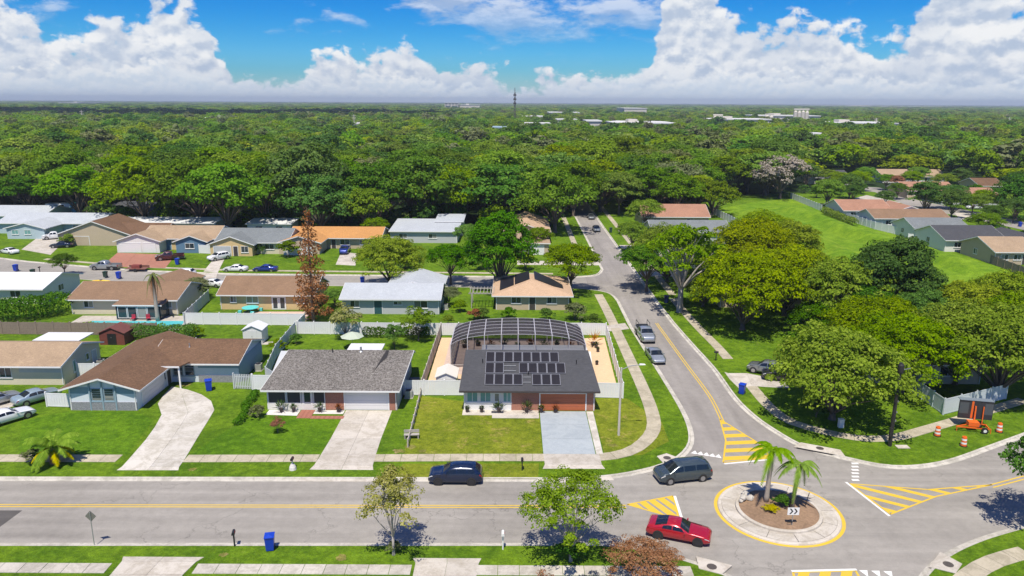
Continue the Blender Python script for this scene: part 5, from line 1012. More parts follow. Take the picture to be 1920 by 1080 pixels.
# chevron sign on the island
cs = thing('chevron_sign', 'white sign with two black chevrons on the roundabout island', 'sign', (RC[0] + .18, RC[1] - 2.55, ROADZ + .26)); MB().bar((0, .03, 0), (0, .03, 1.62), .06).build('post', METAL, cs)
B(-.46, -.02, .98, .46, .0, 1.62).build('plate', TRIM, cs)
for k in (0, 1):
    x = -.32 + k * .34; MB().add([(x, -.024, 1.06), (x + .13, -.024, 1.06), (x + .31, -.024, 1.30), (x + .13, -.024, 1.54), (x, -.024, 1.54), (x + .18, -.024, 1.30)], [(0, 1, 2, 5), (5, 2, 3, 4)]).build('chevron', BLACK, cs)
B(-.40, -.01, .30, .02, .02, .42).build('lower_plate', BLACK, cs)
MB().tube([(0, 0, 0), (.25, 0, 1.25)], .03).build('reflector_post', BLACK, thing('delineator_post', 'thin leaning dark post at the island edge', 'post', (RC[0] + 2.3, RC[1] + .35, ROADZ + .3)))
# street lamp by the corner walk
lp = thing('street_lamp', 'tall pale concrete street lamp with a long arm at the corner lawn', 'street lamp', (10.81, 69.35)); MB().tube([(0, 0, 0), (0, 0, 7.2)], [.13, .085], 10).build('pole', pmat('lamp_concrete', (.52, .48, .42), .8, noise=(3, .1)), lp)
MB().tube([(0, 0, 7.0), (.9, .1, 7.35), (1.9, .2, 7.45)], .04, 8).build('arm', METAL, lp); MB().add([(1.75, .1, 7.42), (2.4, .13, 7.44), (2.4, .33, 7.44), (1.75, .3, 7.42), (1.8, .13, 7.55), (2.3, .16, 7.52), (2.3, .30, 7.52), (1.8, .27, 7.55)], [(3, 2, 1, 0), (4, 5, 6, 7), (0, 1, 5, 4), (1, 2, 6, 5), (2, 3, 7, 6), (3, 0, 4, 7)]).build('lamp_head', TRIM, lp)
# black pole with bracket
up = thing('utility_pole', 'black utility pole with equipment boxes by the curved sidewalk', 'utility pole', (37.06, 67.26)); DK = pmat('pole_black', (.022, .02, .02), .6)
MB().tube([(0, 0, 0), (0, 0, 8.6)], [.19, .15], 12).build('pole', DK, up); MB().lathe([(.26, 0), (.28, .1), (.28, .75), (.2, .9)], 14, (.05, 0, 7.6)).build('equipment_can', DK, up); B(-.3, -.3, 1.1, -.12, -.1, 2.0).build('meter_box', DK, up)
for z in (2.6, 3.5, 4.6, 6.2): B(.14, -.1, z, .26, .04, z + .14).build('climbing_step', METAL, up)
MB().bar((.3, 0, 7.9), (1.0, 0, 8.05), .06).build('bracket', METAL, up)
B(-.6, -.35, 0, .6, .35, .05).build('pad', CONC_W, thing('concrete_pad', 'small square concrete pad at the foot of the black pole', 'pad', (38.20, 67.04)))
ub = thing('utility_box', 'small pale utility pedestal at the tree shade edge', 'utility box', (34.08, 71.55)); B(-.25, -.2, 0, .25, .2, .85).build('box', TRIM, ub); B(-.28, -.23, .85, .28, .23, .93).build('cap', TRIM, ub)
# ---------------------------------------------------------------- arrow board trailer with barrels
ORG = pmat('safety_orange', (.72, .13, .015), .5); tr = thing('message_trailer', 'orange trailer carrying a tilted black message board', 'trailer', (47.37, 71.06), math.radians(-12))
MB().bar((-1.7, -.5, .45), (1.4, -.6, .45), .1).bar((-1.7, -.5, .45), (.2, .6, .45), .1).bar((.2, -.55, .45), (1.5, -.55, .45), .1).bar((.2, .6, .45), (1.5, .6, .45), .1).bar((1.4, -.6, .45), (1.4, .65, .45), .1).build('chassis', ORG, tr)
B(-.5, -.35, .5, .5, .4, .95).build('battery_box', ORG, tr)
for y in (-.78, .78): 
    w_o = MB().tube([(.9, y - .1, .32), (.9, y + .1, .32)], .32, 16).build('wheel', BLACK, tr); MB().tube([(.9, y - .105, .32), (.9, y + .105, .32)], .16, 12).build('rim', TRIM, w_o)
MB().bar((.25, .45, .5), (.25, .55, 2.4), .13).build('mast', ORG, tr); MB().bar((1.0, .45, .5), (1.0, .55, 2.4), .09).build('mast', ORG, tr)
bd = B(-1.25, .66, .95, 1.95, .80, 2.95).build('board', pmat('board_black', (.03, .03, .035), .5), tr)
for k, (xa, xb) in enumerate(((-1.2, -.35), (1.15, 1.9))): B(xa, .645, 1.5, xb, .655, 2.7).build('display_panel', pmat('board_panel', (.07, .08, .09), .3), bd)
B(-.1, .64, 1.0, .1, .655, 2.9).build('strip', ORG, bd); B(-1.25, .60, 2.955, 1.95, 1.35, 3.0).build('solar_top', pmat('board_solar', (.20, .24, .28), .15), bd)
for x, y in ((-1.6, -.5), (1.5, -.6), (1.5, .65)): MB().bar((x, y, 0), (x, y, .45), .07).build('jack', ORG, tr)
def barrel(label, p):
    root = thing('traffic_barrel', label, 'barrel', (p[0], p[1], 0), 0, 'orange traffic barrels'); MB().lathe([(.36, 0), (.36, .08)], 12).build('base', BLACK, root)
    zz = [.08, .26, .44, .62, .80, .98]; rr = [.29, .275, .26, .245, .23, .21]
    for i in range(5): MB().lathe([(rr[i], zz[i]), (rr[i + 1], zz[i + 1])], 14).build('band', ORG if i % 2 == 0 else TRIM, root)
    MB().bar((-.1, 0, 1.02), (.1, 0, 1.02), .05, .08).build('handle', ORG, root)
barrel('orange white traffic barrel on the sidewalk side of the trailer tongue', (43.01, 69.62)); barrel('orange white traffic barrel between trailer and street kerb', (44.32, 67.34)); barrel('orange white traffic barrel behind the trailer wheels', (49.86, 70.58))
# ---------------------------------------------------------------- plant pots before the solar house
TERRA = pmat('pot_dark', (.05, .035, .035), .6); PLANTM = leaf_mat('pot_plant', (.03, .06, .02), (.06, .10, .03), (.10, .14, .05), .2, .1); PLANTR = leaf_mat('pot_plant_red', (.12, .05, .03), (.20, .08, .04), (.26, .14, .05), .2, .1)
def pot(label, p, h=.45, r=.22, ph=.5, mat=None, lm=None, group=None):
    root = thing('plant_pot', label, 'plant pot', (p[0], p[1], .036), 0, group); MB().lathe([(r * .7, 0), (r, h * .9), (r * 1.08, h), (r * .9, h)], 12).build('pot', mat or TERRA, root)
    rg = random.Random(int(p[0] * 100)); mb = MB()
    for k in range(46):
        a = rg.uniform(0, 6.28); e = rg.uniform(.2, 1.4); l = ph * rg.uniform(.6, 1.1); d = Vector((math.cos(a) * math.cos(e), math.sin(a) * math.cos(e), math.sin(e))); s = d.cross(Vector((0, 0, 1))).normalized() * .05; b0 = Vector((0, 0, h)) + d * l * .3; m_ = b0 + d * l * .4; t_ = b0 + d * l * .8 - Vector((0, 0, .08)); mb.add([b0, m_ + s, t_, m_ - s], [(0, 1, 2, 3)])
    mb.build('foliage', lm or PLANTM, root)
for k, px in enumerate((-4.75, -3.2, -1.35, 1.65, 3.2, 4.75)): pot(['dark pot with small plant at the porch corner of the solar house', 'dark pot between the two shuttered windows', 'tall dark pot plant by the white front door', 'tall potted plant past the doormat', 'dark pot below the brick edge', 'reddish potted plant beside the terracotta garage door'][k], (px, 74.85), ph=[.4, .45, 1.0, 1.0, .6, .5][k], lm=PLANTR if k == 5 else None)
for k in range(9): pot(['bushy potted plant inside the pool cage', 'low potted fern inside the pool cage', 'reddish potted plant inside the pool cage'][k % 3], (-6.4 + k * 1.8, 96.6 + (k % 2) * .8), h=.4, r=.35, ph=[.95, .6, .8][k % 3], lm=[None, None, PLANTR][k % 3], group=['bushy cage plants', 'low cage ferns', 'reddish cage plants'][k % 3])
pot('tall dark potted palm by the screened porch', (-24.7, 74.6), ph=1.0); pot('pale potted shrub on the gravel bed', (-23.4, 74.7), ph=.6); pot('potted green plant on white gravel beside the brick path', (-20.6, 74.7), ph=.8); pot('orange flowering pot by the brick pier', (-18.6, 74.7), ph=.6, lm=PLANTR)
pot('tall orange potted croton in the sandy side yard', (11.20, 97.83), ph=1.9, r=.35, lm=leaf_mat('croton', (.40, .10, .01), (.55, .20, .02), (.40, .30, .05), .25, .05)); pot('black pot beside the orange croton', (11.54, 96.92), ph=.5); pot('black pot in the sandy yard by the wall', (11.56, 95.13), ph=.3); pot('square dark pot in the sandy yard', (10.87, 90.09), ph=.2)
ac = thing('air_conditioner', 'grey air conditioning unit beside the solar house wall', 'air conditioner', (9.75, 81.0)); B(-.4, -.4, .06, .4, .4, .85).build('case', pmat('ac_grey', (.30, .30, .30), .5, .3), ac); MB().lathe([(.32, 0), (.32, .03)], 16, (0, 0, .85)).build('fan_grille', BLACK, ac); B(-.5, -.5, 0, .5, .5, .055).build('pad', CONC, ac)
gb = thing('garden_bench', 'small grey garden bench at the end of the rail fence', 'bench', (-9.89, 68.37), .1); B(-.75, -.22, .40, .75, .22, .47).build('seat', WG, gb); B(-.75, .20, .55, .75, .26, .85).build('backrest', WG, gb)
for x in (-.65, .65): B(x - .05, -.2, 0, x + .05, .26, .395).build('leg', WG, gb)
# patio furniture behind F
lg = thing('patio_table', 'turquoise covered patio table on the pink patio', 'table', (-41.37, 113.76)); TQ = pmat('turquoise_cloth', (.10, .52, .50), .7); MB().lathe([(1.3, 0), (1.3, .06)], 14, (0, 0, .72)).build('top', TQ, lg); MB().lathe([(.3, 0), (.08, .1), (.08, .72)], 10).build('pedestal', TQ, lg)
for k in range(4): 
    a = k * 1.57 + .5; B(-.25, -.25, .02, .25, .25, .45).build('seat', TQ, lg, loc=(1.6 * math.cos(a), 1.6 * math.sin(a), 0))
ky = thing('kayak', 'yellow kayak lying on the grass by the white roofed house', 'kayak', (-75.19, 132.78)); mb = MB(); mb.smooth = True; mb.tube([(-2, 0, .22), (-1.4, 0, .2), (0, 0, .2), (1.4, 0, .2), (2, 0, .22)], [.02, .26, .36, .26, .02], 10); mb.build('hull', pmat('kayak_yellow', (.75, .48, .01), .4), ky); MB().lathe([(.28, 0), (.26, .03)], 12, (0, 0, .53)).build('cockpit', BLACK, ky)

def condenser(label, p): 
    r = thing('air_conditioner', label, 'air conditioner', (p[0], p[1], 0)); B(-.4, -.4, .06, .4, .4, .85).build('case', pmat('ac_pale', (.40, .40, .38), .5, .3), r); MB().lathe([(.32, 0), (.32, .03)], 14, (0, 0, .85)).build('fan_grille', BLACK, r); B(-.5, -.5, 0, .5, .5, .055).build('pad', CONC, r)
condenser('pale air conditioner beside the mottled roof house', (-11.6, 79.0)); condenser('pale air conditioner behind the slate blue gable end', (-31.4, 87.5)); condenser('pale air conditioner by the silvery roofed house', (-10.7, 116.0)); condenser('pale air conditioner at the yellow stucco wall', (-47.4, 118.5)); condenser('pale air conditioner at the tan roofed gable end', (-51.6, 88.6))
def chair(label, p, rz, mat, group=None):
    r = thing('garden_chair', label, 'chair', (p[0], p[1], 0), rz, group); B(-.28, -.28, .38, .28, .28, .44).build('seat', mat, r); B(-.28, .22, .445, .28, .28, .95).build('backrest', mat, r)
    for x in (-.24, .24):
        for y in (-.24, .24): B(x - .025, y - .025, 0, x + .025, y + .025, .378).build('leg', mat, r)
for k, (x, y) in enumerate([(-46.6, 97.6), (-44.9, 98.0), (-43.0, 97.5)]): chair('white garden chair on the concrete strip behind the brown roof', (x, y), k * .9, TRIM, 'white garden chairs')
for k, (x, y) in enumerate([(-57.4, 108.6), (-55.2, 108.8)]): chair('red lounge chair beside the turquoise pool', (x, y), k * .5, pmat('chair_red', (.40, .03, .06), .5), 'red pool chairs')
um = thing('patio_umbrella', 'closed pale umbrella behind the mottled roof house', 'umbrella', (-21.5, 96.0)); MB().tube([(0, 0, 0), (0, 0, 2.2)], .03).build('pole', METAL, um); MB().lathe([(1.6, 1.75), (.9, 2.1), (.05, 2.4)], 8).build('canopy', pmat('canopy_sage', (.42, .48, .38), .8), um)
wbn = thing('storage_box', 'dark storage box beside the mottled roof house', 'box', (-11.5, 83.2)); B(-.6, -.35, 0, .6, .35, .6).build('body', BLACK, wbn); B(-.63, -.38, .605, .63, .38, .68).build('lid', pmat('box_lid', (.10, .10, .11), .5), wbn)

# ---------------------------------------------------------------- vehicles
def paint(name, col, metal=.25, rough=.22): return pmat(name, col, rough, metal, .5, coat=.8)
TYRE = pmat('tyre', (.018, .018, .018), .85); RIMM = pmat('alloy_rim', (.42, .42, .43), .3, .8); RIM_DK = pmat('alloy_dark', (.05, .05, .055), .35, .6)
CARGLASS = pmat('car_glass', (.012, .016, .020), .05, spec=.7); LAMP = pmat('headlamp', (.62, .64, .66), .12, .1); TAIL = pmat('tail_lamp', (.30, .010, .012), .25); DKTRIM = pmat('car_trim', (.02, .02, .022), .5)
KINDS = {   # top outline: (fraction of length from the nose, height); belt line; cabin window fractions
 'suv': dict(L=4.75, W=1.90, H=1.68, wr=.36, top=[(0, .62), (.015, .82), (.06, .96), (.22, 1.06), (.27, 1.10), (.40, 1.56), (.50, 1.66), (.72, 1.66), (.86, 1.60), (.955, 1.15), (.985, .95), (1, .62)], belt=1.05, cab=(.27, .955), ws=(.275, .40), rw=(.87, .95), sides=[(.33, .52), (.535, .71), (.725, .87)]),
 'van': dict(L=5.0, W=1.98, H=1.78, wr=.34, top=[(0, .60), (.015, .80), (.05, .95), (.15, 1.06), (.19, 1.10), (.34, 1.66), (.42, 1.76), (.75, 1.77), (.92, 1.70), (.975, 1.15), (.99, .9), (1, .6)], belt=1.08, cab=(.19, .975), ws=(.195, .335), rw=(.925, .97), sides=[(.26, .43), (.445, .66), (.675, .91)]),
 'sedan': dict(L=4.7, W=1.82, H=1.45, wr=.33, top=[(0, .50), (.015, .68), (.06, .78), (.24, .90), (.29, .94), (.43, 1.38), (.52, 1.44), (.66, 1.42), (.82, 1.06), (.94, 1.02), (.985, .86), (1, .55)], belt=.92, cab=(.29, .82), ws=(.295, .43), rw=(.675, .815), sides=[(.35, .53), (.545, .72)]),
 'coupe': dict(L=4.85, W=1.90, H=1.42, wr=.35, top=[(0, .48), (.015, .66), (.06, .77), (.28, .90), (.33, .93), (.47, 1.34), (.55, 1.41), (.66, 1.39), (.87, 1.08), (.95, 1.06), (.985, .88), (1, .55)], belt=.93, cab=(.33, .87), ws=(.335, .47), rw=(.675, .86), sides=[(.40, .58), (.595, .75)]),
 'pickup': dict(L=5.6, W=1.98, H=1.82, wr=.40, top=[(0, .68), (.012, .95), (.05, 1.08), (.20, 1.16), (.235, 1.20), (.33, 1.70), (.40, 1.81), (.53, 1.80), (.575, 1.72), (.60, 1.18), (.605, 1.15), (.61, 1.15)], belt=1.15, cab=(.235, .60), ws=(.24, .33), rw=(.578, .598), sides=[(.285, .42), (.435, .56)])}
def car(label, kind, p, heading, col, group=None, rim=RIMM, s=1.0, open_bed=True, name=None, z=ROADZ):
    """heading: direction the nose points, radians from +X"""
    K = KINDS[kind]; L, W, H = K['L'], K['W'], K['H']; root = thing(name or {'suv': 'parked_suv', 'van': 'minivan', 'sedan': 'sedan_car', 'coupe': 'sports_car', 'pickup': 'pickup_truck'}[kind], label, {'suv': 'suv', 'van': 'minivan', 'pickup': 'pickup truck'}.get(kind, 'car'), (p[0], p[1], z + .004), heading, group); root.scale = (s, s, s)
    tx = [a for a, _ in K['top']]; tz = [b_ for _, b_ in K['top']]; belt = K['belt']
    def prof(f):
        zt = float(np.interp(f, tx, tz)); e = 1 - .16 * max(0, 1 - f / .10) ** 2 - .12 * max(0, 1 - (1 - f) / .08) ** 2; wb = W / 2 * e
        bz = min(belt + .04 * f, zt - .02); k = max(0.0, min(1.0, (zt - bz) / (H - belt))); wr = wb * (1 - .05 * min(1, k * 6) - .19 * k)
        zs = .26 + .10 * max(0, 1 - f / .08) + .12 * max(0, 1 - (1 - f) / .08)
        return [(wb * .90, zs), (wb * .985, zs + .12), (wb, (zs + bz) / 2 + .08), (wb * .975, bz), (wr * 1.0, max(bz + .005, zt - .07 * k - .02)), (wr * .72, zt - .005), (0, zt + .015)]
    def surf(f, t):
        q = prof(f); i = min(int(t), 5); u = t - i; y = q[i][0] * (1 - u) + q[i + 1][0] * u; zz = q[i][1] * (1 - u) + q[i + 1][1] * u; return Vector((L / 2 - f * L, y, zz))
    fs = sorted(set(tx + [.03, .10, .16, .46, .60 if kind != 'pickup' else .45, .80 if kind != 'pickup' else .5]))
    if kind == 'pickup': fs = [f for f in fs if f <= .61]
    mb = MB(); mb.smooth = True; ring = []; n = 13
    for f in fs:
        q = prof(f); pts = [(L / 2 - f * L, y, zz) for y, zz in q] + [(L / 2 - f * L, -y, zz) for y, zz in q[-2::-1]]; ring += pts
    F_ = []
    for i in range(len(fs) - 1):
        for j in range(n - 1): F_.append((i * n + j, i * n + j + 1, (i + 1) * n + j + 1, (i + 1) * n + j))
        F_.append((i * n, (i + 1) * n, (i + 1) * n + n - 1, i * n + n - 1))
    F_.append(tuple(reversed(range(n)))); F_.append(tuple(range((len(fs) - 1) * n, len(fs) * n))); mb.add(ring, F_); body = mb.build('body', col, root)
    if kind == 'pickup':
        bx0, bx1 = L / 2 - .612 * L, -L / 2; w2 = W / 2
        B(bx1 + .06, -w2 * .97, .36, bx0, w2 * .97, .78).build('bed_floor', DKTRIM if open_bed else col, root)
        for y in (-1, 1): B(bx1 + .06, min(y * w2 * .97, y * w2 * .86), .785, bx0, max(y * w2 * .97, y * w2 * .86), 1.15).build('bed_side', col, root)
        B(bx1, -w2 * .85, .5, bx1 + .055, w2 * .85, 1.14).build('tailgate', col, root); B(bx1 - .09, -w2 * .93, .42, bx1 - .005, w2 * .93, .60).build('rear_bumper', RIMM, root)
        if not open_bed: B(bx1 + .07, -w2 * .85, 1.0, bx0, w2 * .85, 1.12).build('bed_cover', DKTRIM, root)
    def patch(name, c4, side=1, nx=5, nt=4, off=.012, mat=CARGLASS, par=None):
        """c4: corner (f,t) in order; bilinear patch floated just proud of the body"""
        v = []; 
        for i in range(nx + 1):
            for j in range(nt + 1):
                u, w = i / nx, j / nt; f = (c4[0][0] * (1 - u) + c4[1][0] * u) * (1 - w) + (c4[3][0] * (1 - u) + c4[2][0] * u) * w; t = (c4[0][1] * (1 - u) + c4[1][1] * u) * (1 - w) + (c4[3][1] * (1 - u) + c4[2][1] * u) * w
                if t > 6: q = surf(f, 12 - t); q.y = -q.y
                else: q = surf(f, t)
                e = .004; a = surf(min(f + e, max(fs)), min(t, 12 - t)) - surf(max(f - e, 0), min(t, 12 - t)); c_ = surf(f, min(min(t, 12 - t) + .02, 6)) - surf(f, max(min(t, 12 - t) - .02, 0)); nn = c_.cross(a); nn = nn.normalized() if nn.length > 1e-9 else Vector((0, 0, 1))
                if nn.y < -.01 and abs(nn.y) > abs(nn.z) or nn.z < -.3: nn = -nn
                if t > 6: nn.y = -nn.y
                q = q + nn * off; q.y *= side; v.append(q)
        m = MB(); m.smooth = True; m.add(v, [(i * (nt + 1) + j, (i + 1) * (nt + 1) + j, (i + 1) * (nt + 1) + j + 1, i * (nt + 1) + j + 1) for i in range(nx) for j in range(nt)]); return m.build(name, mat, par or root)
    a, c_ = K['ws']; patch('windshield', [(a, 4.35), (c_, 4.25), (c_, 7.75), (a, 7.65)], nx=4, nt=10)
    a, c_ = K['rw']; patch('rear_window', [(a, 4.3), (c_, 4.4), (c_, 7.6), (a, 7.7)], nx=4, nt=10)
    for side in (1, -1):
        for k, (a, c_) in enumerate(K['sides']):
            sh = .035 if k == 0 else 0.0; se = .02 if k == len(K['sides']) - 1 else 0
            patch('side_window', [(a, 3.12), (c_, 3.12), (c_ - se, 3.88), (a + sh, 3.88)], side)
        patch('headlight', [(.012, 2.55), (.085, 2.7), (.085, 3.0), (.02, 2.98)], side, 3, 2, .014, LAMP)
        if kind != 'pickup': patch('tail_light', [(.945, 2.5), (.995, 2.5), (.985, 2.95), (.945, 2.95)], side, 3, 2, .014, TAIL)
        else: B(-L / 2 - .004, min(side * W * .43, side * W * .485), .75, -L / 2 + .10, max(side * W * .43, side * W * .485) + .004, 1.1).build('tail_light', TAIL, root)
        m_ = surf(K['ws'][0] + .055, 3.1); m_.y *= side; MB().cbox((m_.x, m_.y + side * .10, m_.z + .06), (.10, .20, .14)).build('mirror', col, root)
    patch('grille', [(.004, 1.4), (.004, 2.4), (.004, 9.6), (.004, 10.6)], 1, 3, 6, .012, DKTRIM)
    r = K['wr']
    for fx in (.185, .80 if kind != 'pickup' else .79):
        for side in (1, -1):
            x = L / 2 - fx * L; y = side * (W / 2 - .10); wh = thing('wheel', None, None); wh.parent = root; wh.location = (x, y, r)
            MB().tube([(0, -.115, 0), (0, -.095, 0), (0, .095, 0), (0, .115, 0)], [r * .93, r, r, r * .93], 20).build('tyre', TYRE, wh)
            rm = MB(); rm.tube([(0, side * .05, 0), (0, side * .121, 0)], [r * .66, r * .66], 16)
            rm.build('rim', rim, wh)
            MB().tube([(x, side * (W / 2 - .02), r + .02), (x, side * (W / 2 + .004), r + .02)], r * 1.16, 18).build('wheel_arch', DKTRIM, root)
    return root
P_NAVY = paint('paint_navy', (.006, .016, .050)); P_SLATE = paint('paint_slate', (.050, .072, .085)); P_RED = paint('paint_red', (.42, .010, .022)); P_SILVER = paint('paint_silver', (.42, .45, .48), .6, .3); P_WHITE = paint('paint_white', (.74, .75, .76), 0); P_GREY = paint('paint_grey', (.22, .24, .25), .5); P_BLACK = paint('paint_black', (.015, .015, .017)); P_MAROON = paint('paint_maroon', (.075, .020, .028)); P_ICE = paint('paint_ice_blue', (.40, .50, .55), .5, .3); P_BLUE = paint('paint_blue', (.015, .04, .25))
car('dark navy suv parked at the kerb on the main street', 'suv', (-4.88, 60.13), math.pi, P_NAVY, rim=RIM_DK)
car('dark slate minivan leaving the roundabout', 'van', (15.32, 60.74), math.pi + .22, P_SLATE)
car('red sports car entering the roundabout', 'coupe', (13.00, 51.50), -.34, P_RED, rim=RIM_DK)
tk = car('silver pickup with loaded open bed parked on the side street', 'pickup', (18.99, 101.69), -1.53, P_SILVER)
car('silver sedan parked nose out behind the pickup', 'sedan', (18.76, 92.59), -1.50, P_SILVER)
B(-2.3, -.8, .80, -.9, .8, 1.45).build('bed_load', DKTRIM, tk)
for y in (-.8, .8): MB().bar((-2.6, y, 1.16), (-2.6, y, 2.0), .06).bar((-.75, y, 1.16), (-.75, y, 2.0), .06).bar((-2.6, y, 2.0), (-.75, y, 2.0), .06).build('ladder_rack', DKTRIM, tk)
car('pale silver sedan parked by the front gable lawn', 'sedan', (-52.63, 77.33), .95, P_ICE, z=.036); car('white coupe on the wide driveway beside the sedan', 'coupe', (-52.28, 71.92), .95, P_WHITE, z=.036); car('grey sedan partly out of frame on the wide driveway', 'sedan', (-56.49, 76.38), .95, P_SILVER, z=.036)
car('dark grey suv under the lime trees on the driveway', 'suv', (31.67, 87.31), 2.6, P_GREY, z=.036); car('black suv deep in the tree shade on the driveway', 'suv', (32.75, 85.13), 2.9, P_BLACK, z=.036)
car('grey pickup parked on the back street with trailer', 'pickup', (-80.47, 144.41), math.pi, P_SILVER); car('maroon pickup on the red paver driveway', 'pickup', (-71.75, 153.34), math.pi + .35, P_MAROON, z=.036)
car('white patrol style sedan on the back street grass', 'suv', (-62.63, 138.31), math.pi, P_WHITE); car('white sedan behind the slanting fence', 'sedan', (-53.95, 130.40), 2.9, P_WHITE, z=.0)
car('white suv beside the yellow garage front', 'suv', (-61.56, 153.60), -2.2, P_WHITE, z=.036); car('white sedan at the kerb behind the brown roof', 'sedan', (-54.31, 143.11), math.pi, P_WHITE); car('dark blue sedan parked behind the brown roof ridge', 'sedan', (-48.49, 143.25), math.pi, P_BLUE)
car('blue pickup on the orange roofed house driveway', 'pickup', (-36.87, 161.68), -1.5, P_BLUE, z=.036, s=.95); car('white sedan at the back street bend', 'sedan', (-109.26, 159.17), 2.7, P_WHITE); car('navy sedan before the brown hip roof', 'sedan', (-101.95, 166.10), -2.9, P_NAVY, z=.036); car('white pickup on the pale back driveway', 'pickup', (-109.71, 176.72), -2.6, P_WHITE, z=.036)
car('grey sedan far up the side street', 'sedan', (21.95, 192.99), -1.57, P_GREY); car('white sedan on the clipped hedge driveway', 'sedan', (147.33, 237.87), 0, P_WHITE, z=.01); car('dark car far along the side street in tree shade', 'sedan', (22.69, 214.14), -1.57, P_GREY)
tl = thing('utility_trailer', 'brown flat utility trailer hitched behind the grey pickup', 'trailer', ((-73.61, 143.13)[0], (-73.61, 143.13)[1], ROADZ)); B(-2, -.9, .5, 2, .9, .6).build('bed', pmat('trailer_brown', (.18, .08, .06), .7), tl); B(-2, .86, .605, 2, .9, 1.0).build('side_rail', pmat('trailer_brown', (.18, .08, .06), .7), tl); MB().bar((-2, 0, .5), (-3.4, 0, .5), .1).build('tongue', METAL, tl)
for y in (-1, 1): MB().tube([(0, y - .1, .33), (0, y + .1, .33)], .33, 14).build('wheel', TYRE, tl)
B(-.9, -.5, .605, .7, .5, 1.25).build('cargo', pmat('trailer_cargo', (.22, .05, .04), .6), tl)
mh = thing('motorhome', 'turquoise and white motorhome by the wood edge', 'motorhome', ((-131.03, 216.25)[0], (-131.03, 216.25)[1], 0)); B(-4, -1.3, .6, 3.2, 1.3, 3.3).build('body', pmat('rv_white', (.6, .66, .68), .4), mh); B(-4, -1.31, 1.5, 3.2, -1.302, 2.3).build('stripe', pmat('rv_teal', (.06, .40, .50), .4), mh); B(3.2, -1.2, .6, 4.6, 1.2, 1.9).build('cab', pmat('rv_teal', (.06, .40, .50), .4), mh); B(2.4, -1.25, 2.4, 4.3, 1.25, 3.35).build('overcab', pmat('rv_teal', (.06, .40, .50), .4), mh)
for x in (-1.8, .2): B(x, -1.33, 2.35, x + 1.2, -1.312, 2.95).build('window', CARGLASS, mh)
for x in (-2.5, 3.6):
    for y in (-1.1, 1.1): MB().tube([(x, y - .12, .42), (x, y + .12, .42)], .42, 14).build('wheel', TYRE, mh)

# ---------------------------------------------------------------- trees
def leaves_mesh(name, pos, nrm, size, mat, rng, aspect=.62, fold=.25):
    """every leaf (or leaf spray) is one bent four-sided face"""
    N = len(pos); nrm = nrm / np.maximum(np.linalg.norm(nrm, axis=1, keepdims=True), 1e-6)
    r = rng.normal(size=(N, 3)); a = np.cross(nrm, r); a /= np.maximum(np.linalg.norm(a, axis=1, keepdims=True), 1e-6); b_ = np.cross(nrm, a); s = size[:, None]
    v = np.empty((N, 4, 3)); v[:, 0] = pos + a * s * .5; v[:, 1] = pos + b_ * s * .5 * aspect + nrm * s * fold * .5; v[:, 2] = pos - a * s * .5 - nrm * s * fold * .4; v[:, 3] = pos - b_ * s * .5 * aspect + nrm * s * fold * .5
    me = bpy.data.meshes.new(name); me.vertices.add(N * 4); me.vertices.foreach_set('co', v.reshape(-1)); me.loops.add(N * 4); me.loops.foreach_set('vertex_index', np.arange(N * 4, dtype=np.int32)); me.polygons.add(N)
    me.polygons.foreach_set('loop_start', np.arange(0, N * 4, 4, dtype=np.int32)); me.polygons.foreach_set('loop_total', np.full(N, 4, dtype=np.int32)); me.update(); me.materials.append(mat); return me
def lobes_pts(lobes, n, rng, up=-.35, inner=.18, jit=.36):
    L = np.array(lobes); w = (L[:, 3] * L[:, 4] + L[:, 3] * L[:, 5]); w = w / w.sum(); idx = rng.choice(len(L), n * 2, p=w); d = rng.normal(size=(n * 2, 3)); d /= np.linalg.norm(d, axis=1, keepdims=True)
    d[:, 2] = np.where(d[:, 2] < up, -d[:, 2], d[:, 2]); rad = rng.uniform(.80, 1.06, n * 2); k = rng.random(n * 2) < inner; rad[k] = rng.uniform(.35, .8, k.sum())
    pos = L[idx, :3] + d * L[idx, 3:6] * rad[:, None]
    keep = np.ones(len(pos), bool)
    for q in L:      # drop leaves buried deep inside a neighbour lobe
        e = (((pos - q[:3]) / q[3:6]) ** 2).sum(1); keep &= (e > .30) | k
    pos, d = pos[keep][:n], d[keep][:n]; return pos, d + rng.normal(size=d.shape) * jit
def clumps(lobes, nc, per, cr_, rng, up=-.35, jit=.4, inner=.22):
    """foliage in clumps spread over the crown, with gaps between them"""
    c, d = lobes_pts(lobes, nc, rng, up, inner, .2); d = d / np.linalg.norm(d, axis=1, keepdims=True); nc = len(c); r = cr_ * rng.uniform(.6, 1.35, nc)
    idx = np.repeat(np.arange(nc), per); e = rng.normal(size=(len(idx), 3)); e /= np.linalg.norm(e, axis=1, keepdims=True); e[:, 2] = np.where(e[:, 2] < -.25, -e[:, 2], e[:, 2])
    pos = c[idx] + e * (r[idx] * rng.uniform(.45, 1.0, len(idx)) ** .6)[:, None] * (1, 1, .7)
    n_ = e * .75 + d[idx] * .45 + np.array((0, 0, .35)) + rng.normal(size=e.shape) * jit; return pos, n_
def dome_lobes(rng, W, H, base, n, lr=(.22, .34), flat=1.0):
    """lobes spread over a dome W wide whose crown runs from base to H"""
    out = []; rz = (H - base)
    for i in range(n):
        a = 2.39996 * i + rng.uniform(-.4, .4); t = (i + .5) / n; rr = math.sqrt(t) * .76 * W / 2 * rng.uniform(.85, 1.12); zz = base + rz * (.72 - .42 * t ** 1.4) + rng.uniform(-.06, .06) * rz; r = W / 2 * rng.uniform(*lr) * 1.45
        out.append((rr * math.cos(a), rr * math.sin(a), zz, r, r, r * .78 * flat))
    return out
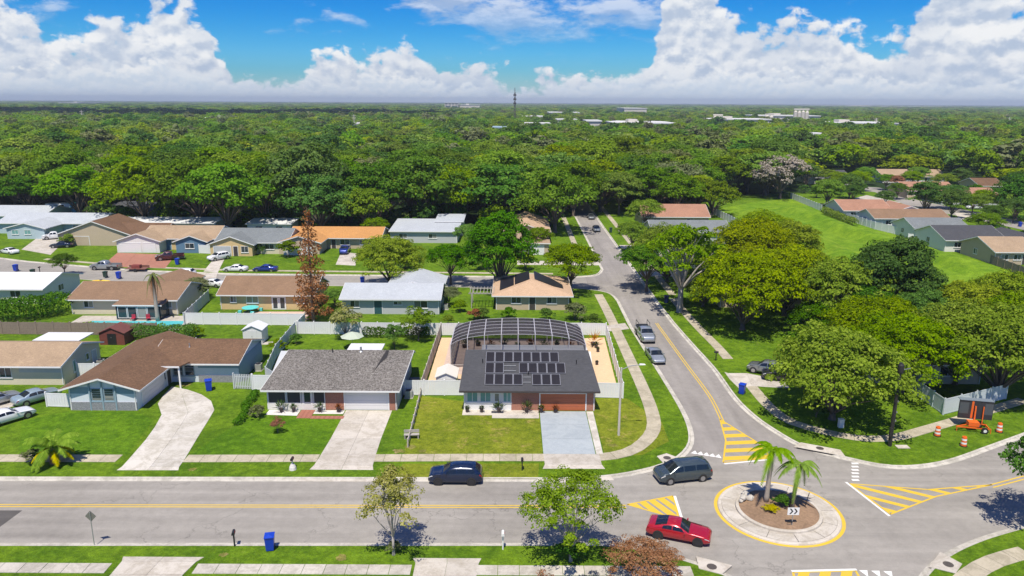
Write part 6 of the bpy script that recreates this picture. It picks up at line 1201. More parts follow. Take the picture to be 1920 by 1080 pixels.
def trunk_mesh(name, lobes, H, r0, fork, rng, mat, lean=(0, 0), reach=.8, nl=None):
    mb = MB(); mb.smooth = True; top = Vector((lean[0], lean[1], fork)); mb.tube([(0, 0, -.15), (0, 0, .1), (lean[0] * .4, lean[1] * .4, fork * .5), top], [r0 * 1.35, r0 * 1.05, r0 * .85, r0 * .75], 9)
    for q in (lobes if nl is None else lobes[:nl]):
        e = top.lerp(Vector(q[:3]), reach); m_ = top.lerp(e, .5) + Vector((rng.uniform(-.3, .3), rng.uniform(-.3, .3), .25)); rb = r0 * rng.uniform(.30, .5); mb.tube([top - Vector((0, 0, .15)), m_, e], [rb, rb * .6, rb * .18], 6, False)
        for k in range(2):
            f = e + Vector((rng.uniform(-1, 1), rng.uniform(-1, 1), rng.uniform(.1, .8))) * q[3] * .7; mb.tube([m_.lerp(e, .5), f], [rb * .35, rb * .08], 4, False)
    return mb.mesh(name, mat)
PROTO = {}
def proto(key, seed, W, H, base, nlobes, nleaf, lsize, leaf, bark=BARK, r0=.3, fork=None, lr=(.22, .34), flat=1.0, up=-.35, inner=.18, jit=.36, nl=None, reach=.8, cl=None):
    rng = np.random.default_rng(seed); lb = dome_lobes(rng, W, H, base, nlobes, lr, flat); nc, cr_ = cl or (max(60, nleaf // 55), W * (.085 if W > 5 else .12)); p, n_ = clumps(lb, nc, max(4, nleaf // nc), cr_, rng, up, jit, inner)
    s = rng.uniform(.6, 1.4, len(p)) * lsize; PROTO[key] = (leaves_mesh('crown', p, n_, s, leaf, rng), trunk_mesh('trunk', lb, H, r0, fork or base * .8, rng, bark, nl=nl, reach=reach), W, H)
def tree(key, label, p, s=1.0, rz=None, cat='tree', group=None, mat=None, sz=None, name='tree', z=0.0):
    c, t, W_, H_ = PROTO[key]; root = thing(name, label, cat, (p[0], p[1], z), R_.uniform(0, 6.28) if rz is None else rz, group); root.scale = (s, s, sz or s); link('trunk', t, root); o = link('crown', c, root)
    if mat: o.material_slots[0].link = 'OBJECT'; o.material_slots[0].material = mat
    return root
proto('oak1', 1, 13, 10.5, 1.9, 16, 6800, .50, LF_OAK, r0=.42, cl=(165, 1.2)); proto('oak2', 2, 12, 11.5, 2.0, 15, 6600, .50, LF_OAK, r0=.42, cl=(165, 1.2)); proto('oak3', 3, 14.5, 9.8, 1.8, 18, 7200, .50, LF_OAK, r0=.45, cl=(165, 1.2), flat=.9); proto('oak4', 4, 11, 12, 2.0, 14, 6400, .50, LF_OAK, r0=.4, cl=(165, 1.2))
proto('big1', 21, 13.5, 9.0, .9, 26, 22000, .30, LF_LIME, r0=.34, lr=(.18, .30), cl=(330, .95)); proto('big2', 22, 13.0, 9.2, 1.0, 24, 21000, .30, LF_LIME, r0=.34, lr=(.18, .30), cl=(310, .95))
proto('maple', 31, 10.5, 12, 1.2, 26, 20000, .32, LF_VIVID, r0=.32, lr=(.20, .32), flat=1.25)
proto('street', 41, 8.4, 6.6, 2.1, 16, 10000, .25, LF_OAK, r0=.22, lr=(.2, .3), flat=.8, up=-.15)
proto('open', 51, 8.5, 9.5, 3.4, 14, 3800, .34, LF_OAK, BARK_G, r0=.36, lr=(.2, .3), inner=.2, fork=2.6, reach=1.05)
proto('small', 61, 3.6, 3.9, .9, 10, 2600, .20, LF_PALE, r0=.08, lr=(.2, .34)); proto('shrub', 71, 2.2, 1.7, .1, 9, 1800, .18, LF_VIVID, r0=.05, lr=(.28, .42), fork=.2)
# --- right cluster by the side street
tree('big1', 'large lime green tree shading the black suv', (34.03, 73.55), 1.12, .4); tree('big2', 'broad lime green tree behind the black utility pole', (45.33, 81.36), 1.0, 2.1); tree('big1', 'lime green tree roofing over the hidden corner house', (46.02, 89.44), 1.02, 3.3); tree('big2', 'lime green tree over the pale fence bend', (53.05, 84.01), 1.05, 5.1)
tree('big2', 'big yellow green tree over the pale fence', (55.56, 79.89), 1.15, 4.2, mat=LF_LIME); tree('big1', 'yellow green tree filling the edge behind the trailer', (66.17, 89.75), 1.1, 1.2); tree('big1', 'yellow green tree at the corridor end of the clump', (62.21, 98.68), 1.0, 2.7, mat=LF_YEL); tree('big2', 'yellow green tree touching the meadow edge', (70.18, 100.71), 1.05, .7, mat=LF_YEL)
tree('big1', 'bright yellow green tree beside the bare limbed one', (34.10, 105.68), 1.2, 1.0, mat=LF_YEL, sz=1.3); tree('big2', 'yellow green tree farther behind in the same clump', (42.91, 113.22), 1.2, 3.0, mat=LF_YEL); tree('big2', 'yellow green tree near the orange tan roof', (43.62, 133.34), 1.3, 5.0, mat=LF_YEL); tree('big1', 'yellow green tree behind the orange tan roof', (51.82, 139.98), 1.2, 4.0, mat=LF_YEL); tree('big2', 'yellow green tree screening the meadow', (53.06, 154.87), 1.15, 1.4, mat=LF_LIME); tree('big1', 'lime tree screening the charcoal roof', (36.23, 133.18), .85, 2.0, mat=LF_LIME)
tree('maple', 'dark green cone shaped tree at the corridor edge', (55.22, 104.99), 1.15, .3, mat=LF_DARK, sz=1.25); tree('big2', 'olive green tree between lime and cone shaped trees', (48.40, 105.93), 1.15, 2.0, mat=LF_OAK); tree('maple', 'vivid green lower tree beside the cone shaped one', (55.84, 98.11), .72, 1.0); tree('big1', 'dull green tree at the corridor bend', (52.96, 118.79), .75, 1.9, mat=LF_OLIVE); tree('big1', 'vivid green tree under the dull one', (43.71, 101.49), .62, 2.9, mat=LF_VIVID); tree('maple', 'dark green tree crowding the cone shaped one', (50.03, 100.37), .7, 4.0, mat=LF_DARK)
tree('shrub', 'vivid green bush in the lime tree shade', (39.26, 96.69), 1.8, 0, 'bush', name='bush'); tree('shrub', 'dark bush beside the utility pedestal', (32.54, 74.09), 1.1, 0, 'bush', mat=LF_DARK, name='bush')
tree('open', 'bare limbed grey tree with thin green crown by the side street', (26.83, 115.07), 1.5, .8); tree('big2', 'lime crowned tree behind the bare limbed one', (28.95, 135.95), 1.12, .2, mat=LF_LIME); tree('street', 'dark round tree by the side street kerb', (23.93, 128.93), 1.25, 2.2, mat=LF_DARK); tree('big1', 'mid green tree behind the bare limbs', (31.40, 118.37), .72, 1.2, mat=LF_OAK)
# --- left of the side street
tree('street', 'umbrella shaped street tree on the corner lawn', (10.34, 127.49), 1.3, 0, mat=LF_LIME); tree('maple', 'tall dense vivid green tree behind the peach roof', (-2.08, 128.37), 1.12, 0, sz=1.25); tree('street', 'dark green round tree beside the vivid tall one', (-11.28, 133.37), 1.1, 1.0, mat=LF_VIVID); tree('big2', 'yellow green spreading tree behind the silvery roof', (-21.84, 130.70), 1.0, 2.5, mat=LF_YEL)
tree('small', 'thin pale tree before the long white fence', (-23.36, 100.10), 1.25, 0, mat=LF_PALE); tree('small', 'yellow green young tree at the fence corner', (-12.99, 99.31), 1.25, 1.0, mat=LF_LIME); tree('small', 'dark green young tree beside the yellow green one', (-15.80, 95.79), .9, 2.0, mat=LF_VIVID)
for k, (p, s, m, l) in enumerate([((-5.70, 109.95), 1.0, LF_RED, 'reddish crape myrtle bush behind the pool cage'), ((-8.30, 114.40), 1.1, LF_LIME, 'lime bush beside the crape myrtle'), ((-4.50, 110.56), 1.0, LF_OAK, 'green bush under the crape myrtle'), ((-0.39, 111.22), .95, LF_VIVID, 'round green bush behind the cage centre'), ((5.35, 110.16), 1.05, LF_VIVID, 'green bush by the peach house corner'), ((9.70, 110.24), 1.55, LF_OLIVE, 'dark bronze bush at the cage corner'), ((11.99, 106.91), 1.1, LF_OAK, 'green bush behind the sandy yard fence'), ((-9.55, 107.07), .9, LF_LIME, 'light bush at the white fence end')]): tree('shrub', l, p, s, k, 'bush', mat=m, name='bush')
tree('street', 'green bushy tree by the back street bend', (-85.49, 139.06), .58, 0, mat=LF_DARK, sz=.62); tree('street', 'brown green shrub tree by the patrol style car', (-52.92, 121.78), .55, 1.0, mat=LF_OLIVE)
for p, s, l, m in [((-30.54, 109.49), 1.0, 'rusty pink bush at the dead conifer foot', LF_RED), ((-33.88, 127.69), 1.1, 'dark shrub behind the dead conifer', LF_OLIVE), ((-55.03, 160.01), 1.3, 'round green shrub at the porch rail', LF_DARK), ((-44.31, 100.72), .8, 'yellow green bush behind the white fence', LF_LIME), ((-26.80, 73.19), .75, 'grey green agave bush by the screened porch', LF_OLIVE), ((-29.70, 97.85), .8, 'green vine by the white shed', LF_VIVID), ((-31.22, 94.44), 1.0, 'leafy bush at the slanting fence foot', LF_LIME), ((-38.74, 206.34), 2.2, 'bright bush beneath the oaks', LF_LIME)]: tree('shrub', l, p, s, None, 'bush', mat=m, name='bush')
tree('small', 'small dark red shrub on the lush lawn', (-23.51, 69.43), .42, 0, mat=LF_RED, cat='bush', name='bush')
# --- near street trees
proto('near1', 81, 4.6, 7.4, 1.4, 12, 4800, .17, LF_PALE, BARK_G, r0=.12, lr=(.22, .34), fork=1.6, reach=1.0, cl=(66, .62), flat=1.2); proto('near2', 82, 7.0, 7.9, .9, 22, 10500, .17, LF_LIME, BARK_G, r0=.14, lr=(.2, .32), fork=1.2, cl=(135, .62))
t1 = tree('near1', 'sparse pale street tree on the near verge', (-8.64, 48.74), 1.0, .5); t2 = tree('near2', 'leafy yellow green street tree on the near verge', (4.39, 48.07), 1.0, 1.2); tree('shrub', 'dark shrub at the sparse street tree foot', (-8.65, 49.01), .5, 1, 'bush', mat=LF_OLIVE, name='bush'); tree('shrub', 'dark green shrub at the leafy street tree foot', (4.32, 48.20), .95, 0, 'bush', name='bush')
tree('near2', 'bronze leaved tree at the near kerb', (9.3, 45.4), .78, 0, mat=LF_BROWN, sz=.42); tree('small', 'small bronze bush at the frame edge', (2.3, 43.0), .6, 0, mat=LF_BROWN, cat='bush', name='bush')
tree('street', 'green tree casting its shade on the roundabout arm', (42.3, 51.6), 1.02, .7, mat=LF_VIVID, sz=1.35)
# --- trees rooted round the estate beyond the corridor
tree('oak3', 'silvery grey mossy tree beside the corridor', (94.10, 262.83), 1.35, 0, mat=LF_MOSS, sz=1.5); tree('oak3', 'wide dark oak at the head of the corridor', (59.40, 220.90), 1.05, 2.0, mat=LF_OAK)
tree('street', 'green tree by the white corridor fence', (102.12, 241.13), 1.35, 0, mat=LF_OAK); tree('oak1', 'dark round tree by the brown estate roofs', (146.40, 215.58), 1.0, 0, mat=LF_DARK, sz=1.2); tree('shrub', 'round clipped hedge tree of the estate', (132.54, 237.32), 4.6, 0, mat=LF_OAK, sz=3.4, cat='hedge', name='hedge_tree'); tree('street', 'lime tree before the pale long house', (159.72, 299.57), 1.0, 0, mat=LF_LIME); tree('street', 'purple brown tree by the white long house', (147.12, 287.94), .9, 0, mat=LF_RED); tree('shrub', 'yellow bush by the white gabled house', (131.43, 298.24), 2.5, 0, mat=LF_YEL, cat='bush', name='bush')
WALLS = []
for o in [o for o in bpy.data.objects if o.name.split('.')[0] == 'house']:
    for ch in o.children:
        if ch.name.split('.')[0] == 'wall':
            xs_ = [o.location.x + v.co.x for v in ch.data.vertices]; ys_ = [o.location.y + v.co.y for v in ch.data.vertices]; WALLS.append((min(xs_), max(xs_), min(ys_), max(ys_)))
# --- great oaks between the two quarters
for p, k, s, l, m in [((-97.48, 196.15), 'oak1', 1.65, 'great oak at the dark hip roof end of its row', LF_OAK), ((-82.13, 186.62), 'oak3', 1.81, 'great oak spreading behind the blue gabled house', LF_OAK), ((-70.30, 183.09), 'oak1', 1.65, 'oak with open lower limbs behind the carport', LF_OAK), ((-64.24, 185.59), 'oak2', 1.59, 'deep green oak beside the great dark one', LF_DARK), ((-53.32, 182.08), 'oak4', 1.93, 'great dark oak behind the orange roof', LF_DARK), ((-47.60, 184.54), 'oak1', 1.38, 'dark oak leaning to the tree gap', LF_DARK),
  ((-36.16, 183.35), 'oak4', 1.04, 'small lime oak by the yellow sided gap house', LF_LIME), ((-35.11, 198.18), 'oak3', 1.65, 'great oak above the pale flat roof', LF_DARK), ((-23.92, 200.33), 'oak1', 1.71, 'great oak behind the stepped pale roof', LF_DARK), ((-16.14, 202.40), 'oak2', 1.43, 'lime green tree behind the vivid tall one', LF_LIME), ((-8.31, 207.37), 'oak1', 1.49, 'oak between lime tree and street oak', LF_OAK), ((-0.11, 220.94), 'oak3', 1.54, 'oak behind the faded peach ridge', LF_OAK), ((10.88, 189.49), 'oak1', 1.49, 'great street oak beside the faded peach roof', LF_OAK), ((17.94, 218.36), 'oak2', 1.43, 'street oak leaning over the far side street', LF_OAK), ((31.79, 222.08), 'street', 1.9, 'round oak on the far verge of the side street', LF_OAK), ((39.55, 246.49), 'oak2', 1.43, 'oak over the far end of the verge', LF_OAK),
  ((53.26, 267.21), 'oak3', 1.65, 'broad pale oak above the grey roofs', LF_OLIVE), ((62.34, 257.11), 'oak1', 1.32, 'oak above the terracotta roof with panels', LF_OAK), ((-116.29, 227.97), 'oak1', 1.32, 'yellowing tree beside the dark hip roof', LF_LIME), ((-136.99, 235.68), 'oak2', 1.54, 'rounded green oak behind the motorhome', LF_OAK), ((-138.63, 220.31), 'street', 1.5, 'light green round tree near the motorhome', LF_VIVID), ((-125.91, 227.60), 'street', 1.2, 'yellow green bushy tree by the dark hip roof', LF_YEL), ((-149.25, 223.27), 'oak4', 1.43, 'tall oak behind the pale wood edge house', LF_OAK)]:
    for a_, c_, d_, e_ in WALLS:
        if a_ - 2 < p[0] < c_ + 2 and d_ - 2 < p[1] < e_ + 3: p = (p[0], e_ + 4.5)
    tree(k, l, p, s, None, mat=m)
for k, (p, s, key, m, l) in enumerate([((-33.12, 178.97), .8, 'street', LF_LIME, 'light tree between the orange and pale flat roofs'), ((-48.01, 156.73), 2.0, 'shrub', LF_OAK, 'green bush between the grey green and orange roofs'), ((-92.14, 174.40), .6, 'street', LF_OAK, 'small green tree between brown and blue gabled houses'), ((-101.25, 167.41), 1.6, 'shrub', LF_LIME, 'lime bush before the brown gable wall'), ((-9.63, 164.85), .9, 'street', LF_OAK, 'green tree behind the vivid tall one'), ((-5.88, 145.67), 1.9, 'shrub', LF_VIVID, 'vivid bush on the back street corner'), ((2.65, 145.87), 2.0, 'shrub', LF_OAK, 'green bush by the back street junction'), ((5.96, 165.28), .8, 'street', LF_OAK, 'green tree beside the peach house driveway'), ((-27.11, 122.31), 1.4, 'shrub', LF_DARK, 'dark bush between yellow and silvery houses'), ((-28.81, 117.18), .45, 'street', LF_OAK, 'small tree beside the silvery house'), ((-10.26, 117.55), .5, 'street', LF_OLIVE, 'small dull tree by the weathered pergola'), ((-21.28, 145.30), 1.8, 'shrub', LF_LIME, 'lime bush across the back street'), ((-84.19, 121.14), 1.5, 'shrub', LF_VIVID, 'bush below the white roofed long house'), ((27.08, 165.85), 1.0, 'street', LF_OAK, 'round tree on the far verge by the charcoal roof'), ((35.15, 195.22), 1.2, 'street', LF_LIME, 'lime tree before the grey gabled roof'), ((28.30, 186.84), 1.6, 'shrub', LF_OAK, 'bush on the far verge')]): tree(key, l, p, s, None, 'bush' if key == 'shrub' else 'tree', None, m, name='bush' if key == 'shrub' else 'tree')
# --- hedges
def hedge(label, pts, w, h, mat, n, ls=.2):
    rng = np.random.default_rng(len(label)); P2 = resample(pts, .8); lb = []
    for p in P2: lb.append((p.x - pts[0][0] + rng.uniform(-.2, .2), p.y - pts[0][1] + rng.uniform(-.2, .2), h * rng.uniform(.42, .6), w * .6, w * .6, h * .5))
    q, n_ = lobes_pts(lb, n, rng, -.6, .1, .5); root = thing('hedge', label, 'hedge', (pts[0][0], pts[0][1], 0)); o = link('foliage', leaves_mesh('foliage', q, n_, rng.uniform(.6, 1.4, len(q)) * ls, mat, rng), root); mb = MB()
    for p in P2[::2]: mb.tube([(p.x - pts[0][0], p.y - pts[0][1], 0), (p.x - pts[0][0], p.y - pts[0][1], h * .6)], .03, 5)
    mb.build('stems', BARK, root)
hedge('big light green hedge beside the white roofed house', [(-92, 104.5), (-74.5, 108.5), (-70.5, 112.5)], 4.2, 3.4, LF_VIVID, 9000, .34); hedge('vine covered bank behind the red playhouse', [(-66, 102.4), (-50.2, 102.4)], 1.2, 1.5, LF_LIME, 3500, .22); hedge('leafy bushes by the red playhouse', [(-52.2, 99.6), (-45.0, 100.4)], 2.0, 2.0, LF_VIVID, 3500, .22); hedge('low grass hedge between the two front lawns', [(-29.2, 79.5), (-28.2, 71.4)], .8, .75, LF_VIVID, 2200, .16)
hedge('low hedge on the bank below the estate fences', [(94.11, 224.31), (93.25, 202.34)], 2.0, 2.2, LF_OAK, 2500, .4); hedge('dark hedge behind the long white fence', [(-20.5, 101.0), (-12.0, 101.2)], 1.0, 1.6, LF_DARK, 2500, .22); hedge('dark low hedge on the house side of the white fence', [(-28.6, 104.0), (-23.0, 104.0)], .9, 1.0, LF_DARK, 1500, .22)
# --- dead conifer: tall rusty spire
rng = np.random.default_rng(91); lb = []
for i in range(34):
    t = i / 33; z = 1.5 + t * 12.6; r = 2.15 * (1 - t) ** .7 + .25; a = i * 2.4; lb.append((math.cos(a) * r * .62, math.sin(a) * r * .62, z, r * .5 + .15, r * .5 + .15, .55))
q, n_ = lobes_pts(lb, 3600, rng, -1, .3, .9); mb = MB(); mb.tube([(0, 0, 0), (0, 0, 14.6)], [.26, .03], 8)
for l in lb: mb.tube([(0, 0, l[2] - .2), (l[0] * 1.5, l[1] * 1.5, l[2] + .15)], [.05, .012], 4, False)
dc = thing('dead_conifer', 'tall rust brown dead conifer behind the yellow stucco house', 'tree', (-30.00, 108.36)); dc.scale = (1.1, 1.1, 1.2); mb.build('trunk', BARK, dc); link('crown', leaves_mesh('crown', q, n_, rng.uniform(.5, 1.3, len(q)) * .30, LF_RUST, rng), dc)
# ---------------------------------------------------------------- palms
def frond_mesh(L, droop, mat, n=34, rise=.55, w=.42, seed=0):
    rng = random.Random(seed); mb = MB(); pts = []
    for i in range(n + 1):
        t = i / n; pts.append(Vector((L * (t - .12 * t * t), 0, rise * L * t * (1 - t * .55) * .9 - droop * t ** 2.2)))
    mb.tube(pts[::4], [.035 * (1 - i / 8) + .006 for i in range(len(pts[::4]))], 5, False)
    for i in range(2, n):
        t = i / n; d = (pts[i + 1] - pts[i - 1]).normalized(); l = w * L * .62 * math.sin(math.pi * (.12 + .8 * t)) * rng.uniform(.8, 1.1)
        for s in (-1, 1):
            o = (Vector((0, s, 0)) + d * .65 + Vector((0, 0, -.55 - .35 * t))).normalized(); e = pts[i] + o * l; wv = d * .07; mb.add([pts[i] - wv, pts[i] + wv, e], [(0, 1, 2)])
    return mb.mesh('frond', mat)
def palm(label, p, H, L, n, mat, base_z=0.0, r=.17, lean=(0, 0), droop=1.6, rise=.55, trunk=PALMBARK, old=0):
    root = thing('palm_tree', label, 'palm tree', (p[0], p[1], base_z)); mb = MB(); mb.smooth = True; k = 9
    mb.tube([(lean[0] * (i / k) ** 1.5, lean[1] * (i / k) ** 1.5, H * i / k) for i in range(k + 1)], [r * (1.25 - .45 * i / k) * (1.06 if i % 2 else .97) for i in range(k + 1)], 12); mb.build('trunk', trunk, root)
    ms = [frond_mesh(L * f, droop * g_, mat, rise=ri, seed=j) for j, (f, g_, ri) in enumerate([(1, 1, rise), (.95, 1.35, rise * .8), (.85, .7, rise * 1.5), (1.0, 1.9, rise * .4)])]
    for i in range(n): link('frond', ms[i % 4], root, (lean[0], lean[1], H - .05), (R_.uniform(-.15, .15), R_.uniform(-.25, .15), i * 2.39996))
    if old: 
        om = frond_mesh(L * .85, droop * (1.2 if old == 1 else 2.0), LF_PALMY if old == 1 else LF_BROWN, rise=.5 if old == 1 else .15, seed=9)
        for i in range(9): link('old_frond', om, root, (lean[0], lean[1], H - .15), (0, .25, i * .9))
    return root
palm('taller queen palm on the roundabout island', (RC[0] - .78, RC[1] + .75), 4.8, 2.35, 15, LF_PALM, ROADZ + .42, lean=(.15, .0), droop=1.45)
palm('shorter leaning queen palm on the roundabout island', (RC[0] + .95, RC[1] - .35), 4.0, 2.1, 12, LF_PALM, ROADZ + .42, lean=(.35, .1), droop=1.5, r=.15, trunk=BARK)
tree('shrub', 'round dark green shrub between the island palms', (RC[0] + .25, RC[1] + .05), .62, 0, 'bush', mat=LF_VIVID, name='bush', z=ROADZ + .4); tree('shrub', 'golden ground cover bush on the island', (RC[0] - .85, RC[1] - .6), .55, 0, 'bush', mat=LF_PALMY, sz=.28, name='bush', z=ROADZ + .4)
rk = thing('boulder', 'pale limestone boulders at the island edge', 'boulder', (RC[0] - 2.35, RC[1] + 1.35, ROADZ + .28)); mb = MB()
rg = np.random.default_rng(5)
for k in range(7):
    c0 = rg.uniform(-1, 1, 3) * (.5, .8, .15) + (0, 0, .25); rr = rg.uniform(.2, .42); vs = []; 
    for i in range(6):
        for j in range(9): a, e = j * 6.283 / 9, (i - 2.5) / 2.6 * 1.5; q_ = rr * rg.uniform(.8, 1.15); vs.append((c0[0] + q_ * math.cos(a) * math.cos(e), c0[1] + q_ * math.sin(a) * math.cos(e), c0[2] + q_ * .8 * math.sin(e)))
    mb.add(vs, [(i * 9 + j, i * 9 + (j + 1) % 9, (i + 1) * 9 + (j + 1) % 9, (i + 1) * 9 + j) for i in range(5) for j in range(9)] + [tuple(range(45, 54)), tuple(reversed(range(9)))])
mb.build('stones', pmat('limestone', (.46, .43, .38), .9, noise=(4, .25)), rk)
palm('short yellowing palm with a shaggy base on the street verge', (-42.04, 62.81), 1.5, 2.7, 18, LF_PALM, 0, r=.34, droop=.8, rise=1.25, trunk=pmat('palm_husk', (.22, .13, .08), .95, noise=(8, .3)), old=1)
tree('shrub', 'dark fern clump beside the shaggy palm', (-44.14, 62.79), .75, 0, 'bush', mat=LF_OLIVE, name='bush')
palm('half bare palm with brown hanging fronds by the pool porch', (-53.63, 108.50), 7.2, 1.7, 8, LF_OLIVE, 0, r=.24, droop=1.8, old=2)

# ---------------------------------------------------------------- the wood and what rises out of it
rng = np.random.default_rng(2024)
rects = list(WALLS)
meadow = [(62.88, 231.13), (74.72, 262.02), (89.09, 271.91), (101.35, 263.13), (99.30, 216.00), (97.85, 182.82), (99.21, 166.55), (100.81, 141.11), (73.61, 100.77), (64.55, 111.25), (59.11, 117.28), (59.59, 140.16), (63.86, 184.06)]
estate = [(101.35, 263.13), (119.42, 311.58), (151.17, 313.13), (175.13, 308.15), (189.39, 282.89), (198.25, 267.18), (95.82, 124.83), (96.43, 161.64), (99.30, 216.00)]
def inside(pts, x, y):
    c = False; j = len(pts) - 1
    for i in range(len(pts)):
        if (pts[i][1] > y) != (pts[j][1] > y) and x < (pts[j][0] - pts[i][0]) * (y - pts[i][1]) / (pts[j][1] - pts[i][1]) + pts[i][0]: c = not c
        j = i
    return c
clear = []      # (x, y, radius) round far buildings
FARB = [ # label, left px base, right px base, depth, height
 ('long white low warehouse of the plant beyond the wood', (243.01, 956.66), (323.80, 968.39), 60, 9), ('stepped white plant building beside the silos', (356.31, 1125.77), (451.38, 1141.73), 60, 11), ('wide white roofed store at the wood edge', (105.21, 797.23), (169.38, 805.18), 90, 8), ('long cream building beside the white plant', (343.22, 840.63), (422.87, 850.66), 70, 8), ('tall pale office tower on the skyline', (-207.02, 2330.60), (-165.97, 2346.11), 50, 20),
 ('small cream industrial building near the antenna', (76.96, 793.74), (91.62, 795.55), 40, 10), ('flat white roofed hall behind the antenna', (13.73, 1068.25), (47.55, 1073.93), 60, 9), ('pale block with flat roof under the antenna', (13.14, 799.06), (38.46, 802.25), 30, 7), ('low blue roofed shed in the wood', (-18.75, 733.26), (-3.34, 735.05), 30, 5), ('white hall far beyond the dark wood', (233.34, 1607.94), (280.10, 1619.34), 120, 12),
 ('pale far roof on the skyline past the office tower', (-162.79, 2347.31), (-101.75, 2370.38), 60, 14), ('white far roofs at the western skyline', (-2290.59, 3871.99), (-2193.40, 3963.83), 300, 10), ('cream hall by the far power poles', (-186.71, 829.76), (-152.70, 834.35), 40, 5), ('far white roof near the western poles', (-377.33, 920.08), (-362.16, 922.41), 30, 8), ('bright white far terminal on the eastern skyline', (2159.68, 5380.93), (3041.40, 5936.24), 400, 8), ('pale villa roof showing in the eastern wood', (204.25, 533.99), (219.80, 535.27), 18, 8), ('white far shop roof beyond the store', (287.35, 1254.49), (314.90, 1259.70), 60, 8), ('white far hall with pale wall', (68.06, 1428.60), (123.88, 1441.01), 90, 10), ('cream hall beside the distant road', (57.55, 987.13), (82.00, 990.90), 40, 7)]
for lab, p0, p1, dep, hh in FARB: clear.append(((p0[0] + p1[0]) / 2, p0[1] + dep * .3, max((p1[0] - p0[0]) / 2 + 8, dep * .6), p0[1]))
def ok(x, y, m):
    if (12 - m * .5 < x < 31 + m * .5 and y < 212) or (17 < x < 26 and y < 262): return False
    for a, c, d, e in rects:
        if a - m < x < c + m and d - m - 2 < y < e + m: return False
    if inside(meadow, x, y) or inside(estate, x, y): return False
    for a, c, r, yf in clear:
        if abs(x - a) < r + m * .3 and yf - (130 if yf > 700 else 14) < y < yf + r * 1.2: return False
    return True
def zone(x, y):
    if x < 12: lim = 205 if x < -60 else 200
    elif x < 60: lim = 215
    elif x < 95: lim = 262
    else: lim = 255
    return y > lim
pts = []
yy = 195.0
while yy < 620:
    sp = 13.0 if yy < 330 else 14.5
    x = -.74 * yy - 20
    while x < .74 * yy + 20:
        px, py = x + rng.uniform(-.42, .42) * sp, yy + rng.uniform(-.42, .42) * sp
        if zone(px, py) and ok(px, py, 3.5): pts.append((px, py))
        x += sp
    yy += sp * .92
pts.sort(key=lambda p: math.hypot(p[0], p[1]))
NEAR = pts[:165]
GR = {LF_OAK: ('mid green oak in the wood behind the houses', 'mid green oaks of the wood'), LF_DARK: ('deep green oak in the wood behind the houses', 'deep green oaks of the wood'), LF_YEL: ('yellow green tree in the wood behind the houses', 'yellow green trees of the wood'), LF_LIME: ('light lime tree in the wood behind the houses', 'light lime trees of the wood'), LF_OLIVE: ('dull olive tree in the wood behind the houses', 'dull olive trees of the wood')}
wts = [(LF_OAK, .50), (LF_DARK, .19), (LF_YEL, .09), (LF_LIME, .13), (LF_OLIVE, .09)]
LAND = [('the turquoise motorhome', -106, 215), ('the white flat roof', -84, 200), ('the blue gabled house', -76, 190), ('the great dark oak', -50, 195), ('the yellow sided gap house', -42, 228), ('the pale flat roofed house', -20, 200), ('the faded peach roof', 3, 205), ('the far pink house', 22, 300), ('the terracotta roof with panels', 44, 222), ('the corridor head', 75, 262), ('the silvery grey tree', 96, 262), ('the white gabled estate house', 120, 290), ('the pale long estate house', 165, 300), ('the brown estate roofs', 200, 280)]
def near_what(x, y):
    d, n_ = min((math.hypot(x - a_, y - c_), l_) for l_, a_, c_ in LAND); return ('close behind ' if d < 26 else 'some way behind ' if d < 70 else 'deep in the wood beyond ') + n_
for (x, y) in NEAR:
    u = rng.random(); acc = 0
    for m, w in wts:
        acc += w
        if u <= acc: break
    k = ['oak1', 'oak2', 'oak3', 'oak4'][int(rng.integers(4))]; s = rng.uniform(1.1, 1.95)
    sh = 'broad ' if k == 'oak3' else 'tall ' if k == 'oak4' else ''; tree(k, (sh if s > 1.25 else 'small ') + GR[m][0].replace('in the wood behind the houses', near_what(x, y)), (x, y), s, rng.uniform(0, 6.28), group=GR[m][1], mat=m, sz=s * rng.uniform(.75, 1.0))
# low scrub along the front of the wood
for k in range(96):
    x = rng.uniform(-150, 12) if k < 74 else rng.uniform(34, 72); y = rng.uniform(193, 207) if k < 74 else 222 + (x - 34) * 1.05 + rng.uniform(0, 8)
    if not ok(x, y, 2): continue
    s = rng.uniform(2.2, 3.9); tree('shrub', ['leafy', 'lime', 'dark'][k % 3] + ' scrub bush ' + near_what(x, y), (x, y), s, None, 'bush', 'scrub bushes along the wood edge', [LF_OAK, LF_LIME, LF_DARK][k % 3], name='bush')
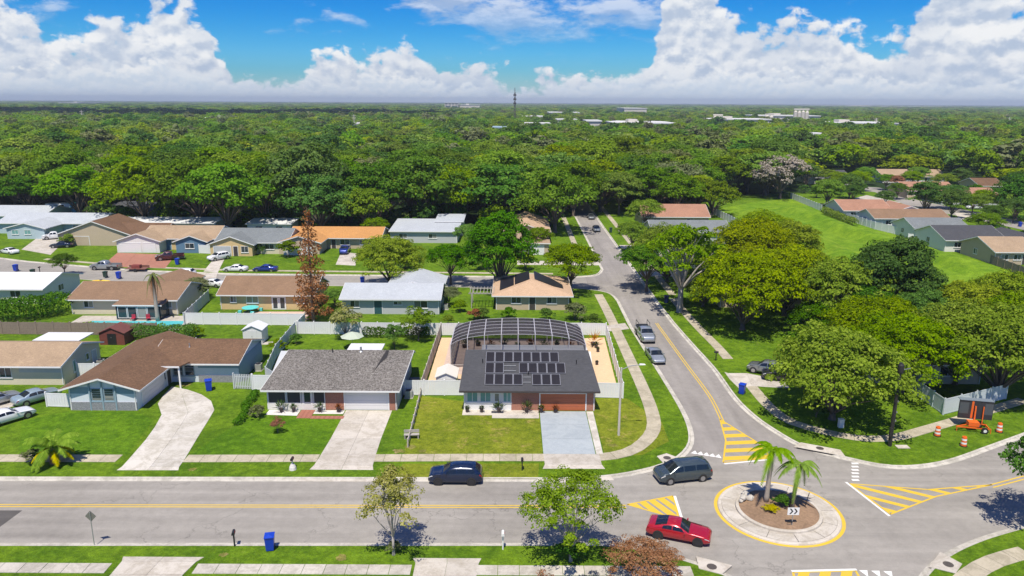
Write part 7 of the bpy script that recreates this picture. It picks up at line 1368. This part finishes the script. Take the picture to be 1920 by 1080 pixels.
# the rest of the wood reads as one mass: crowns set on scattered points
wl = bpy.data.collections.new('wood_crowns')
for k in range(6):
    r2 = np.random.default_rng(300 + k); W_ = [12, 11, 13.5, 10.5, 12, 9.5][k]; H_ = [10.5, 11.5, 9.6, 12, 10.5, 13][k]; lb = dome_lobes(r2, W_, H_, 2.0, 12, (.24, .36)); p, n_ = clumps(lb, 48, 22, 1.5, r2, -.2, .35, .1)
    o = bpy.data.objects.new('wood_crown', leaves_mesh('wood_crown', p, n_, r2.uniform(.7, 1.3, len(p)) * 1.0, [LF_WOODS, LF_WOODS, LF_YEL, LF_DARK, LF_LIME, LF_OLIVE][k], r2)); wl.objects.link(o)
wp = [(p[0], p[1], rng.uniform(1.0, 2.2), rng.uniform(.85, 1.6)) for p in pts[165:]]
y = 620.0
while y < 9000:
    sp = 13.0 * max(1.0, y / 1100.0); x = -.74 * y - 40
    while x < .74 * y + 40:
        px, py = x + rng.uniform(-.45, .45) * sp, y + rng.uniform(-.45, .45) * sp
        if ok(px, py, 4) and rng.random() > (.06 if y < 900 else .16): k = sp / 10.0; wp.append((px, py, k * rng.uniform(.8, 1.6), min(k, 1.25) * rng.uniform(.65, 1.3)))
        x += sp
    y += sp * 1.0
wp = np.array(wp); me = bpy.data.meshes.new('woodland'); me.vertices.add(len(wp)); co = np.zeros((len(wp), 3)); co[:, :2] = wp[:, :2]; co[:, 2] = -.2; me.vertices.foreach_set('co', co.reshape(-1))
a = me.attributes.new('sc', 'FLOAT_VECTOR', 'POINT'); a.data.foreach_set('vector', np.stack([wp[:, 2], wp[:, 2], wp[:, 3]], 1).reshape(-1))
a = me.attributes.new('rz', 'FLOAT_VECTOR', 'POINT'); rv = np.zeros((len(wp), 3)); rv[:, 2] = rng.uniform(0, 6.28, len(wp)); a.data.foreach_set('vector', rv.reshape(-1))
kind = rng.choice(6, len(wp), p=[.32, .30, .07, .14, .11, .06]).astype(np.int32); a = me.attributes.new('kd', 'INT', 'POINT'); a.data.foreach_set('value', kind); me.update()
wo_ = link('woodland', me); tag(wo_, 'continuous green wood stretching to the horizon', 'woodland', kind='stuff')
ng = bpy.data.node_groups.new('woodland_scatter', 'GeometryNodeTree'); ng.interface.new_socket('Geometry', in_out='INPUT', socket_type='NodeSocketGeometry'); ng.interface.new_socket('Geometry', in_out='OUTPUT', socket_type='NodeSocketGeometry')
gi = ng.nodes.new('NodeGroupInput'); go = ng.nodes.new('NodeGroupOutput'); ip = ng.nodes.new('GeometryNodeInstanceOnPoints'); ci = ng.nodes.new('GeometryNodeCollectionInfo'); ci.inputs['Collection'].default_value = wl; ci.inputs['Separate Children'].default_value = True; ci.inputs['Reset Children'].default_value = True
def attr(nm, tp): n_ = ng.nodes.new('GeometryNodeInputNamedAttribute'); n_.data_type = tp; n_.inputs['Name'].default_value = nm; return n_.outputs['Attribute']
ip.inputs['Pick Instance'].default_value = True; L_k = ng.links.new
L_k(gi.outputs[0], ip.inputs['Points']); L_k(ci.outputs[0], ip.inputs['Instance']); L_k(attr('kd', 'INT'), ip.inputs['Instance Index']); L_k(attr('sc', 'FLOAT_VECTOR'), ip.inputs['Scale'])
er = ng.nodes.new('FunctionNodeEulerToRotation'); L_k(attr('rz', 'FLOAT_VECTOR'), er.inputs[0]); L_k(er.outputs[0], ip.inputs['Rotation']); L_k(ip.outputs[0], go.inputs[0])
md = wo_.modifiers.new('scatter', 'NODES'); md.node_group = ng
# ---------------------------------------------------------------- garden trees of the estate beyond the corridor
EL = [('the terracotta roof by the grass bank', 112, 215), ('the brown tan estate roof', 118, 190), ('the slate roofed estate house', 120, 172), ('the long charcoal roofed house', 118, 158), ('the clipped hedge house', 170, 250), ('the long brown roofed house', 178, 235), ('the white gabled estate house', 122, 292), ('the pale long estate house', 165, 300), ('the tan corner roof', 118, 142)]
cnt = 0
for i in range(400):
    u, v = rng.random(), rng.random(); x, y = 100 + 120 * u, 150 + 165 * v
    if not inside(estate, x, y) or any(a - 4 < x < c + 4 and d - 5 < y < e + 4 for a, c, d, e in rects): continue
    if not all(math.hypot(x - a, y - c) > 8 for a, c in EST) if cnt else False: continue
    EST = (EST if cnt else []) + [(x, y)]; cnt += 1; l = min((math.hypot(x - a, y - c), n_) for n_, a, c in EL)[1]; k, m, w = [('street', LF_OAK, 'mid green garden tree'), ('street', LF_LIME, 'lime garden tree'), ('oak2', LF_DARK, 'dark garden oak'), ('shrub', LF_VIVID, 'large green garden bush'), ('street', LF_DARK, 'dark round garden tree')][cnt % 5]
    sc_ = {'street': rng.uniform(.8, 1.25), 'oak2': rng.uniform(.7, .95), 'shrub': rng.uniform(1.6, 2.6)}[k]; tree(k, w + ' near ' + l, (x, y), sc_, None, 'bush' if k == 'shrub' else 'tree', 'garden trees of the estate', m)
    if cnt >= 42: break
# ---------------------------------------------------------------- far buildings, silos, antenna, poles
FW = pmat('far_white_wall', (.58, .54, .47), .8, noise=(.1, .06)); FR = pmat('far_roof_pale', (.60, .60, .59), .8, noise=(.05, .08)); FG = pmat('far_glass_band', (.10, .13, .16), .3)
for i, (lab, p0, p1, dep, hh) in enumerate(FARB):
    w = p1[0] - p0[0]; root = thing('office_tower' if i == 4 else 'far_building', lab, 'building', (p0[0], p0[1], 0)); hh += 3 if p0[1] < 1500 else 8
    B(0, 0, 0, w, dep, hh).build('wall', FW, root); B(-1, -1, hh + .003, w + 1, dep + 1, hh + 1.2).build('roof', FR if i != 8 else pmat('roof_blue_far', (.30, .42, .50), .6), root)
    nwn = max(2, int(w / 14)); 
    for k in range(nwn): B(w * (k + .2) / nwn, -.15, hh * .45, w * (k + .8) / nwn, -.02, hh * .7).build('window', FG, root)
    if hh > 25 and i == 4:
        for r_ in range(4):
            for k in range(4): B(w * (k + .15) / 4, -.3, 6 + r_ * 6, w * (k + .85) / 4, -.16, 9 + r_ * 6).build('window', FG, root)
    elif w > 60: B(w * .3, dep * .3, hh + 1.25, w * .45, dep * .5, hh + 4).build('roof_plant', FW, root)
def silo(label, p, r, h, n):
    root = thing('silo_tower', label, 'silo', (p[0], p[1], 0), 0)
    for k in range(n): MB().lathe([(r, 0), (r, h * (1 - .06 * (k % 2))), (r * .5, h * 1.06), (r * .1, h * 1.09)], 14, (k * r * 2.1, 0, 0)).build('silo', FW, root)
    B(-r, -r * .4, h * 1.1, r * 2.1 * (n - 1) + r, r * .4, h * 1.22).build('head_house', FW, root)
silo('cluster of tall cream silos on the wood skyline', ((399.36, 1084.43)[0], (399.36, 1084.43)[1]), 2.6, 21, 4); silo('squat cream silo pair beside the plant', ((356.99, 1077.62)[0], (356.99, 1077.62)[1]), 3.0, 15, 2); silo('pale plant tower with sloping conveyor', ((263.99, 998.42)[0], (263.99, 998.42)[1]), 3.0, 15, 2)
cv = thing('conveyor', 'sloping pale conveyor beside the plant tower', 'conveyor', ((248.05, 996.01)[0], (248.05, 996.01)[1], 0)); MB().bar((0, 0, 4), (20, 0, 15), 3).build('gallery', FW, cv); MB().bar((10, 0, 0), (10, 0, 12), 1.2).build('support', FW, cv)
an = thing('radio_mast', 'slim red and grey radio mast above the wood', 'mast', ((2.11, 870.93)[0], (2.11, 870.93)[1], 0)); an.scale = (.65, .65, .65); AM = pmat('mast_steel', (.06, .055, .06), .6)
for k in range(10):
    w = 1.5 - k * .06; z0, z1 = k * 6.6, (k + 1) * 6.6; mb = MB()
    for x, y in ((-w, -w), (w, -w), (w, w), (-w, w)): mb.bar((x, y, z0), (x * .96, y * .96, z1), .8)
    for a_, c_ in (((-w, -w), (w, -w)), ((w, w), (-w, w)), ((w, -w), (w, w)), ((-w, w), (-w, -w))): mb.bar((a_[0], a_[1], z0), (c_[0], c_[1], z1), .55)
    mb.build('lattice_section', AM, an)
for z in (46, 53, 60): MB().lathe([(2.4, 0), (2.6, 1.5), (2.4, 3)], 10, (0, 0, z)).build('antenna_ring', AM, an)
MB().bar((0, 0, 66), (0, 0, 74), .9).build('tip', AM, an)
def power_pole(label, p, h, w=.45):
    root = thing('power_pole', label, 'power pole', (p[0], p[1], 0), 0, 'tall pale power poles in the wood'); MB().tube([(0, 0, 0), (0, 0, h)], [w, w * .6], 8).build('pole', FW, root)
    for z in (.93, .85, .77): MB().bar((-2.2, 0, h * z), (2.2, 0, h * z), .3).build('cross_arm', FW, root)
for i, (p, h) in enumerate([((-479.43, 851.69), 21), ((-334.86, 872.69), 17), ((-164.03, 790.06), 19), ((552.71, 852.66), 19), ((107.01, 725.31), 17), ((-30.34, 780.45), 14), ((409.88, 863.55), 17)]): power_pole(['tall pale power pole before the dark western wood', 'short pale power pole in the western wood', 'pale power pole near the cream hall', 'pale power pole in the eastern wood', 'pale power pole by the wide white store', 'thin pole beside the blue roofed shed', 'pale power pole before the cream building'][i], p, h)

# ---------------------------------------------------------------- thin summer haze
me = B(-14000, -150, -1.2, 14000, 14000, 92).mesh('haze', []); hzm = bpy.data.materials.new('haze_air'); hzm.use_nodes = True; hzm.node_tree.nodes.clear(); q = NB(hzm.node_tree)
pv = q.n('ShaderNodeVolumePrincipled'); pv.inputs['Color'].default_value = (.78, .89, 1.0, 1); pv.inputs['Density'].default_value = 0.00013; pv.inputs['Anisotropy'].default_value = 0.2
om = q.n('ShaderNodeOutputMaterial'); hzm.node_tree.links.new(pv.outputs[0], om.inputs['Volume']); me.materials.append(hzm); ho = link('haze', me); ho['kind'] = 'stuff'; ho['label'] = 'thin pale summer haze over the wood'

# ---------------------------------------------------------------- a cumulus above the western wood, throwing its shade on it
r3 = np.random.default_rng(8); mb = MB(); mb.smooth = True
for k in range(46):
    cx_, cy_ = r3.uniform(-1, 1), r3.uniform(-1, 1)
    if cx_ * cx_ + cy_ * cy_ > 1: continue
    c0 = (-900 + cx_ * 640, 1010 + cy_ * 330, 820 + r3.uniform(-20, 60)); rr = r3.uniform(90, 170); vs = []
    for i in range(8):
        for j in range(12): e = (i - 3.5) / 3.5 * 1.5; a_ = j * math.pi / 6; q_ = rr * r3.uniform(.9, 1.1); vs.append((c0[0] + q_ * math.cos(a_) * math.cos(e), c0[1] + q_ * math.sin(a_) * math.cos(e), c0[2] + max(q_ * .7 * math.sin(e), -40)))
    mb.add(vs, [(i * 12 + j, i * 12 + (j + 1) % 12, (i + 1) * 12 + (j + 1) % 12, (i + 1) * 12 + j) for i in range(7) for j in range(12)])
cl_ = mb.build('cloud', pmat('cloud_white', (.85, .85, .86), 1.0)); tag(cl_, 'white cumulus cloud over the western wood', 'cloud', kind='stuff')
